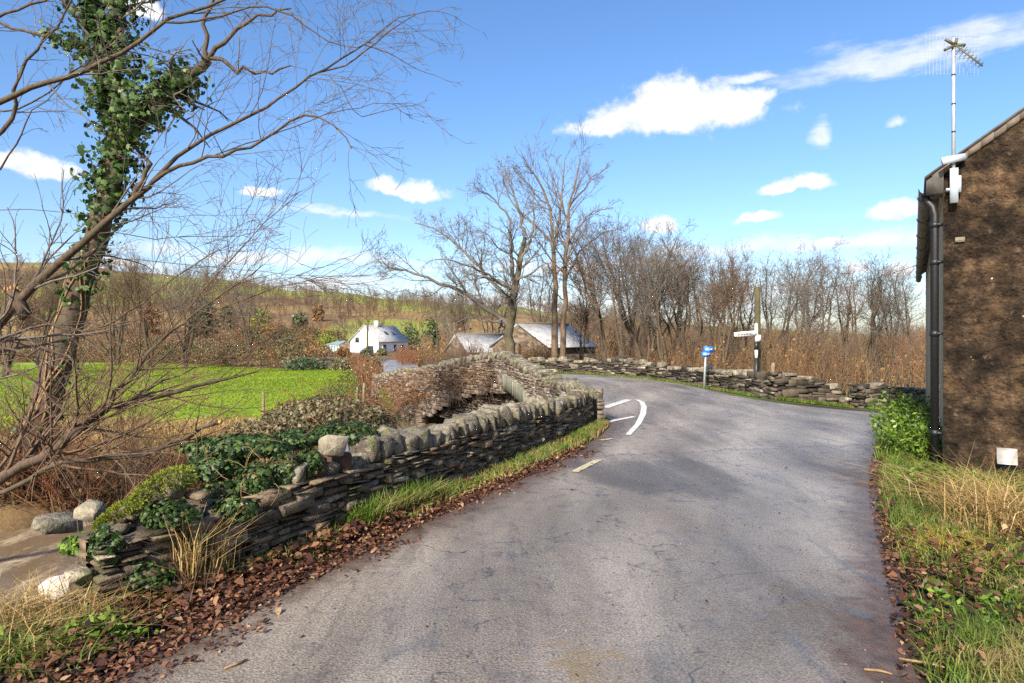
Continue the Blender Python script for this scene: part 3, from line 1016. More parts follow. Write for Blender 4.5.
def slab(mb, c, dim, rz=0.0, rx=0.0, ry=0.0, seed=0, rough=0.3, n=9):
    """an angular broken block: hull of a jittered box with extra knocked points"""
    r = random.Random(seed * 7 + 3)
    pts = []
    for x in (-1, 1):
        for y in (-1, 1):
            for z in (-1, 1):
                k_ = 1 - (rough * 1.5 if z > 0 else rough) * r.random()
                pts.append((x * (1 - rough * r.random()), y * (1 - rough * 0.8 * r.random()), z * k_))
    for _ in range(n):
        v = [r.uniform(-0.85, 0.85) for _ in range(3)]
        a = r.randrange(3)
        v[a] = r.choice((-1, 1)) * r.uniform(0.88, 1.05)
        pts.append(tuple(v))
    b = bmesh.new()
    for q in pts:
        b.verts.new(q)
    h = bmesh.ops.convex_hull(b, input=b.verts[:])
    for v in [v for v in b.verts if not v.link_faces]:
        b.verts.remove(v)
    bmesh.ops.bevel(b, geom=b.edges[:], offset=0.09, segments=1, affect='EDGES', clamp_overlap=True)
    bmesh.ops.triangulate(b, faces=b.faces[:])
    b.verts.index_update()
    w = np.array([v.co[:] for v in b.verts]) * np.array(dim) / 2
    f = np.array([[v.index for v in q.verts] for q in b.faces])
    b.free()
    m = np.array(Matrix.Rotation(rz, 3, 'Z') @ Matrix.Rotation(ry, 3, 'Y') @ Matrix.Rotation(rx, 3, 'X'))
    mb.add(w @ m.T + np.array(c), f)


def coping(parent, path, s0, s1, ztop, th=(0.1, 0.2), ht=(0.22, 0.34), dp=0.42, lean=0.25, seed=0, off=0.0, mats=None, sink=0.03, sub=3, name='coping_stone', maxn=100, p=0.55, amp=0.2, skip=0.0, gap=(1.05, 1.3), flat=False):
    r = random.Random(seed)
    s = s0
    n = 0
    while s < s1 and n < maxn:
        t = r.uniform(*th)
        h = r.uniform(*ht)
        mid = s + t / 2
        if skip and r.random() < skip:
            s += t
            continue
        x, y, a = path.at(mid, off + r.uniform(-0.03, 0.03))
        mb = MB()
        slab(mb, (float(x), float(y), ztop(mid) + h / 2 - sink), (t * 1.1, dp * r.uniform(0.8, 1.2), h), float(a) + r.uniform(-0.15, 0.15), r.uniform(-0.06, 0.06), lean + r.uniform(-0.14, 0.14),
             seed=seed * 100 + n, rough=0.34)
        mm = M['cope_stone'] if not mats else mats(mid, r)
        mb.build(name, mm, parent, smooth=False)
        s += t * r.uniform(gap[0], gap[1])
        n += 1


# ---- lane wall
lw = Path(LANE_WALL, 2)
LWL = lw.L
lane_wall = empty('dry_stone_wall', (-1.25, 6.27, 0.0), 'low slate dry stone wall with upright mossy coping along the left edge of the lane', 'stone wall')


def lw_top(s):
    return float(np.interp(s, [0, 0.5, 1.2, 2.2, 3.5, LWL], [0.36, 0.42, 0.47, 0.5, 0.52, 0.48]) + 0.015 * math.sin(s * 5))


lw_zb = lambda s: -0.06
mb = MB()
course_face(mb, lw, 0.17, 1, lw_zb, lw_top, 0, LWL, ch=(0.025, 0.065), ln=(0.08, 0.32), jit=0.032, seed=3, wob=0.06, rough=0.014, split=0.4)
course_face(mb, lw, -0.2, -1, lambda s: -1.3, lw_top, 0, LWL, ch=(0.07, 0.14), ln=(0.2, 0.5), jit=0.03, seed=4)
# rough end of the wall
for i in range(40):
    x, y, a = lw.at(0.02)
    slab(mb, (float(x) + random.uniform(-0.05, 0.1), float(y) + random.uniform(-0.16, 0.12), random.uniform(-0.5, 0.24)), (random.uniform(0.07, 0.15), random.uniform(0.1, 0.2), random.uniform(0.03, 0.065)), float(a), seed=i)
mb.build('stone_courses', M['slate_stone'], lane_wall)
mb = MB()
wall_core(mb, lw, 0.1, -0.13, lambda s: -1.5, lambda s: lw_top(s) - 0.02, 0.05, LWL)
mb.build('rubble_core', M['wall_core'], lane_wall)


def lw_mat(s, r):
    if s < 2.35:
        return M['red_stone'] if r.random() < 0.45 else M['cope_stone']
    return M['cope_stone'] if r.random() < 0.9 else M['pale_stone']


coping(lane_wall, lw, 1.45, 2.3, lw_top, th=(0.07, 0.15), ht=(0.1, 0.19), dp=0.24, lean=0.1, seed=5, mats=lw_mat, amp=0.35, p=0.5)
coping(lane_wall, lw, 2.38, 3.7, lw_top, th=(0.11, 0.24), ht=(0.16, 0.28), dp=0.3, lean=-0.3, seed=8, mats=lw_mat, p=0.5, amp=0.36)
coping(lane_wall, lw, 3.75, LWL - 0.02, lw_top, th=(0.07, 0.14), ht=(0.18, 0.33), dp=0.36, lean=-0.5, seed=7, mats=lw_mat, p=0.36, amp=0.26, gap=(1.15, 1.6), flat=True)

# mossy mound on the wall end
mm = MB()
sp_ = [P(104, 526, 4.25), P(122, 512, 4.3), P(142, 503, 4.35), P(160, 490, 4.42), P(180, 478, 4.5)]
sr_ = [0.06, 0.08, 0.09, 0.125, 0.11]
q = np.array(sp_)
n = 9000
tt = rng.uniform(0, 1, n)
f_ = tt * 4
i_ = np.clip(f_.astype(int), 0, 3)
w_ = (f_ - i_)[:, None]
c_ = q[i_] * (1 - w_) + q[i_ + 1] * w_
rr_ = np.interp(tt, np.linspace(0, 1, 5), sr_)
d = rng.normal(size=(n, 3))
d[:, 2] = np.abs(d[:, 2]) * 1.1 - 0.45
d /= np.linalg.norm(d, axis=1)[:, None]
lump = 0.75 + 0.5 * fbm(c_[:, 0] * 14 + d[:, 0] * 1.5, c_[:, 1] * 9 + d[:, 2] * 2, 1.0, 3)
b = c_ + d * (rr_ * lump)[:, None] * np.array((0.95, 1.5, 0.85))
t = d + rng.normal(size=(n, 3)) * 0.7
t /= np.linalg.norm(t, axis=1)[:, None]
u = np.cross(t, rng.normal(size=(n, 3)))
u /= np.linalg.norm(u, axis=1)[:, None]
b0 = b - d * 0.012
v = np.stack([b0 - u * 0.004, b0 + u * 0.004, b0 + t * 0.022 + u * 0.0015, b0 + t * 0.022 - u * 0.0015], 1).reshape(-1, 3)
mm.add(v, np.arange(n * 4).reshape(-1, 4))
mm.build('moss', M['moss'], lane_wall)
mm = MB()
for i in range(4):
    for e in (0.0, 0.5):
        c0_ = q[i] * (1 - e) + q[i + 1] * e
        r0_ = (sr_[i] * (1 - e) + sr_[i + 1] * e) * 0.9
        rock(mm, c0_ - (0, 0, 0.02), (r0_ * 2.0, r0_ * 2.9, r0_ * 1.7), seed=14 + i, sub=3, p=0.9, amp=0.3)
for i in range(34):
    c0_ = q[i % 5] + np.array((random.uniform(-0.08, 0.12), random.uniform(-0.12, 0.1), random.uniform(-0.3, -0.07)))
    rock(mm, c0_, (random.uniform(0.07, 0.17), random.uniform(0.1, 0.2), random.uniform(0.03, 0.07)), rz=random.uniform(0, 3), seed=60 + i)
mm.build('mossy_rubble', M['slate_stone'], lane_wall)

# stones fallen on the bank beside the wall end, and boulders by the water
loose = 'loose stones at the wall end and along the stream bank'
STONES = [((90, 511), 5.2, (0.17, 0.15, 0.12), 'pale_stone', 'rounded pale boulder on the bank just left of the mossy wall end'),
          ((58, 523), 5.6, (0.3, 0.22, 0.12), 'cope_stone', 'flat grey boulder on the stream bank left of the rounded pale one'),
          ((333, 446), 5.55, (0.17, 0.2, 0.17), 'pale_stone', 'pale angular stone lying tilted on the wall between ivy and coping'),
          ((62, 588), 4.6, (0.2, 0.24, 0.17), 'chalk_stone', 'broad white angular rock above the stream beside the straw grass'),
          ((78, 606), 4.3, (0.1, 0.12, 0.14), 'chalk_stone', 'small white rock against the dark wall end')]
for i, (pp, d, dim, mt, lb) in enumerate(STONES):
    mb = MB()
    c_ = P(pp[0], pp[1], d)
    slab(mb, c_, np.array(dim) * 1.1, rz=i * 1.1, rx=0.2, ry=0.15, seed=40 + i, rough=0.4, n=14)
    tag(mb.build('boulder', M[mt], loc=c_), lb, 'stone', loose)

# ---- bridge
bp = Path([(1.52, 12.2), PA, ((PA[0] * 0.97 + PC[0] * 0.03), (PA[1] * 0.97 + PC[1] * 0.03)), (PC[0] * 0.93 + PA[0] * 0.07, PC[1] * 0.93 + PA[1] * 0.07), PC, (PC[0] * 0.93 + PL[0] * 0.07, PC[1] * 0.93 + PL[1] * 0.07), PL, (-6.4, 31.0)], 1)
bridge = empty('stone_bridge', (PC[0], PC[1], 0.0), 'humped rubble stone bridge with an arch over the stream beyond the lane wall', 'bridge')
BL = bp.L
sC = float(bp.s[np.argmin(np.hypot(bp.p[:, 0] - PC[0], bp.p[:, 1] - PC[1]))])
sA = 0.45
sL = sC + math.dist(PC, PL)


def b_top(s):
    return float(np.interp(s, [0, sA, sA + 2.2, sA + 4.6, sC - 1.2, sC, sC + 1.2, sC + 3, sL, BL], [0.53, 0.52, 0.62, 0.82, 1.0, 1.08, 1.02, 0.78, 0.24, -0.3]))


def arch_z(s):
    return 0.22 - 0.047 * (s - sC + 0.7) ** 2


def b_low(s):
    return -2.1


ring = 0.42
mask_b = lambda s, z: z > arch_z(s) + ring * 0.92 if abs(s - sC + 0.7) < 5.2 else True
mb = MB()
course_face(mb, bp, -0.2, -1, b_low, b_top, 0, BL, ch=(0.05, 0.1), ln=(0.12, 0.34), jit=0.02, mask=mask_b, seed=11, wob=0.02)
course_face(mb, bp, 0.2, 1, lambda s: -1.0, b_top, 0.0, BL, ch=(0.05, 0.1), ln=(0.14, 0.36), jit=0.02, seed=12, wob=0.02)
mb.build('parapet', M['bridge_stone'], bridge)
mb = MB()
wall_core(mb, bp, 0.12, -0.12, lambda s: max(-2.0, arch_z(s) + 0.1) if abs(s - sC + 0.7) < 5.2 else -2.0, lambda s: b_top(s) - 0.02, 0.05, BL, 0.15)
mb.build('rubble_core', M['wall_core'], bridge)
coping(bridge, bp, 0.05, sC + 3.6, b_top, th=(0.08, 0.15), ht=(0.17, 0.29), dp=0.38, lean=-0.5, seed=21, sub=2, p=0.36, maxn=88, amp=0.24, gap=(1.15, 1.55), mats=lambda s, r: M['cope_stone'])
coping(bridge, bp, sC + 3.6, BL - 0.1, b_top, th=(0.3, 0.5), ht=(0.14, 0.22), dp=0.45, lean=-0.1, seed=22, sub=2, maxn=12, mats=lambda s, r: M['cope_stone'])
# arch ring of upright slabs and the vault behind it
mb = MB()
s = sC - 5.9
r = random.Random(5)
while s < sC - 0.55:
    t = r.uniform(0.13, 0.22)
    a, b = s + 0.012, s + t - 0.012
    h = ring * r.uniform(0.9, 1.1)
    vs = []
    for oo in (-0.05, -0.245 - r.uniform(0, 0.02)):
        for q, z in ((a, arch_z(a)), (b, arch_z(b)), (b, arch_z(b) + h), (a, arch_z(a) + h)):
            x, y, _ = bp.at(q, oo)
            vs.append((float(x), float(y), z + r.uniform(-0.006, 0.006)))
    mb.add(vs, np.array([(4, 5, 6, 7), (0, 3, 2, 1), (0, 1, 5, 4), (1, 2, 6, 5), (2, 3, 7, 6), (3, 0, 4, 7)]))
    s += t
mb.build('arch_ring', M['voussoir'], bridge)
mb = MB()
course_face(mb, bp, -0.2, -1, lambda s: arch_z(s), lambda s: arch_z(s) + ring, sC - 0.55, sC + 4.5, ch=(0.1, 0.16), ln=(0.1, 0.2), jit=0.03, seed=19)
mb.build('rough_arch', M['bridge_stone'], bridge)
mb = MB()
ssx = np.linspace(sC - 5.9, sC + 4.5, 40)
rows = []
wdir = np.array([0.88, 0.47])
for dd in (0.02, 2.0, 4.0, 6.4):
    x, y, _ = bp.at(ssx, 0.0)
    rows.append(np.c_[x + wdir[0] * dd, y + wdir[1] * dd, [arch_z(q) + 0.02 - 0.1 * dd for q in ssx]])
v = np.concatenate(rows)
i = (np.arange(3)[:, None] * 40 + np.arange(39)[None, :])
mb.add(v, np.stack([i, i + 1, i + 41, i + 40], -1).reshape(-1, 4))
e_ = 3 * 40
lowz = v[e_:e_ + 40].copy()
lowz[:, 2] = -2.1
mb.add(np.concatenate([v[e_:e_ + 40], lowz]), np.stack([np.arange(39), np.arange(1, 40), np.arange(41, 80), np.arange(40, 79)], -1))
mb.build('vault', M['vault_shade'], bridge)

# ---- walls on the far side of the road
FAR1 = [tuple(G(px, py)[:2]) for px, py in ((600, 374.0), (640, 378.0), (675, 382.5), (705, 387.5), (740, 393.0), (768, 398.0))]
FAR1 = [(0.2, 37.5), (1.9, 34.0)] + FAR1
f1 = Path(FAR1, 2)


def far_wall(path, s0, s1, hgt, label, seed, ch, ln, cop=True, th=(0.2, 0.42), ht=(0.12, 0.3), maxn=95, lean=0.1, dip=None, dp=0.4):
    mid = path.at((s0 + s1) / 2)
    z0 = float(zroad(mid[0], mid[1]))
    root = empty('rubble_wall', (float(mid[0]), float(mid[1]), z0), label, 'stone wall')

    def zb(s):
        x, y, _ = path.at(s)
        return float(zroad(x, y)) - 0.1

    def zt(s):
        hh = hgt(s) if callable(hgt) else hgt
        return zb(s) + 0.1 + hh
    mb = MB()
    for sd in (1, -1):
        course_face(mb, path, sd * 0.22, sd, zb, zt, s0, s1, ch=ch, ln=ln, jit=0.045, rough=0.025, wob=0.05, seed=seed + sd)
    for q in (s0, s1):
        for i in range(14):
            x, y, a = path.at(q, random.uniform(-0.2, 0.2))
            rock(mb, (float(x), float(y), zb(q) + random.uniform(0.05, zt(q) - zb(q))), (random.uniform(0.15, 0.3), random.uniform(0.2, 0.35), random.uniform(0.08, 0.16)), float(a), seed=i + seed, sub=2)
    mb.build('stone_courses', M['rubble'], root)
    mb = MB()
    wall_core(mb, path, 0.12, -0.12, zb, lambda s: zt(s) - 0.04, s0 + 0.05, s1 - 0.05, 0.4)
    mb.build('rubble_core', M['wall_core'], root)
    if cop:
        pick = lambda s, r: M['pale_stone'] if r.random() < 0.45 else (M['cope_stone'] if r.random() < 0.6 else M['rubble'])
        coping(root, path, s0, s1, zt, th=th, ht=ht, dp=dp, lean=lean, seed=seed, sub=2, mats=pick, maxn=maxn, amp=0.3, p=0.7, sink=0.05, skip=0.22)
    return root


hf = lambda s: 0.62 + 0.06 * math.sin(s * 0.9) + 0.03 * math.sin(s * 3.1)
far_wall(f1, 0.0, f1.L, hf, 'long low rubble wall with pale cap stones running behind the blue cycle sign', 31, (0.07, 0.15), (0.2, 0.55), th=(0.18, 0.36), ht=(0.12, 0.3))
FAR2 = [tuple(G(px, py)[:2]) for px, py in ((772, 398.6), (800, 401.8), (838, 405.6))]
f2 = Path(FAR2, 1)
far_wall(f2, 0.0, f2.L, lambda s: float(np.interp(s, [0, f2.L * 0.6, f2.L * 0.9, f2.L], [0.93, 0.75, 0.55, 0.3])), 'tumbledown dark rubble wall section sloping down to the gap', 51, (0.1, 0.2), (0.2, 0.55), th=(0.25, 0.5), ht=(0.1, 0.22), lean=0.0)
FAR3 = [tuple(G(px, py)[:2]) for px, py in ((857, 406.7), (890, 409.3), (928, 411.4), (985, 414))]
f3 = Path(FAR3, 1)
far_wall(f3, 0.0, f3.L, 0.82, 'short rubble wall of flat stones right of the gap beside the house', 71, (0.1, 0.2), (0.25, 0.6), th=(0.4, 0.7), ht=(0.08, 0.14), lean=0.0, dp=0.5)
# gate stump in the gap and a dark post on the wall
x, y, z = P(773, 372, f2.p[0][1] + 0.3)
mb = MB()
mb.tube([(x, y, z - 0.3), (x, y, z + 0.2), (x + 0.02, y, z + 0.32)], [0.08, 0.075, 0.05], 7)
tag(mb.build('wooden_post', M['old_wood'], loc=(x, y, z - 0.3)), 'short dark wooden post stump poking above the rubble wall', 'post')
x, y, z = G(847, 404)
mb = MB()
rock(mb, (x, y, z + 0.12), (0.45, 0.35, 0.3), seed=9, sub=3)
tag(mb.build('boulder', M['pale_stone'], loc=(x, y, z)), 'pale boulder sitting in the gap between the two rubble walls', 'stone')

# ------------------------------------------------------------------ house at the right
HU = np.array((0.52, 0.854))       # along the lane
HG = np.array((0.854, -0.52))      # along the gable, away from the lane
HO = np.array((5.36, 8.2))
HL, HWID = 14.5, 6.4


def hp(t, u, z):
    q = HO + HG * t + HU * u
    return (q[0], q[1], z)


house = empty('house', (HO[0], HO[1], 0.0), 'stone house end with dark brown pebbledash gable at the right of the lane', 'house')
EAV, SL = 3.74, 0.70
rz_t = lambda t: EAV + SL * min(t, HWID - t)
mb = MB()
gz = -0.4
# walls: gable with a fine grid for slight unevenness
tt = np.linspace(0, HWID, 60)
vv, ff = [], []
nzr = 30
for t in tt:
    for j in range(nzr):
        z = gz + (rz_t(t) - gz) * j / (nzr - 1)
        q = HO + HG * t - HU * (0.022 * (vnoise(t * 1.0, z, 0.6, 3) - 0.5))
        vv.append((q[0], q[1], z))
for a in range(59):
    for j in range(nzr - 1):
        b = a * nzr + j
        ff.append((b, b + nzr, b + nzr + 1, b + 1))
mb.add(vv, np.array(ff))
mb.build('gable_wall', M['pebbledash'], house, smooth=True)
mb = MB()
mb.add([hp(0, 0.012, gz), hp(0, HL, gz), hp(0, HL, EAV), hp(0, 0.012, EAV)], [(0, 1, 2, 3)])
mb.add([hp(HWID, 0.012, gz), hp(HWID, HL, gz), hp(HWID, HL, EAV), hp(HWID, 0.012, EAV)], [(0, 3, 2, 1)])
mb.add([hp(0, HL, gz), hp(HWID, HL, gz), hp(HWID, HL, EAV), hp(HWID / 2, HL, rz_t(HWID / 2)), hp(0, HL, EAV)], [(0, 1, 2, 3, 4)])
mb.build('wall', M['house_side'], house)
mb = MB()
for s0_, s1_ in ((-0.2, HWID / 2), (HWID + 0.2, HWID / 2)):
    za = EAV + SL * (-0.2) + 0.03
    zr = rz_t(HWID / 2) + 0.03
    va = [hp(s0_, -0.045, za), hp(s0_, HL + 0.1, za), hp(s1_, HL + 0.1, zr), hp(s1_, -0.045, zr)]
    mb.add(va + [(p_[0], p_[1], p_[2] + 0.035) for p_ in va], [(0, 3, 2, 1), (4, 5, 6, 7), (0, 1, 5, 4), (1, 2, 6, 5), (2, 3, 7, 6), (3, 0, 4, 7)])
mb.build('roof', M['dark_slate'], house)
mb = MB()
for i in range(26):       # lumpy mortar fillet under the verge
    t0_, t1_ = -0.12 + i * 0.125, -0.12 + (i + 1) * 0.125
    for q in (t0_,):
        z0_ = EAV + SL * t0_
        z1__ = EAV + SL * t1_
        w = 0.03 + 0.012 * math.sin(i * 2.1)
        va = [hp(t0_, -w, z0_ - 0.06), hp(t1_, -w, z1__ - 0.06), hp(t1_, -w * 0.9, z1__ + 0.02), hp(t0_, -w * 0.9, z0_ + 0.02), hp(t0_, 0.02, z0_ - 0.07), hp(t1_, 0.02, z1__ - 0.07), hp(t1_, 0.02, z1__ + 0.02), hp(t0_, 0.02, z0_ + 0.02)]
        mb.add(va, [(0, 1, 2, 3), (0, 4, 5, 1), (3, 2, 6, 7), (0, 3, 7, 4), (1, 5, 6, 2)])
mb.build('verge_mortar', M['mortar'], house)
mb = MB()
# corbel block under the eave at the corner
mb.add([hp(-0.18, -0.03, EAV - 0.3), hp(0.0, -0.05, EAV - 0.3), hp(0.0, -0.05, EAV), hp(-0.18, -0.03, EAV - 0.13), hp(-0.18, 0.3, EAV - 0.3), hp(0.0, 0.3, EAV - 0.3), hp(0.0, 0.3, EAV), hp(-0.18, 0.3, EAV - 0.13)],
       [(0, 1, 2, 3), (4, 7, 6, 5), (0, 3, 7, 4), (0, 4, 5, 1)])
mb.build('eave_block', M['dark_slate'], house)
# gutter: half-round channel along the lane side
mb = MB()
ang = np.linspace(0, math.pi, 9)
uu = np.linspace(-0.03, HL, 2)
zg = EAV - 0.22
prof = [(-0.19 - 0.075 * math.cos(a), zg - 0.075 * math.sin(a)) for a in ang]
prof += [(t_ * 1.0 + 0.0, z_) for t_, z_ in [(-0.19 - 0.068 * math.cos(a), zg - 0.066 * math.sin(a)) for a in ang[::-1]]]
n = len(prof)
v = [hp(t_, u_, z_) for u_ in uu for t_, z_ in prof]
mb.add(v, [(i, (i + 1) % n, n + (i + 1) % n, n + i) for i in range(n)])
gut = mb.build('gutter', M['grey_plastic'], house)
mb = MB()
for u_ in np.arange(0.5, HL, 1.8):
    pts = [hp(-0.19 - 0.083 * math.cos(a), u_, zg - 0.083 * math.sin(a)) for a in ang]
    mb.tube(pts, 0.012, 4)
mb.build('gutter_bracket', M['grey_plastic'], gut)
mb = MB()
mb.tube([hp(-0.19, 0.12, zg - 0.06), hp(-0.185, 0.12, zg - 0.12), hp(-0.11, 0.1, zg - 0.22), hp(-0.09, 0.1, zg - 0.32), hp(-0.09, 0.1, -0.02)], 0.047, 10)
dp_ = mb.build('downpipe', M['black_plastic'], house, smooth=True)
for z in (0.45, 1.7, 2.6, zg - 0.45):
    mb = MB()
    mb.tube([hp(-0.09, 0.1, z - 0.035), hp(-0.09, 0.1, z + 0.035)], 0.056, 10)
    mb.box(hp(-0.045, 0.1, z), (0.1, 0.1, 0.03), rz=math.atan2(HG[1], HG[0]))
    mb.build('pipe_collar', M['black_plastic'], dp_)
mb = MB()
for z in (0.95, 0.5):
    mb.box(hp(-0.03, 1.2, z), (0.06, 0.12, 0.1), rz=math.atan2(HG[1], HG[0]))
mb.build('wall_vent', M['white_paint'], house)
# small yellowed plate and white hooded vent on the gable
mb = MB()
c_ = hp(0.17, -0.012, 2.85)
mb.box(c_, (0.1, 0.02, 0.06), rz=math.atan2(HG[1], HG[0]))
mb.build('wall_plate', M['pale_stone'], house)
mb = MB()
ga = math.atan2(HG[1], HG[0])
tv = 0.63
va = [hp(tv - 0.095, -0.005, 0.15), hp(tv + 0.095, -0.005, 0.15), hp(tv + 0.095, -0.005, 0.33), hp(tv - 0.095, -0.005, 0.33),
      hp(tv - 0.095, -0.12, 0.15), hp(tv + 0.095, -0.12, 0.15), hp(tv + 0.1, -0.04, 0.33), hp(tv - 0.1, -0.04, 0.33)]
mb.add(va, [(4, 5, 6, 7), (0, 4, 7, 3), (1, 2, 6, 5), (3, 7, 6, 2)])
mb.build('vent_hood', M['grubby_white'], house)
mb = MB()
mb.box(hp(tv, -0.004, 0.09), (0.19, 0.03, 0.12), rz=ga)  # black box standing in for the shadow under the hood
mb.build('vent_shadow', M['black_plastic'], house)

# ---- TV aerial
ax_, ay_, _ = hp(0.10, -0.10, 0)
aer = empty('television_aerial', (ax_, ay_, 3.3), 'grid television aerial on a tall thin mast fixed to the house gable', 'aerial')
mb = MB()
AT = EYE + (CY - 38) / F * ay_
mb.tube([(ax_, ay_, 3.38), (ax_, ay_, AT)], 0.021, 8)
mast = mb.build('mast', M['galv'], aer, smooth=True)
mb = MB()
for yp in (75, 104, 132):
    z = EYE + (CY - yp) / F * ay_
    mb.tube([(ax_, ay_, z - 0.008), (ax_, ay_, z + 0.008)], 0.0235, 8)
mb.build('mast_joint', M['black_plastic'], mast)
mb = MB()
mb.box((ax_ + HG[0] * 0.0 - HU[0] * 0.05, ay_ - HU[1] * 0.05 - HG[1] * 0.0, EYE + (CY - 160) / F * ay_), (0.3, 0.03, 0.085), rz=0.05, ry=-0.2)
mb.build('cover_plate', M['pale_plastic'], aer)
mb = MB()
mb.box((ax_, ay_ - 0.01, 3.5), (0.085, 0.06, 0.42), rz=ga)
mb.box((ax_ + HG[0] * 0.07, ay_ + HG[1] * 0.07 + 0.03, 3.52), (0.05, 0.05, 0.2), rz=ga)
mb.box((ax_, ay_ + 0.05, 3.46), (0.1, 0.14, 0.03), rz=ga)
mb.build('wall_bracket', M['pale_plastic'], aer)
AZc = AT - 0.08
bd = np.array((0.5, -0.35, -0.72))
bd /= np.linalg.norm(bd)
mb = MB()
p0 = np.array((ax_, ay_ - 0.03, AZc - 0.02))
mb.tube([p0 - bd * 0.05, p0 + bd * 0.42], 0.011, 5)
boom = mb.build('boom', M['olive'], aer)
sd = np.cross(bd, (0, 0, 1))
sd /= np.linalg.norm(sd)
upv = np.cross(sd, bd)
for i in range(7):
    mb = MB()
    c_ = p0 + bd * (0.08 + i * 0.052)
    w = 0.085 - i * 0.006
    for a, b in ((1, 1), (1, -1)):
        mb.tube([c_ - (sd * a * 0.7 + upv * b * 0.7) * w, c_ + (sd * a * 0.7 + upv * b * 0.7) * w], 0.004, 4)
    mb.build('director', M['olive'], aer)
mb = MB()
for dx_, dz_ in ((-0.12, 0.07), (-0.13, -0.06), (0.12, 0.0), (0.02, 0.08)):
    mb.tube([p0 + np.array((dx_ * 0.15, 0, dz_ * 0.15)), p0 + np.array((dx_, 0.0, dz_))], 0.018, 6)
mb.build('dipole', M['olive'], aer)
mb = MB()
for sgn, yaw in ((1, -0.2), (-1, 0.15)):
    for i in range(7):
        q = p0 + np.array((sgn * (0.05 + i * 0.045), 0.06, 0.0))
        mb.tube([q + np.array((0, 0, -0.34)), q + np.array((0, 0, 0.16))], 0.0022, 3)
    for j in range(6):
        z = -0.32 + j * 0.09
        mb.tube([p0 + np.array((0, 0.06, z)), p0 + np.array((sgn * 0.34, 0.06, z))], 0.002, 3)
mb.build('reflector_grid', M['galv'], aer)

# ------------------------------------------------------------------ white farmhouse
def wpt(px, py, d):
    return P(px, py, d)


wd_ = 118.0
gx0, gz0 = (363 - CX) / F * wd_, 0
WC = np.array([(349 - CX) / F * wd_, wd_ + 1.0])
wu = np.array((0.93, -0.37))
wu /= np.linalg.norm(wu)                  # along the gable, left to right
wl = np.array((0.55, 0.83))
wl = np.array((-wu[1], wu[0]))            # along the long side, away
gw = 5.9
zg0 = EYE + (CY - 356.5) / F * wd_
zev, zrd = EYE + (CY - 340.8) / F * wd_, EYE + (CY - 326) / F * wd_
WLn = 9.2
wl = np.array((0.42, 0.91))


def wp(u, l, z):
    q = WC + wu * u + wl * l
    return (q[0], q[1], z)


farm = empty('farmhouse', wp(0, 0, zg0), 'white limewashed farmhouse with slate roof among trees beyond the green field', 'house')
mb = MB()
mb.add([wp(0, 0, zg0 - 1), wp(gw, 0, zg0 - 1), wp(gw, 0, zev), wp(gw / 2, 0, zrd), wp(0, 0, zev), wp(0, WLn, zg0 - 1), wp(gw, WLn, zg0 - 1), wp(gw, WLn, zev), wp(gw / 2, WLn, zrd), wp(0, WLn, zev)],
       [(0, 1, 2, 3, 4)])
mb.add([wp(gw, 0, zg0 - 1), wp(gw, WLn, zg0 - 1), wp(gw, WLn, zev), wp(gw, 0, zev)], [(0, 1, 2, 3)])
mb.add([wp(0, 0, zg0 - 1), wp(0, WLn, zg0 - 1), wp(0, WLn, zev), wp(0, 0, zev)], [(0, 3, 2, 1)])
mb.add([wp(0, WLn, zg0 - 1), wp(gw, WLn, zg0 - 1), wp(gw, WLn, zev), wp(gw / 2, WLn, zrd), wp(0, WLn, zev)], [(4, 3, 2, 1, 0)])
mb.build('wall', M['limewash'], farm)
mb = MB()
sl = (zrd - zev) / (gw / 2)
for s_ in (0, 1):
    ua, ub = (-0.35, gw / 2) if s_ == 0 else (gw + 0.35, gw / 2)
    za, zb_ = zev - 0.35 * sl + 0.04, zrd + 0.04
    va = [wp(ua, -0.25, za), wp(ua, WLn + 0.2, za), wp(ub, WLn + 0.2, zb_), wp(ub, -0.25, zb_)]
    mb.add(va + [(q[0], q[1], q[2] + 0.16) for q in va], [(0, 3, 2, 1), (4, 5, 6, 7), (0, 1, 5, 4), (1, 2, 6, 5), (2, 3, 7, 6), (3, 0, 4, 7)])
rf = mb.build('roof', M['slate_roof'], farm)
for lpos in (WLn * 0.4,):
    mb = MB()
    q = wp(gw / 2, lpos, zrd + 0.45)
    mb.box(q, (0.7, 0.7, 1.0), rz=math.atan2(wu[1], wu[0]))
    mb.box((q[0], q[1], q[2] + 0.52), (0.85, 0.85, 0.12), rz=math.atan2(wu[1], wu[0]))
    mb.build('chimney', M['limewash'], rf)
wa = math.atan2(wu[1], wu[0])
la = math.atan2(wl[1], wl[0])


def window(u, l, z, w, h, face):
    mb = MB()
    if face == 'g':
        c_ = wp(u, -0.03, z)
        mb.box(c_, (w + 0.16, 0.08, h + 0.16), rz=wa)
    else:
        c_ = wp(gw + 0.03, l, z)
        mb.box(c_, (w + 0.16, 0.08, h + 0.16), rz=la)
    fr = mb.build('window', M['white_paint'], farm)
    mb = MB()
    if face == 'g':
        mb.box(wp(u, -0.065, z), (w, 0.03, h), rz=wa)
    else:
        mb.box(wp(gw + 0.065, l, z), (w, 0.03, h), rz=la)
    mb.build('pane', M['glass'], fr)


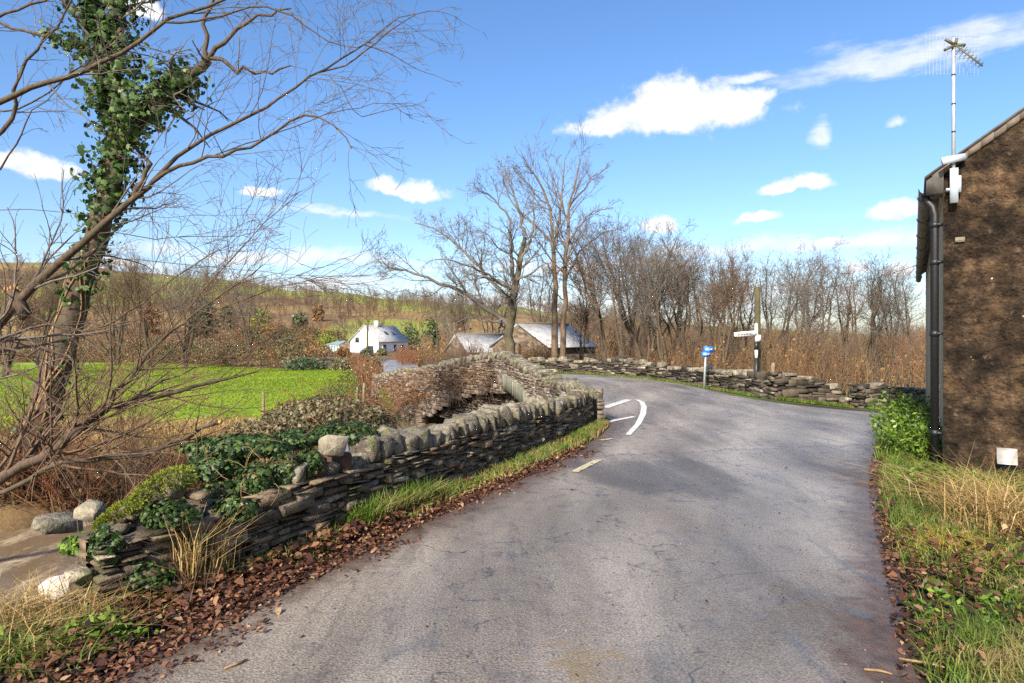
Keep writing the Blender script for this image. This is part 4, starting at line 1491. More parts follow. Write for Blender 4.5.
window(1.5, 0, zg0 + 3.0, 0.8, 0.9, 'g')
window(4.3, 0, zg0 + 1.3, 1.3, 1.2, 'g')
for l_, z_, w_, h_ in ((1.8, 1.5, 1.0, 1.2), (5.0, 1.2, 0.9, 1.8), (7.6, 1.1, 0.9, 1.9)):
    window(0, l_, zg0 + z_, w_, h_, 's')
for l_ in (4.2, 6.6):
    mb = MB()
    z = zev + 0.1 + (zrd - zev) * 0.45
    q = wp(gw * 0.78, l_, z + 0.14)
    mb.box(q, (0.8, 0.9, 0.08), rz=wa, ry=math.atan(sl))
    mb.build('roof_light', M['glass'], rf)
# lean-to and conservatory
mb = MB()
hz_ = EYE + (CY - 345) / F * wd_
mb.add([wp(-2.6, 0.5, zg0 - 1), wp(0.02, 0.5, zg0 - 1), wp(0.02, 0.5, hz_ + 0.9), wp(-2.6, 0.5, hz_), wp(-2.6, 4.5, zg0 - 1), wp(0.02, 4.5, zg0 - 1), wp(0.02, 4.5, hz_ + 0.9), wp(-2.6, 4.5, hz_)],
       [(0, 1, 2, 3), (4, 7, 6, 5), (0, 3, 7, 4), (3, 2, 6, 7)])
mb.build('lean_to', M['barn_stone'], farm)
mb = MB()
cx0, cx1 = -5.6, -2.66
for u_ in np.linspace(cx0, cx1, 6):
    mb.box(wp(u_, 0.2, zg0 + 0.6), (0.1, 0.1, 3.0), rz=wa)
mb.box(wp((cx0 + cx1) / 2, 0.2, zg0 + 0.3), (cx1 - cx0, 0.09, 0.7), rz=wa)
mb.box(wp((cx0 + cx1) / 2, 0.2, hz_ - 0.1), (cx1 - cx0, 0.12, 0.14), rz=wa)
cons = mb.build('conservatory', M['white_paint'], farm)
mb = MB()
mb.add([wp(cx0, 0.3, zg0 - 1), wp(cx1, 0.3, zg0 - 1), wp(cx1, 0.3, hz_ - 0.1), wp(cx0, 0.3, hz_ - 0.1), wp(cx0, 3.3, zg0 - 1), wp(cx0, 3.3, hz_ - 0.1)], [(0, 1, 2, 3), (4, 0, 3, 5)])
mb.build('glazing', M['teal_roof'], cons)
mb = MB()
va = [wp(cx0 - 0.2, 0.0, hz_), wp(cx1 + 0.1, 0.0, hz_), wp(cx1 + 0.1, 2.2, hz_ + 0.75), wp(cx0 + 1.0, 2.2, hz_ + 0.75), wp(cx0 - 0.2, 3.5, hz_)]
mb.add(va, [(0, 1, 2, 3), (0, 3, 4)])
mb.build('canopy_roof', M['teal_roof'], cons)

# ------------------------------------------------------------------ barns behind the bridge


def barn(name, c0, c1, wdt, z0, ze, zr, label, hip=0.0):
    """gabled barn: ridge runs from c0 to c1"""
    c0, c1 = np.array(c0, float), np.array(c1, float)
    d = (c1 - c0) / np.linalg.norm(c1 - c0)
    n_ = np.array((d[1], -d[0]))
    Lb = np.linalg.norm(c1 - c0)
    root = empty(name, (c0[0], c0[1], z0), label, 'barn')

    def q(l, w, z):
        p_ = c0 + d * l + n_ * w
        return (p_[0], p_[1], z)
    h = wdt / 2
    mb = MB()
    mb.add([q(0, -h, z0), q(0, h, z0), q(0, h, ze), q(0, 0, zr), q(0, -h, ze)], [(0, 1, 2, 3, 4)])
    mb.add([q(Lb, -h, z0), q(Lb, h, z0), q(Lb, h, ze), q(Lb, 0, zr - hip), q(Lb, -h, ze)], [(4, 3, 2, 1, 0)])
    mb.add([q(0, h, z0), q(Lb, h, z0), q(Lb, h, ze), q(0, h, ze)], [(0, 1, 2, 3)])
    mb.add([q(0, -h, z0), q(Lb, -h, z0), q(Lb, -h, ze), q(0, -h, ze)], [(0, 3, 2, 1)])
    mb.build('wall', M['barn_stone'], root)
    mb = MB()
    sl_ = (zr - ze) / h
    for sg in (1, -1):
        va = [q(-0.15, sg * (h + 0.25), ze - 0.25 * sl_ + 0.03), q(Lb + 0.15, sg * (h + 0.25), ze - 0.25 * sl_ + 0.03), q(Lb + 0.15, 0, zr + 0.03), q(-0.15, 0, zr + 0.03)]
        mb.add(va + [(a[0], a[1], a[2] + 0.1) for a in va], [(0, 3, 2, 1), (4, 5, 6, 7), (0, 1, 5, 4), (1, 2, 6, 5), (2, 3, 7, 6), (3, 0, 4, 7)])
    rf_ = mb.build('roof', M['slate_roof'], root)
    mb = MB()
    mb.tube([q(-0.16, 0, zr + 0.14), q(Lb + 0.16, 0, zr + 0.14)], 0.09, 6)
    mb.build('ridge', M['mortar'], rf_)
    return root, q


b1, q1 = barn('barn', ((457 - CX) / F * 52, 52), ((512 - CX) / F * 54, 54), 5.0, -1.6, EYE + (CY - 352) / F * 48.8, EYE + (CY - 335.5) / F * 52, 'low stone barn with pale slate roof left of the oak trunk behind the bridge')
b2, q2 = barn('barn', ((519 - CX) / F * 47, 47), ((567 - CX) / F * 50.5, 50.5), 5.6, -1.6, EYE + (CY - 346.5) / F * 46, EYE + (CY - 325) / F * 47, 'taller stone barn with steep slate roof behind the twin ash trunks')
mb = MB()
mb.box(q1(-0.03, 0, -0.2), (0.05, 1.0, 0.9), rz=0.05)
mb.build('hay_door', M['black_paint'], b1)
mb = MB()
mb.box(q2(-0.03, 0.0, 1.0), (0.05, 0.8, 0.9), rz=0.07)
mb.build('hay_door', M['black_paint'], b2)

# ------------------------------------------------------------------ poles and signs
wpole = None


def pole(px, ytop, d, zb, r0, label, name='utility_pole', lean=0.0):
    x = (px - CX) / F * d
    zt_ = EYE + (CY - ytop) / F * d
    mb = MB()
    zz = np.linspace(zb, zt_, 9)
    mb.tube(np.c_[x + lean * (zz - zb), np.full(9, d), zz], np.linspace(r0, r0 * 0.72, 9), 9)
    o = mb.build(name, M['dark_wood'], loc=(x, d, zb), smooth=True)
    tag(o, label, 'pole')
    return o, (x + lean * (zt_ - zb), d, zt_)


up, up_top = pole(757.5, 287, 27.6, -1.0, 0.16, 'thick mossy wooden pole standing behind the fingerpost')
tp, tp_top = pole(367.5, 324, 112, -1.4, 0.22, 'thin dark wooden pole in front of the white farmhouse gable')

# fingerpost
fd = 26.6
fx = (756.3 - CX) / F * fd
fz = float(zroad(fx, fd)) - 0.1
ftop = EYE + (CY - 325) / F * fd
fing = empty('fingerpost', (fx, fd, fz), 'black and white banded fingerpost with one white arm pointing left', 'signpost')
zf = lambda py: EYE + (CY - py) / F * fd
for (ya, yb, mt) in ((388, 358, 'black_paint'), (358, 350, 'white_paint'), (350, 342, 'black_paint'), (342, 326, 'white_paint')):
    mb = MB()
    mb.tube([(fx, fd, zf(ya)), (fx, fd, zf(yb))], 0.062, 12)
    mb.build('post', M[mt], fing, smooth=False)
mb = MB()
mb.tube([(fx, fd, zf(326)), (fx, fd, zf(324.5)), (fx, fd, zf(323))], [0.075, 0.07, 0.015], 10)
mb.build('finial', M['white_paint'], fing)
mb = MB()
mb.box((fx + 0.05, fd - 0.01, zf(338.2)), (0.2, 0.17, 0.26))
mb.build('collar', M['white_paint'], fing)
mb = MB()
xl, xr = (734.5 - CX) / F * (fd - 0.1), fx
zl, zr_ = zf(334.6), zf(333.0)
hh = 0.085
yy = fd - 0.1
mb.add([(xl, yy, zl - hh), (xr, yy, zr_ - hh - 0.02), (xr, yy, zr_ + hh + 0.02), (xl, yy, zl + hh), (xl, yy + 0.05, zl - hh), (xr, yy + 0.05, zr_ - hh - 0.02), (xr, yy + 0.05, zr_ + hh + 0.02), (xl, yy + 0.05, zl + hh)],
       [(0, 1, 2, 3), (4, 7, 6, 5), (0, 3, 7, 4), (3, 2, 6, 7), (0, 4, 5, 1), (1, 5, 6, 2)])
arm = mb.build('arm', M['white_paint'], fing)
mb = MB()
r = random.Random(3)
xq = xl + 0.1
while xq < xr - 0.2:               # worn lettering: upright strokes and cross strokes
    w = r.uniform(0.035, 0.05)
    tq = (xq - xl) / (xr - xl)
    zq = zl + (zr_ - zl) * tq
    for xs_ in (xq, xq + w):
        mb.box((xs_, yy - 0.004, zq), (0.016, 0.006, 0.09))
    mb.box((xq + w / 2, yy - 0.004, zq + r.choice((-0.03, 0, 0.03))), (w, 0.006, 0.013))
    xq += w + 0.022
mb.build('lettering', M['black_paint'], arm)

# blue cycle sign
bs = G(704.5, 388.2)
bx_, by_ = bs[0], bs[1]
sg_ = empty('cycle_sign', (bx_, by_, bs[2] - 0.1), 'grey signpost carrying two small blue cycle route plates by the wall', 'road sign')
zs_ = lambda py: EYE + (CY - py) / F * by_
xs_ = lambda px: (px - CX) / F * by_
mb = MB()
mb.tube([(bx_ - 0.02, by_, bs[2] - 0.1), (bx_ + 0.06, by_, zs_(346))], 0.04, 10)
mb.build('post', M['galv'], sg_, smooth=True)


def plate(pxa, pxb, pya, pyb, dy, ry):
    mb = MB()
    c_ = ((xs_(pxa) + xs_(pxb)) / 2, by_ + dy, (zs_(pya) + zs_(pyb)) / 2)
    w, h = xs_(pxb) - xs_(pxa), zs_(pya) - zs_(pyb)
    mb.box(c_, (w, 0.012, h), ry=ry)
    o = mb.build('plate', M['sign_blue'], sg_)
    mb = MB()
    # bicycle: two wheels and a frame
    cx_, cy_, cz_ = c_[0], c_[1] - 0.009, c_[2]
    s_ = h * 0.27
    for sx_ in (-1, 1):
        an = np.linspace(0, 2 * math.pi, 13)
        mb.tube(np.c_[cx_ - w * 0.12 + sx_ * s_ * 0.75 + s_ * 0.55 * np.cos(an), np.full(13, cy_), cz_ - s_ * 0.25 + s_ * 0.55 * np.sin(an)], 0.007, 4)
    mb.tube([(cx_ - w * 0.12 - s_ * 0.75, cy_, cz_ - s_ * 0.25), (cx_ - w * 0.12 - s_ * 0.2, cy_, cz_ + s_ * 0.6), (cx_ - w * 0.12 + s_ * 0.5, cy_, cz_ + s_ * 0.6), (cx_ - w * 0.12, cy_, cz_ - s_ * 0.25), (cx_ - w * 0.12 - s_ * 0.2, cy_, cz_ + s_ * 0.7)], 0.007, 4)
    mb.tube([(cx_ - w * 0.12 + s_ * 0.75, cy_, cz_ - s_ * 0.25), (cx_ - w * 0.12 + s_ * 0.45, cy_, cz_ + s_ * 0.85)], 0.007, 4)
    mb.box((cx_ + w * 0.3, cy_, cz_), (w * 0.2, 0.006, h * 0.16))
    mb.build('cycle_symbol', M['white_paint'], o)


plate(703.2, 713, 346.5, 352, -0.05, 0.06)
plate(701.5, 709.5, 351.5, 356.5, -0.066, -0.1)

# cable from the house to the pole
def cable(a, b, sag, label):
    t = np.linspace(0, 1, 30)[:, None]
    p_ = np.array(a) * (1 - t) + np.array(b) * t
    p_[:, 2] -= sag * 4 * (t * (1 - t))[:, 0]
    mb = MB()
    mb.tube(p_, 0.009, 4)
    tag(mb.build('overhead_cable', M['wire'], loc=a), label, 'cable')


cable(hp(-0.1, 10, 3.6), up_top, 0.35, 'thin overhead cable running from the house eave to the mossy pole')

# field fence posts
FP = [(263, 413, 23.0, 0.72, 'weathered fence post alone at the near edge of the green field'),
      (357, 402, 27.5, 0.62, 'left one of two fence posts at the field corner by the bridge'),
      (363.5, 402, 26.2, 0.75, 'right one of two fence posts at the field corner by the bridge')]
for px, py, d, h, lb in FP:
    x = (px - CX) / F * d
    z = z1(x, d)
    mb = MB()
    mb.tube([(x, d, z - 0.2), (x + 0.01, d, z + h * 0.8), (x + 0.02, d, EYE + (CY - (py - h / d * F)) / F * d)], [0.06, 0.055, 0.045], 7)
    tag(mb.build('fence_post', M['old_wood'], loc=(x, d, z)), lb, 'post', 'fence posts along the field')
# dark field wall under the farmhouse
fwp = Path([((286 - CX) / F * 63, 63.0), ((326 - CX) / F * 61.5, 61.5), ((362 - CX) / F * 60, 60.0)])
fw = empty('field_wall', (fwp.p[1][0], fwp.p[1][1], -1.1), 'dark ivy grown field wall at the far edge of the green field', 'stone wall')
mb = MB()
course_face(mb, fwp, 0.25, 1, lambda s: -1.2, lambda s: 0.1, 0, fwp.L, ch=(0.12, 0.25), ln=(0.25, 0.7), jit=0.06, rough=0.04, seed=91)
wall_core(mb, fwp, 0.2, -0.25, lambda s: -1.3, lambda s: 0.1, 0, fwp.L)
mb.build('stone_courses', M['rubble'], fw)

# ------------------------------------------------------------------ vegetation tools


class TB:
    """batches of tubes with the same number of points, built in one go"""
    def __init__(s):
        s.mb = MB()

    def add(s, Pt, Rd, n=3):
        if len(Pt) == 0:
            return
        Pt = np.asarray(Pt, float)
        Rd = np.asarray(Rd, float)
        B, m, _ = Pt.shape
        t = np.empty_like(Pt)
        t[:, 1:-1] = Pt[:, 2:] - Pt[:, :-2]
        t[:, 0] = Pt[:, 1] - Pt[:, 0]
        t[:, -1] = Pt[:, -1] - Pt[:, -2]
        t /= np.linalg.norm(t, axis=2)[..., None] + 1e-9
        ref = np.where(np.abs(t[:, :1, 2:3]) > 0.8, np.array((0.31, 0.87, 0.38)), np.array((0.05, 0.1, 0.99)))
        u = np.cross(t, np.broadcast_to(ref, t.shape))
        u /= np.linalg.norm(u, axis=2)[..., None] + 1e-9
        w = np.cross(t, u)
        a = np.arange(n) * 2 * math.pi / n
        ring = Pt[:, :, None, :] + Rd[:, :, None, None] * (u[:, :, None, :] * np.cos(a)[None, None, :, None] + w[:, :, None, :] * np.sin(a)[None, None, :, None])
        b = (np.arange(B) * m * n)[:, None, None]
        i = (np.arange(m - 1) * n)[None, :, None]
        j = np.arange(n)[None, None, :]
        j2 = (j + 1) % n
        q = np.stack([b + i + j, b + i + j2, b + i + n + j2, b + i + n + j], -1).reshape(-1, 4)
        s.mb.add(ring.reshape(-1, 3), q)

    def build(s, *a, **k_):
        return s.mb.build(*a, **k_)


def interp_at(Pt, t):
    """points, tangents at fractional position t (B,) on (B,m,3)"""
    B, m, _ = Pt.shape
    f = t * (m - 1)
    i = np.clip(f.astype(int), 0, m - 2)
    w = (f - i)[:, None]
    a, b = Pt[np.arange(B), i], Pt[np.arange(B), i + 1]
    d = b - a
    d /= np.linalg.norm(d, axis=1)[:, None] + 1e-9
    return a * (1 - w) + b * w, d, i, f - i


def spawn(Pt, Rd, per_m, t0=0.25, ang=(25, 60), lenr=(0.35, 0.6), nseg=5, wig=0.18, up=0.05, rr=0.55, rmin=0.006, kmin=2, kmax=14, taper=0.25, maxlen=None, rg=rng, flat=0.0, tpow=1.0):
    """children along every parent branch"""
    if len(Pt) == 0:
        return Pt, Rd
    L = np.linalg.norm(np.diff(Pt, axis=1), axis=2).sum(1)
    K = np.clip((L * per_m + rg.random(len(L))).astype(int), kmin, kmax)
    idx = np.repeat(np.arange(len(Pt)), K)
    B = len(idx)
    t = t0 + (0.99 - t0) * rg.random(B) ** tpow
    p0, tg, i, fr = interp_at(Pt[idx], t)
    rp = Rd[idx][np.arange(B), i] * (1 - fr) + Rd[idx][np.arange(B), i + 1] * fr
    rv = rg.normal(size=(B, 3))
    rv[:, 2] *= (1 - flat)
    pr = rv - (rv * tg).sum(1)[:, None] * tg
    pr /= np.linalg.norm(pr, axis=1)[:, None] + 1e-9
    a = np.radians(rg.uniform(*ang, B))[:, None]
    d = tg * np.cos(a) + pr * np.sin(a)
    ln = L[idx] * rg.uniform(*lenr, B) * (1.1 - 0.6 * t)
    if maxlen:
        ln = np.minimum(ln, maxlen)
    st = (ln / nseg)[:, None]
    out = [p0]
    for s_ in range(nseg):
        d = d + rg.normal(size=(B, 3)) * wig
        d[:, 2] += up
        d /= np.linalg.norm(d, axis=1)[:, None]
        out.append(out[-1] + d * st)
    r0 = np.maximum(rp * rr, rmin)
    rads = r0[:, None] * np.linspace(1, taper, nseg + 1)[None, :]
    rads = np.maximum(rads, rmin * 0.7)
    return np.stack(out, 1), rads


def limb(pts, r0, r1, m=14, jit=0.0, wob=0.6):
    """smooth polyline through hand-laid points, resampled to m"""
    p = np.array(pts, float)
    for _ in range(2):
        q = [p[0]]
        for a, b in zip(p[:-1], p[1:]):
            q += [a * 0.75 + b * 0.25, a * 0.25 + b * 0.75]
        q.append(p[-1])
        p = np.array(q)
    s = np.concatenate([[0], np.cumsum(np.linalg.norm(np.diff(p, axis=0), axis=1))])
    t = np.linspace(0, s[-1], m)
    o = np.stack([np.interp(t, s, p[:, k_]) for k_ in range(3)], -1)
    if jit:
        j = rng.normal(size=o.shape) * jit
        j[0] = 0
        o = o + j
    return o, np.linspace(r0, r1, m)


def leaf_quads(mb, c, size, nrm=None, rg=rng, elong=1.4, flatz=0.0):
    """one folded diamond per point"""
    n = len(c)
    size = np.broadcast_to(size, (n,))[:, None]
    a = rg.normal(size=(n, 3))
    if flatz:
        a[:, 2] *= (1 - flatz)
    a /= np.linalg.norm(a, axis=1)[:, None]
    b = rg.normal(size=(n, 3))
    if nrm is not None:
        b = np.cross(nrm + rg.normal(size=(n, 3)) * 0.45, a)
    else:
        b = np.cross(a, b)
    b /= np.linalg.norm(b, axis=1)[:, None] + 1e-9
    u, w = a * size * 0.5 * elong, b * size * 0.5
    v = np.stack([c - u, c + w * 0.9 - u * 0.15, c + u, c - w * 0.9 - u * 0.15], 1).reshape(-1, 3)
    mb.add(v, np.arange(n * 4).reshape(-1, 4))


def ivy_quads(mb, c, size, nrm, rg=rng):
    """lobed leaf: seven outline points round a raised middle vein"""
    n = len(c)
    size = np.broadcast_to(size, (n,))[:, None] * rg.lognormal(0, 0.28, n)[:, None]
    nn = nrm + rg.normal(size=(n, 3)) * 0.5
    nn /= np.linalg.norm(nn, axis=1)[:, None] + 1e-9
    a = np.cross(nn, rg.normal(size=(n, 3)))
    a[:, 2] -= 0.6
    a -= (a * nn).sum(1)[:, None] * nn
    a /= np.linalg.norm(a, axis=1)[:, None] + 1e-9
    b = np.cross(nn, a)
    pr = [(-0.45, 0.0, 0.0), (-0.3, 0.42, -0.1), (-0.02, 0.3, 0.02), (0.12, 0.5, -0.12), (0.3, 0.2, 0.03), (0.66, 0.0, -0.1), (0.3, -0.2, 0.03), (0.12, -0.5, -0.12), (-0.02, -0.3, 0.02), (-0.3, -0.42, -0.1), (0.05, 0.0, 0.08)]
    v = np.stack([c + (a * x + b * y + nn * z) * size for x, y, z in pr], 1).reshape(-1, 3)
    i = np.arange(n)[:, None] * 11
    mb.add(v, np.concatenate([i + np.array([[10, j, (j + 1) % 10]]) for j in range(10)]))


def blades(mb, base, h, w, lean=0.35, rg=rng, bend=0.5):
    """curved grass blades, three cross sections each"""
    n = len(base)
    h = np.broadcast_to(h, (n,)) * rg.uniform(0.55, 1.2, n)
    az = rg.uniform(0, 2 * math.pi, n)
    dr = np.stack([np.cos(az), np.sin(az), np.zeros(n)], -1)
    az2 = rg.uniform(0, 2 * math.pi, n)
    sd = np.stack([np.cos(az2), np.sin(az2), np.zeros(n)], -1) * (np.broadcast_to(w, (n,)) * 0.5)[:, None]
    ln = (rg.uniform(0.05, lean, n) * h)[:, None]
    up = np.array((0, 0, 1.0))
    m1 = base + dr * ln * 0.35 + up * (h * 0.55)[:, None]
    tip = base + dr * ln * (1 + bend) + up * (h * rg.uniform(0.75, 1.0, n))[:, None]
    v = np.stack([base - sd, base + sd, m1 + sd * 0.75, m1 - sd * 0.75, tip + sd * 0.12, tip - sd * 0.12], 1).reshape(-1, 3)
    i = np.arange(n)[:, None] * 6
    mb.add(v, np.concatenate([i + np.array([[0, 1, 2, 3]]), i + np.array([[3, 2, 4, 5]])]))


def scatter(poly, n, rg=rng, fn=None, zf_=zground):
    """random points on the ground inside a plan polygon"""
    p = np.array([q[:2] for q in poly])
    lo, hi = p.min(0), p.max(0)
    out = []
    tot = 0
    while tot < n:
        x = rg.uniform(lo[0], hi[0], n * 2)
        y = rg.uniform(lo[1], hi[1], n * 2)
        k_ = inside(x, y, [tuple(a) for a in p])
        if fn is not None:
            k_ &= rg.random(len(x)) < fn(x, y)
        o = np.stack([x[k_], y[k_]], -1)
        out.append(o)
        tot += len(o)
        if not len(o) and len(out) > 20:
            break
    o = np.concatenate(out)[:n]
    return np.c_[o, zf_(o[:, 0], o[:, 1])]


# ------------------------------------------------------------------ the two big trees beyond the bridge
def px_limb(lst, d, r0, r1, m=14, dd=None, jit=0.05):
    dd = dd or [0] * len(lst)
    return limb([P(x, y, d + e) for (x, y), e in zip(lst, dd)], r0, r1, m, jit)


def big_tree(name, limbs, label, mats, levels, rsub, seed):
    rg = np.random.default_rng(seed)
    b = limbs[0][0][0]
    root = empty(name, tuple(b), label, 'tree')
    t = TB()
    Pt = np.stack([l[0] for l in limbs])
    Rd = np.stack([l[1] for l in limbs])
    nt_ = rsub
    t.add(Pt[:nt_], Rd[:nt_], 9)
    t.build('trunk', mats[0], root, smooth=True)
    t = TB()
    if len(limbs) > nt_:
        t.add(Pt[nt_:], Rd[nt_:], 7)
    cp, cr = Pt, Rd
    for li, kw in enumerate(levels):
        cp, cr = spawn(cp, cr, rg=rg, **kw)
        t.add(cp, cr, 5 if li == 0 else 3)
    t.build('branches', mats[1], root, smooth=True)
    return root


OD = 34.0
oak = [px_limb([(512, 366), (510.5, 350), (509, 330), (512, 310), (514.5, 287), (521, 261), (525, 236)], OD, 0.29, 0.1),
       px_limb([(510, 326), (501, 318), (486, 309), (465, 292), (440, 283.5), (419, 275), (398, 268), (384, 266)], OD, 0.15, 0.03, dd=[0, 0, -.5, -1, -1.5, -2, -2, -2]),
       px_limb([(511.5, 302), (502, 289), (486, 275), (472, 257), (454, 243), (433, 226), (415, 222)], OD, 0.12, 0.025, dd=[0, .3, .8, 1.3, 1.8, 2, 2]),
       px_limb([(525, 236), (519, 211), (511, 190), (504, 165)], OD, 0.1, 0.02),
       px_limb([(514, 281), (511, 250), (511, 220), (497, 201), (472, 188)], OD, 0.11, 0.02, dd=[0, -.5, -.8, -1.2, -1.5]),
       px_limb([(521, 261), (530, 240), (535, 215), (532, 190)], OD, 0.08, 0.02),
       px_limb([(513, 292), (498, 282), (478, 268), (460, 262), (440, 258)], OD, 0.08, 0.02, dd=[0, -1, -2, -3, -3.5]),
       px_limb([(508, 320), (488, 322), (470, 317), (455, 322), (440, 330)], OD, 0.06, 0.015, dd=[0, -.4, -.8, -1, -1])]
big_tree('oak_tree', oak, 'spreading bare oak with a long low left limb behind the bridge', (M['bark_green'], M['twig_grey']),
         [dict(per_m=1.9, t0=0.2, ang=(25, 65), lenr=(0.3, 0.55), nseg=7, wig=0.2, up=0.05, rr=0.42, rmin=0.013, kmin=6, kmax=16, maxlen=2.6),
          dict(per_m=3.4, t0=0.15, ang=(25, 65), lenr=(0.35, 0.65), nseg=6, wig=0.22, up=0.03, rr=0.6, rmin=0.009, kmin=4, kmax=9, maxlen=1.5),
          dict(per_m=5.0, t0=0.15, ang=(25, 70), lenr=(0.4, 0.7), nseg=5, wig=0.25, up=0.03, rr=0.65, rmin=0.0075, kmin=4, kmax=7, maxlen=0.9),
          dict(per_m=6.0, t0=0.2, ang=(25, 70), lenr=(0.4, 0.7), nseg=3, wig=0.25, up=0.03, rr=0.7, rmin=0.0065, kmin=1, kmax=3, maxlen=0.5)], 1, 101)
AD = 38.0
ash = [px_limb([(554.6, 368), (554.6, 340), (554.8, 296), (553.5, 236), (549, 201), (541, 182), (527, 165)], AD, 0.22, 0.03),
       px_limb([(562.7, 368), (563.0, 345), (563.4, 317), (565, 275), (568.6, 236), (570, 201), (576, 186), (580, 158)], AD, 0.19, 0.03),
       px_limb([(553.8, 250), (558, 225), (562, 205), (562.7, 182), (566, 155)], AD, 0.1, 0.02),
       px_limb([(566, 280), (581, 250), (602, 233), (618, 229)], AD, 0.08, 0.02, dd=[0, .5, 1, 1.3]),
       px_limb([(568, 245), (588, 212), (612, 207)], AD, 0.07, 0.02, dd=[0, -.5, -1]),
       px_limb([(570, 206), (588, 183), (610, 165)], AD, 0.06, 0.018),
       px_limb([(554, 242), (530, 222), (512, 204), (503, 180)], AD, 0.08, 0.02, dd=[0, .4, .8, 1]),
       px_limb([(549, 205), (531, 190), (514, 168)], AD, 0.06, 0.018),
       px_limb([(554.5, 275), (540, 255), (526, 246)], AD, 0.05, 0.015),
       px_limb([(569, 225), (560, 195), (550, 170), (546, 152)], AD, 0.06, 0.018),
       px_limb([(563.5, 300), (548, 285), (540, 265)], AD, 0.04, 0.012)]
big_tree('ash_tree', ash, 'tall bare ash with twin upright trunks beside the road beyond the bridge', (M['bark_brown'], M['twig_dark']),
         [dict(per_m=1.5, t0=0.4, ang=(25, 55), lenr=(0.28, 0.5), nseg=7, wig=0.12, up=0.06, rr=0.42, rmin=0.014, kmin=7, kmax=14, maxlen=3.0),
          dict(per_m=2.6, t0=0.15, ang=(22, 52), lenr=(0.35, 0.6), nseg=6, wig=0.14, up=0.08, rr=0.6, rmin=0.011, kmin=4, kmax=8, maxlen=1.6),
          dict(per_m=3.5, t0=0.2, ang=(22, 52), lenr=(0.4, 0.65), nseg=4, wig=0.18, up=0.06, rr=0.65, rmin=0.009, kmin=2, kmax=5, maxlen=0.9)], 2, 102)


# ------------------------------------------------------------------ bare trees of the wood: prototypes, then copies
def proto_tree(name, seed, stems, H, spread, mats, lean=0.1):
    rg = np.random.default_rng(seed)
    root = empty(name, (0, 0, 0), 'x', 'tree')
    limbs = []
    for i in range(stems):
        a = rg.uniform(0, 6.28)
        h = H * rg.uniform(0.75, 1.0)
        k_ = spread * rg.uniform(0.3, 1.0)
        p = [(0.12 * math.cos(a) * (stems > 1), 0.12 * math.sin(a) * (stems > 1), -0.3)]
        for q in np.linspace(0.12, 1, 6):
            p.append((math.cos(a) * k_ * q ** 1.5 + rg.normal() * 0.12, math.sin(a) * k_ * q ** 1.5 + rg.normal() * 0.12, h * q))
        limbs.append(limb(p, H * (0.0135 if stems > 1 else 0.017) * rg.uniform(0.8, 1.2), 0.018, 12, 0.03))
    Pt = np.stack([l[0] for l in limbs])
    Rd = np.stack([l[1] for l in limbs])
    t = TB()
    t.add(Pt, Rd, 6)
    t.build('trunk', mats[0], root, smooth=True)
    t = TB()
    cp, cr = Pt, Rd
    sp_ = max(0.6, spread)
    for kw in (dict(per_m=2.3, t0=0.45, ang=(22, 55), lenr=(0.24, 0.48), nseg=6, wig=0.13, up=0.06, rr=0.42, rmin=0.012, kmin=9, kmax=20, maxlen=1.7 + 0.5 * sp_, tpow=0.8),
               dict(per_m=3.2, t0=0.15, ang=(25, 60), lenr=(0.38, 0.62), nseg=5, wig=0.18, up=0.05, rr=0.6, rmin=0.0085, kmin=5, kmax=9, maxlen=1.3),
               dict(per_m=4.0, t0=0.15, ang=(25, 65), lenr=(0.45, 0.7), nseg=4, wig=0.2, up=0.04, rr=0.65, rmin=0.0075, kmin=2, kmax=4, maxlen=0.85)):
        cp, cr = spawn(cp, cr, rg=rg, **kw)
        t.add(cp, cr, 3)
    t.build('branches', mats[1], root, smooth=True)
    return root


SLIM = [proto_tree('slender_tree', 201 + i, s_, 8.0, w, (M['bark_near'], M['twig_' + c_]), 0.1) for i, (s_, w, c_) in enumerate(((3, 1.3, 'dark'), (2, 1.0, 'brown'), (4, 2.0, 'grey'), (1, 0.6, 'brown')))]
WIDE = [proto_tree('spreading_tree', 211 + i, s_, 8.0, w, (M['bark_near'], M['twig_' + c_])) for i, (s_, w, c_) in enumerate(((5, 3.0, 'grey'), (4, 2.4, 'brown'), (6, 3.4, 'brown')))]
_used = set()


def put(proto, px, d, ytop, label, rz, group='bare trees in the wood beyond the roadside wall', zb=-1.0):
    x = (px - CX) / F * d
    z = z1(x, d) if zb is None else zb
    H = EYE + (CY - ytop) / F * d - z
    s_ = H / 7.7
    if proto.name not in _used:
        o = proto
        _used.add(proto.name)
        o.location = (x, d, z)
        o.rotation_euler = (0, 0, rz)
        o.scale = (s_, s_, s_)
    else:
        o = copy_thing(proto, (x, d, z), rz, s_)
    tag(o, label, 'tree', group)
    return o


ORD = ['first', 'second', 'third', 'fourth', 'fifth', 'sixth', 'seventh', 'eighth', 'ninth', 'tenth', 'eleventh', 'twelfth', 'thirteenth', 'fourteenth']
front = [(607, 'W1', 38, 236), (622, 'S0', 35, 228), (642, 'W0', 37, 232), (664, 'S2', 36, 246), (686, 'W2', 39, 262), (704, 'S0', 37, 258), (722, 'W1', 36, 262), (744, 'S1', 40, 268), (770, 'W0', 41, 266),
         (797, 'S2', 39, 262), (822, 'S0', 37, 258), (846, 'S1', 37, 260), (868, 'S2', 38, 262), (893, 'S0', 38, 266)]
for i, (px, kk, d, yt) in enumerate(front):
    pr = (SLIM if kk[0] == 'S' else WIDE)[int(kk[1])]
    kind_ = 'slender bare tree' if kk[0] == 'S' else 'spreading bare tree'
    put(pr, px, d, yt, kind_ + ', ' + ORD[i] + ' from the left in the front row beyond the roadside wall', i * 1.7)
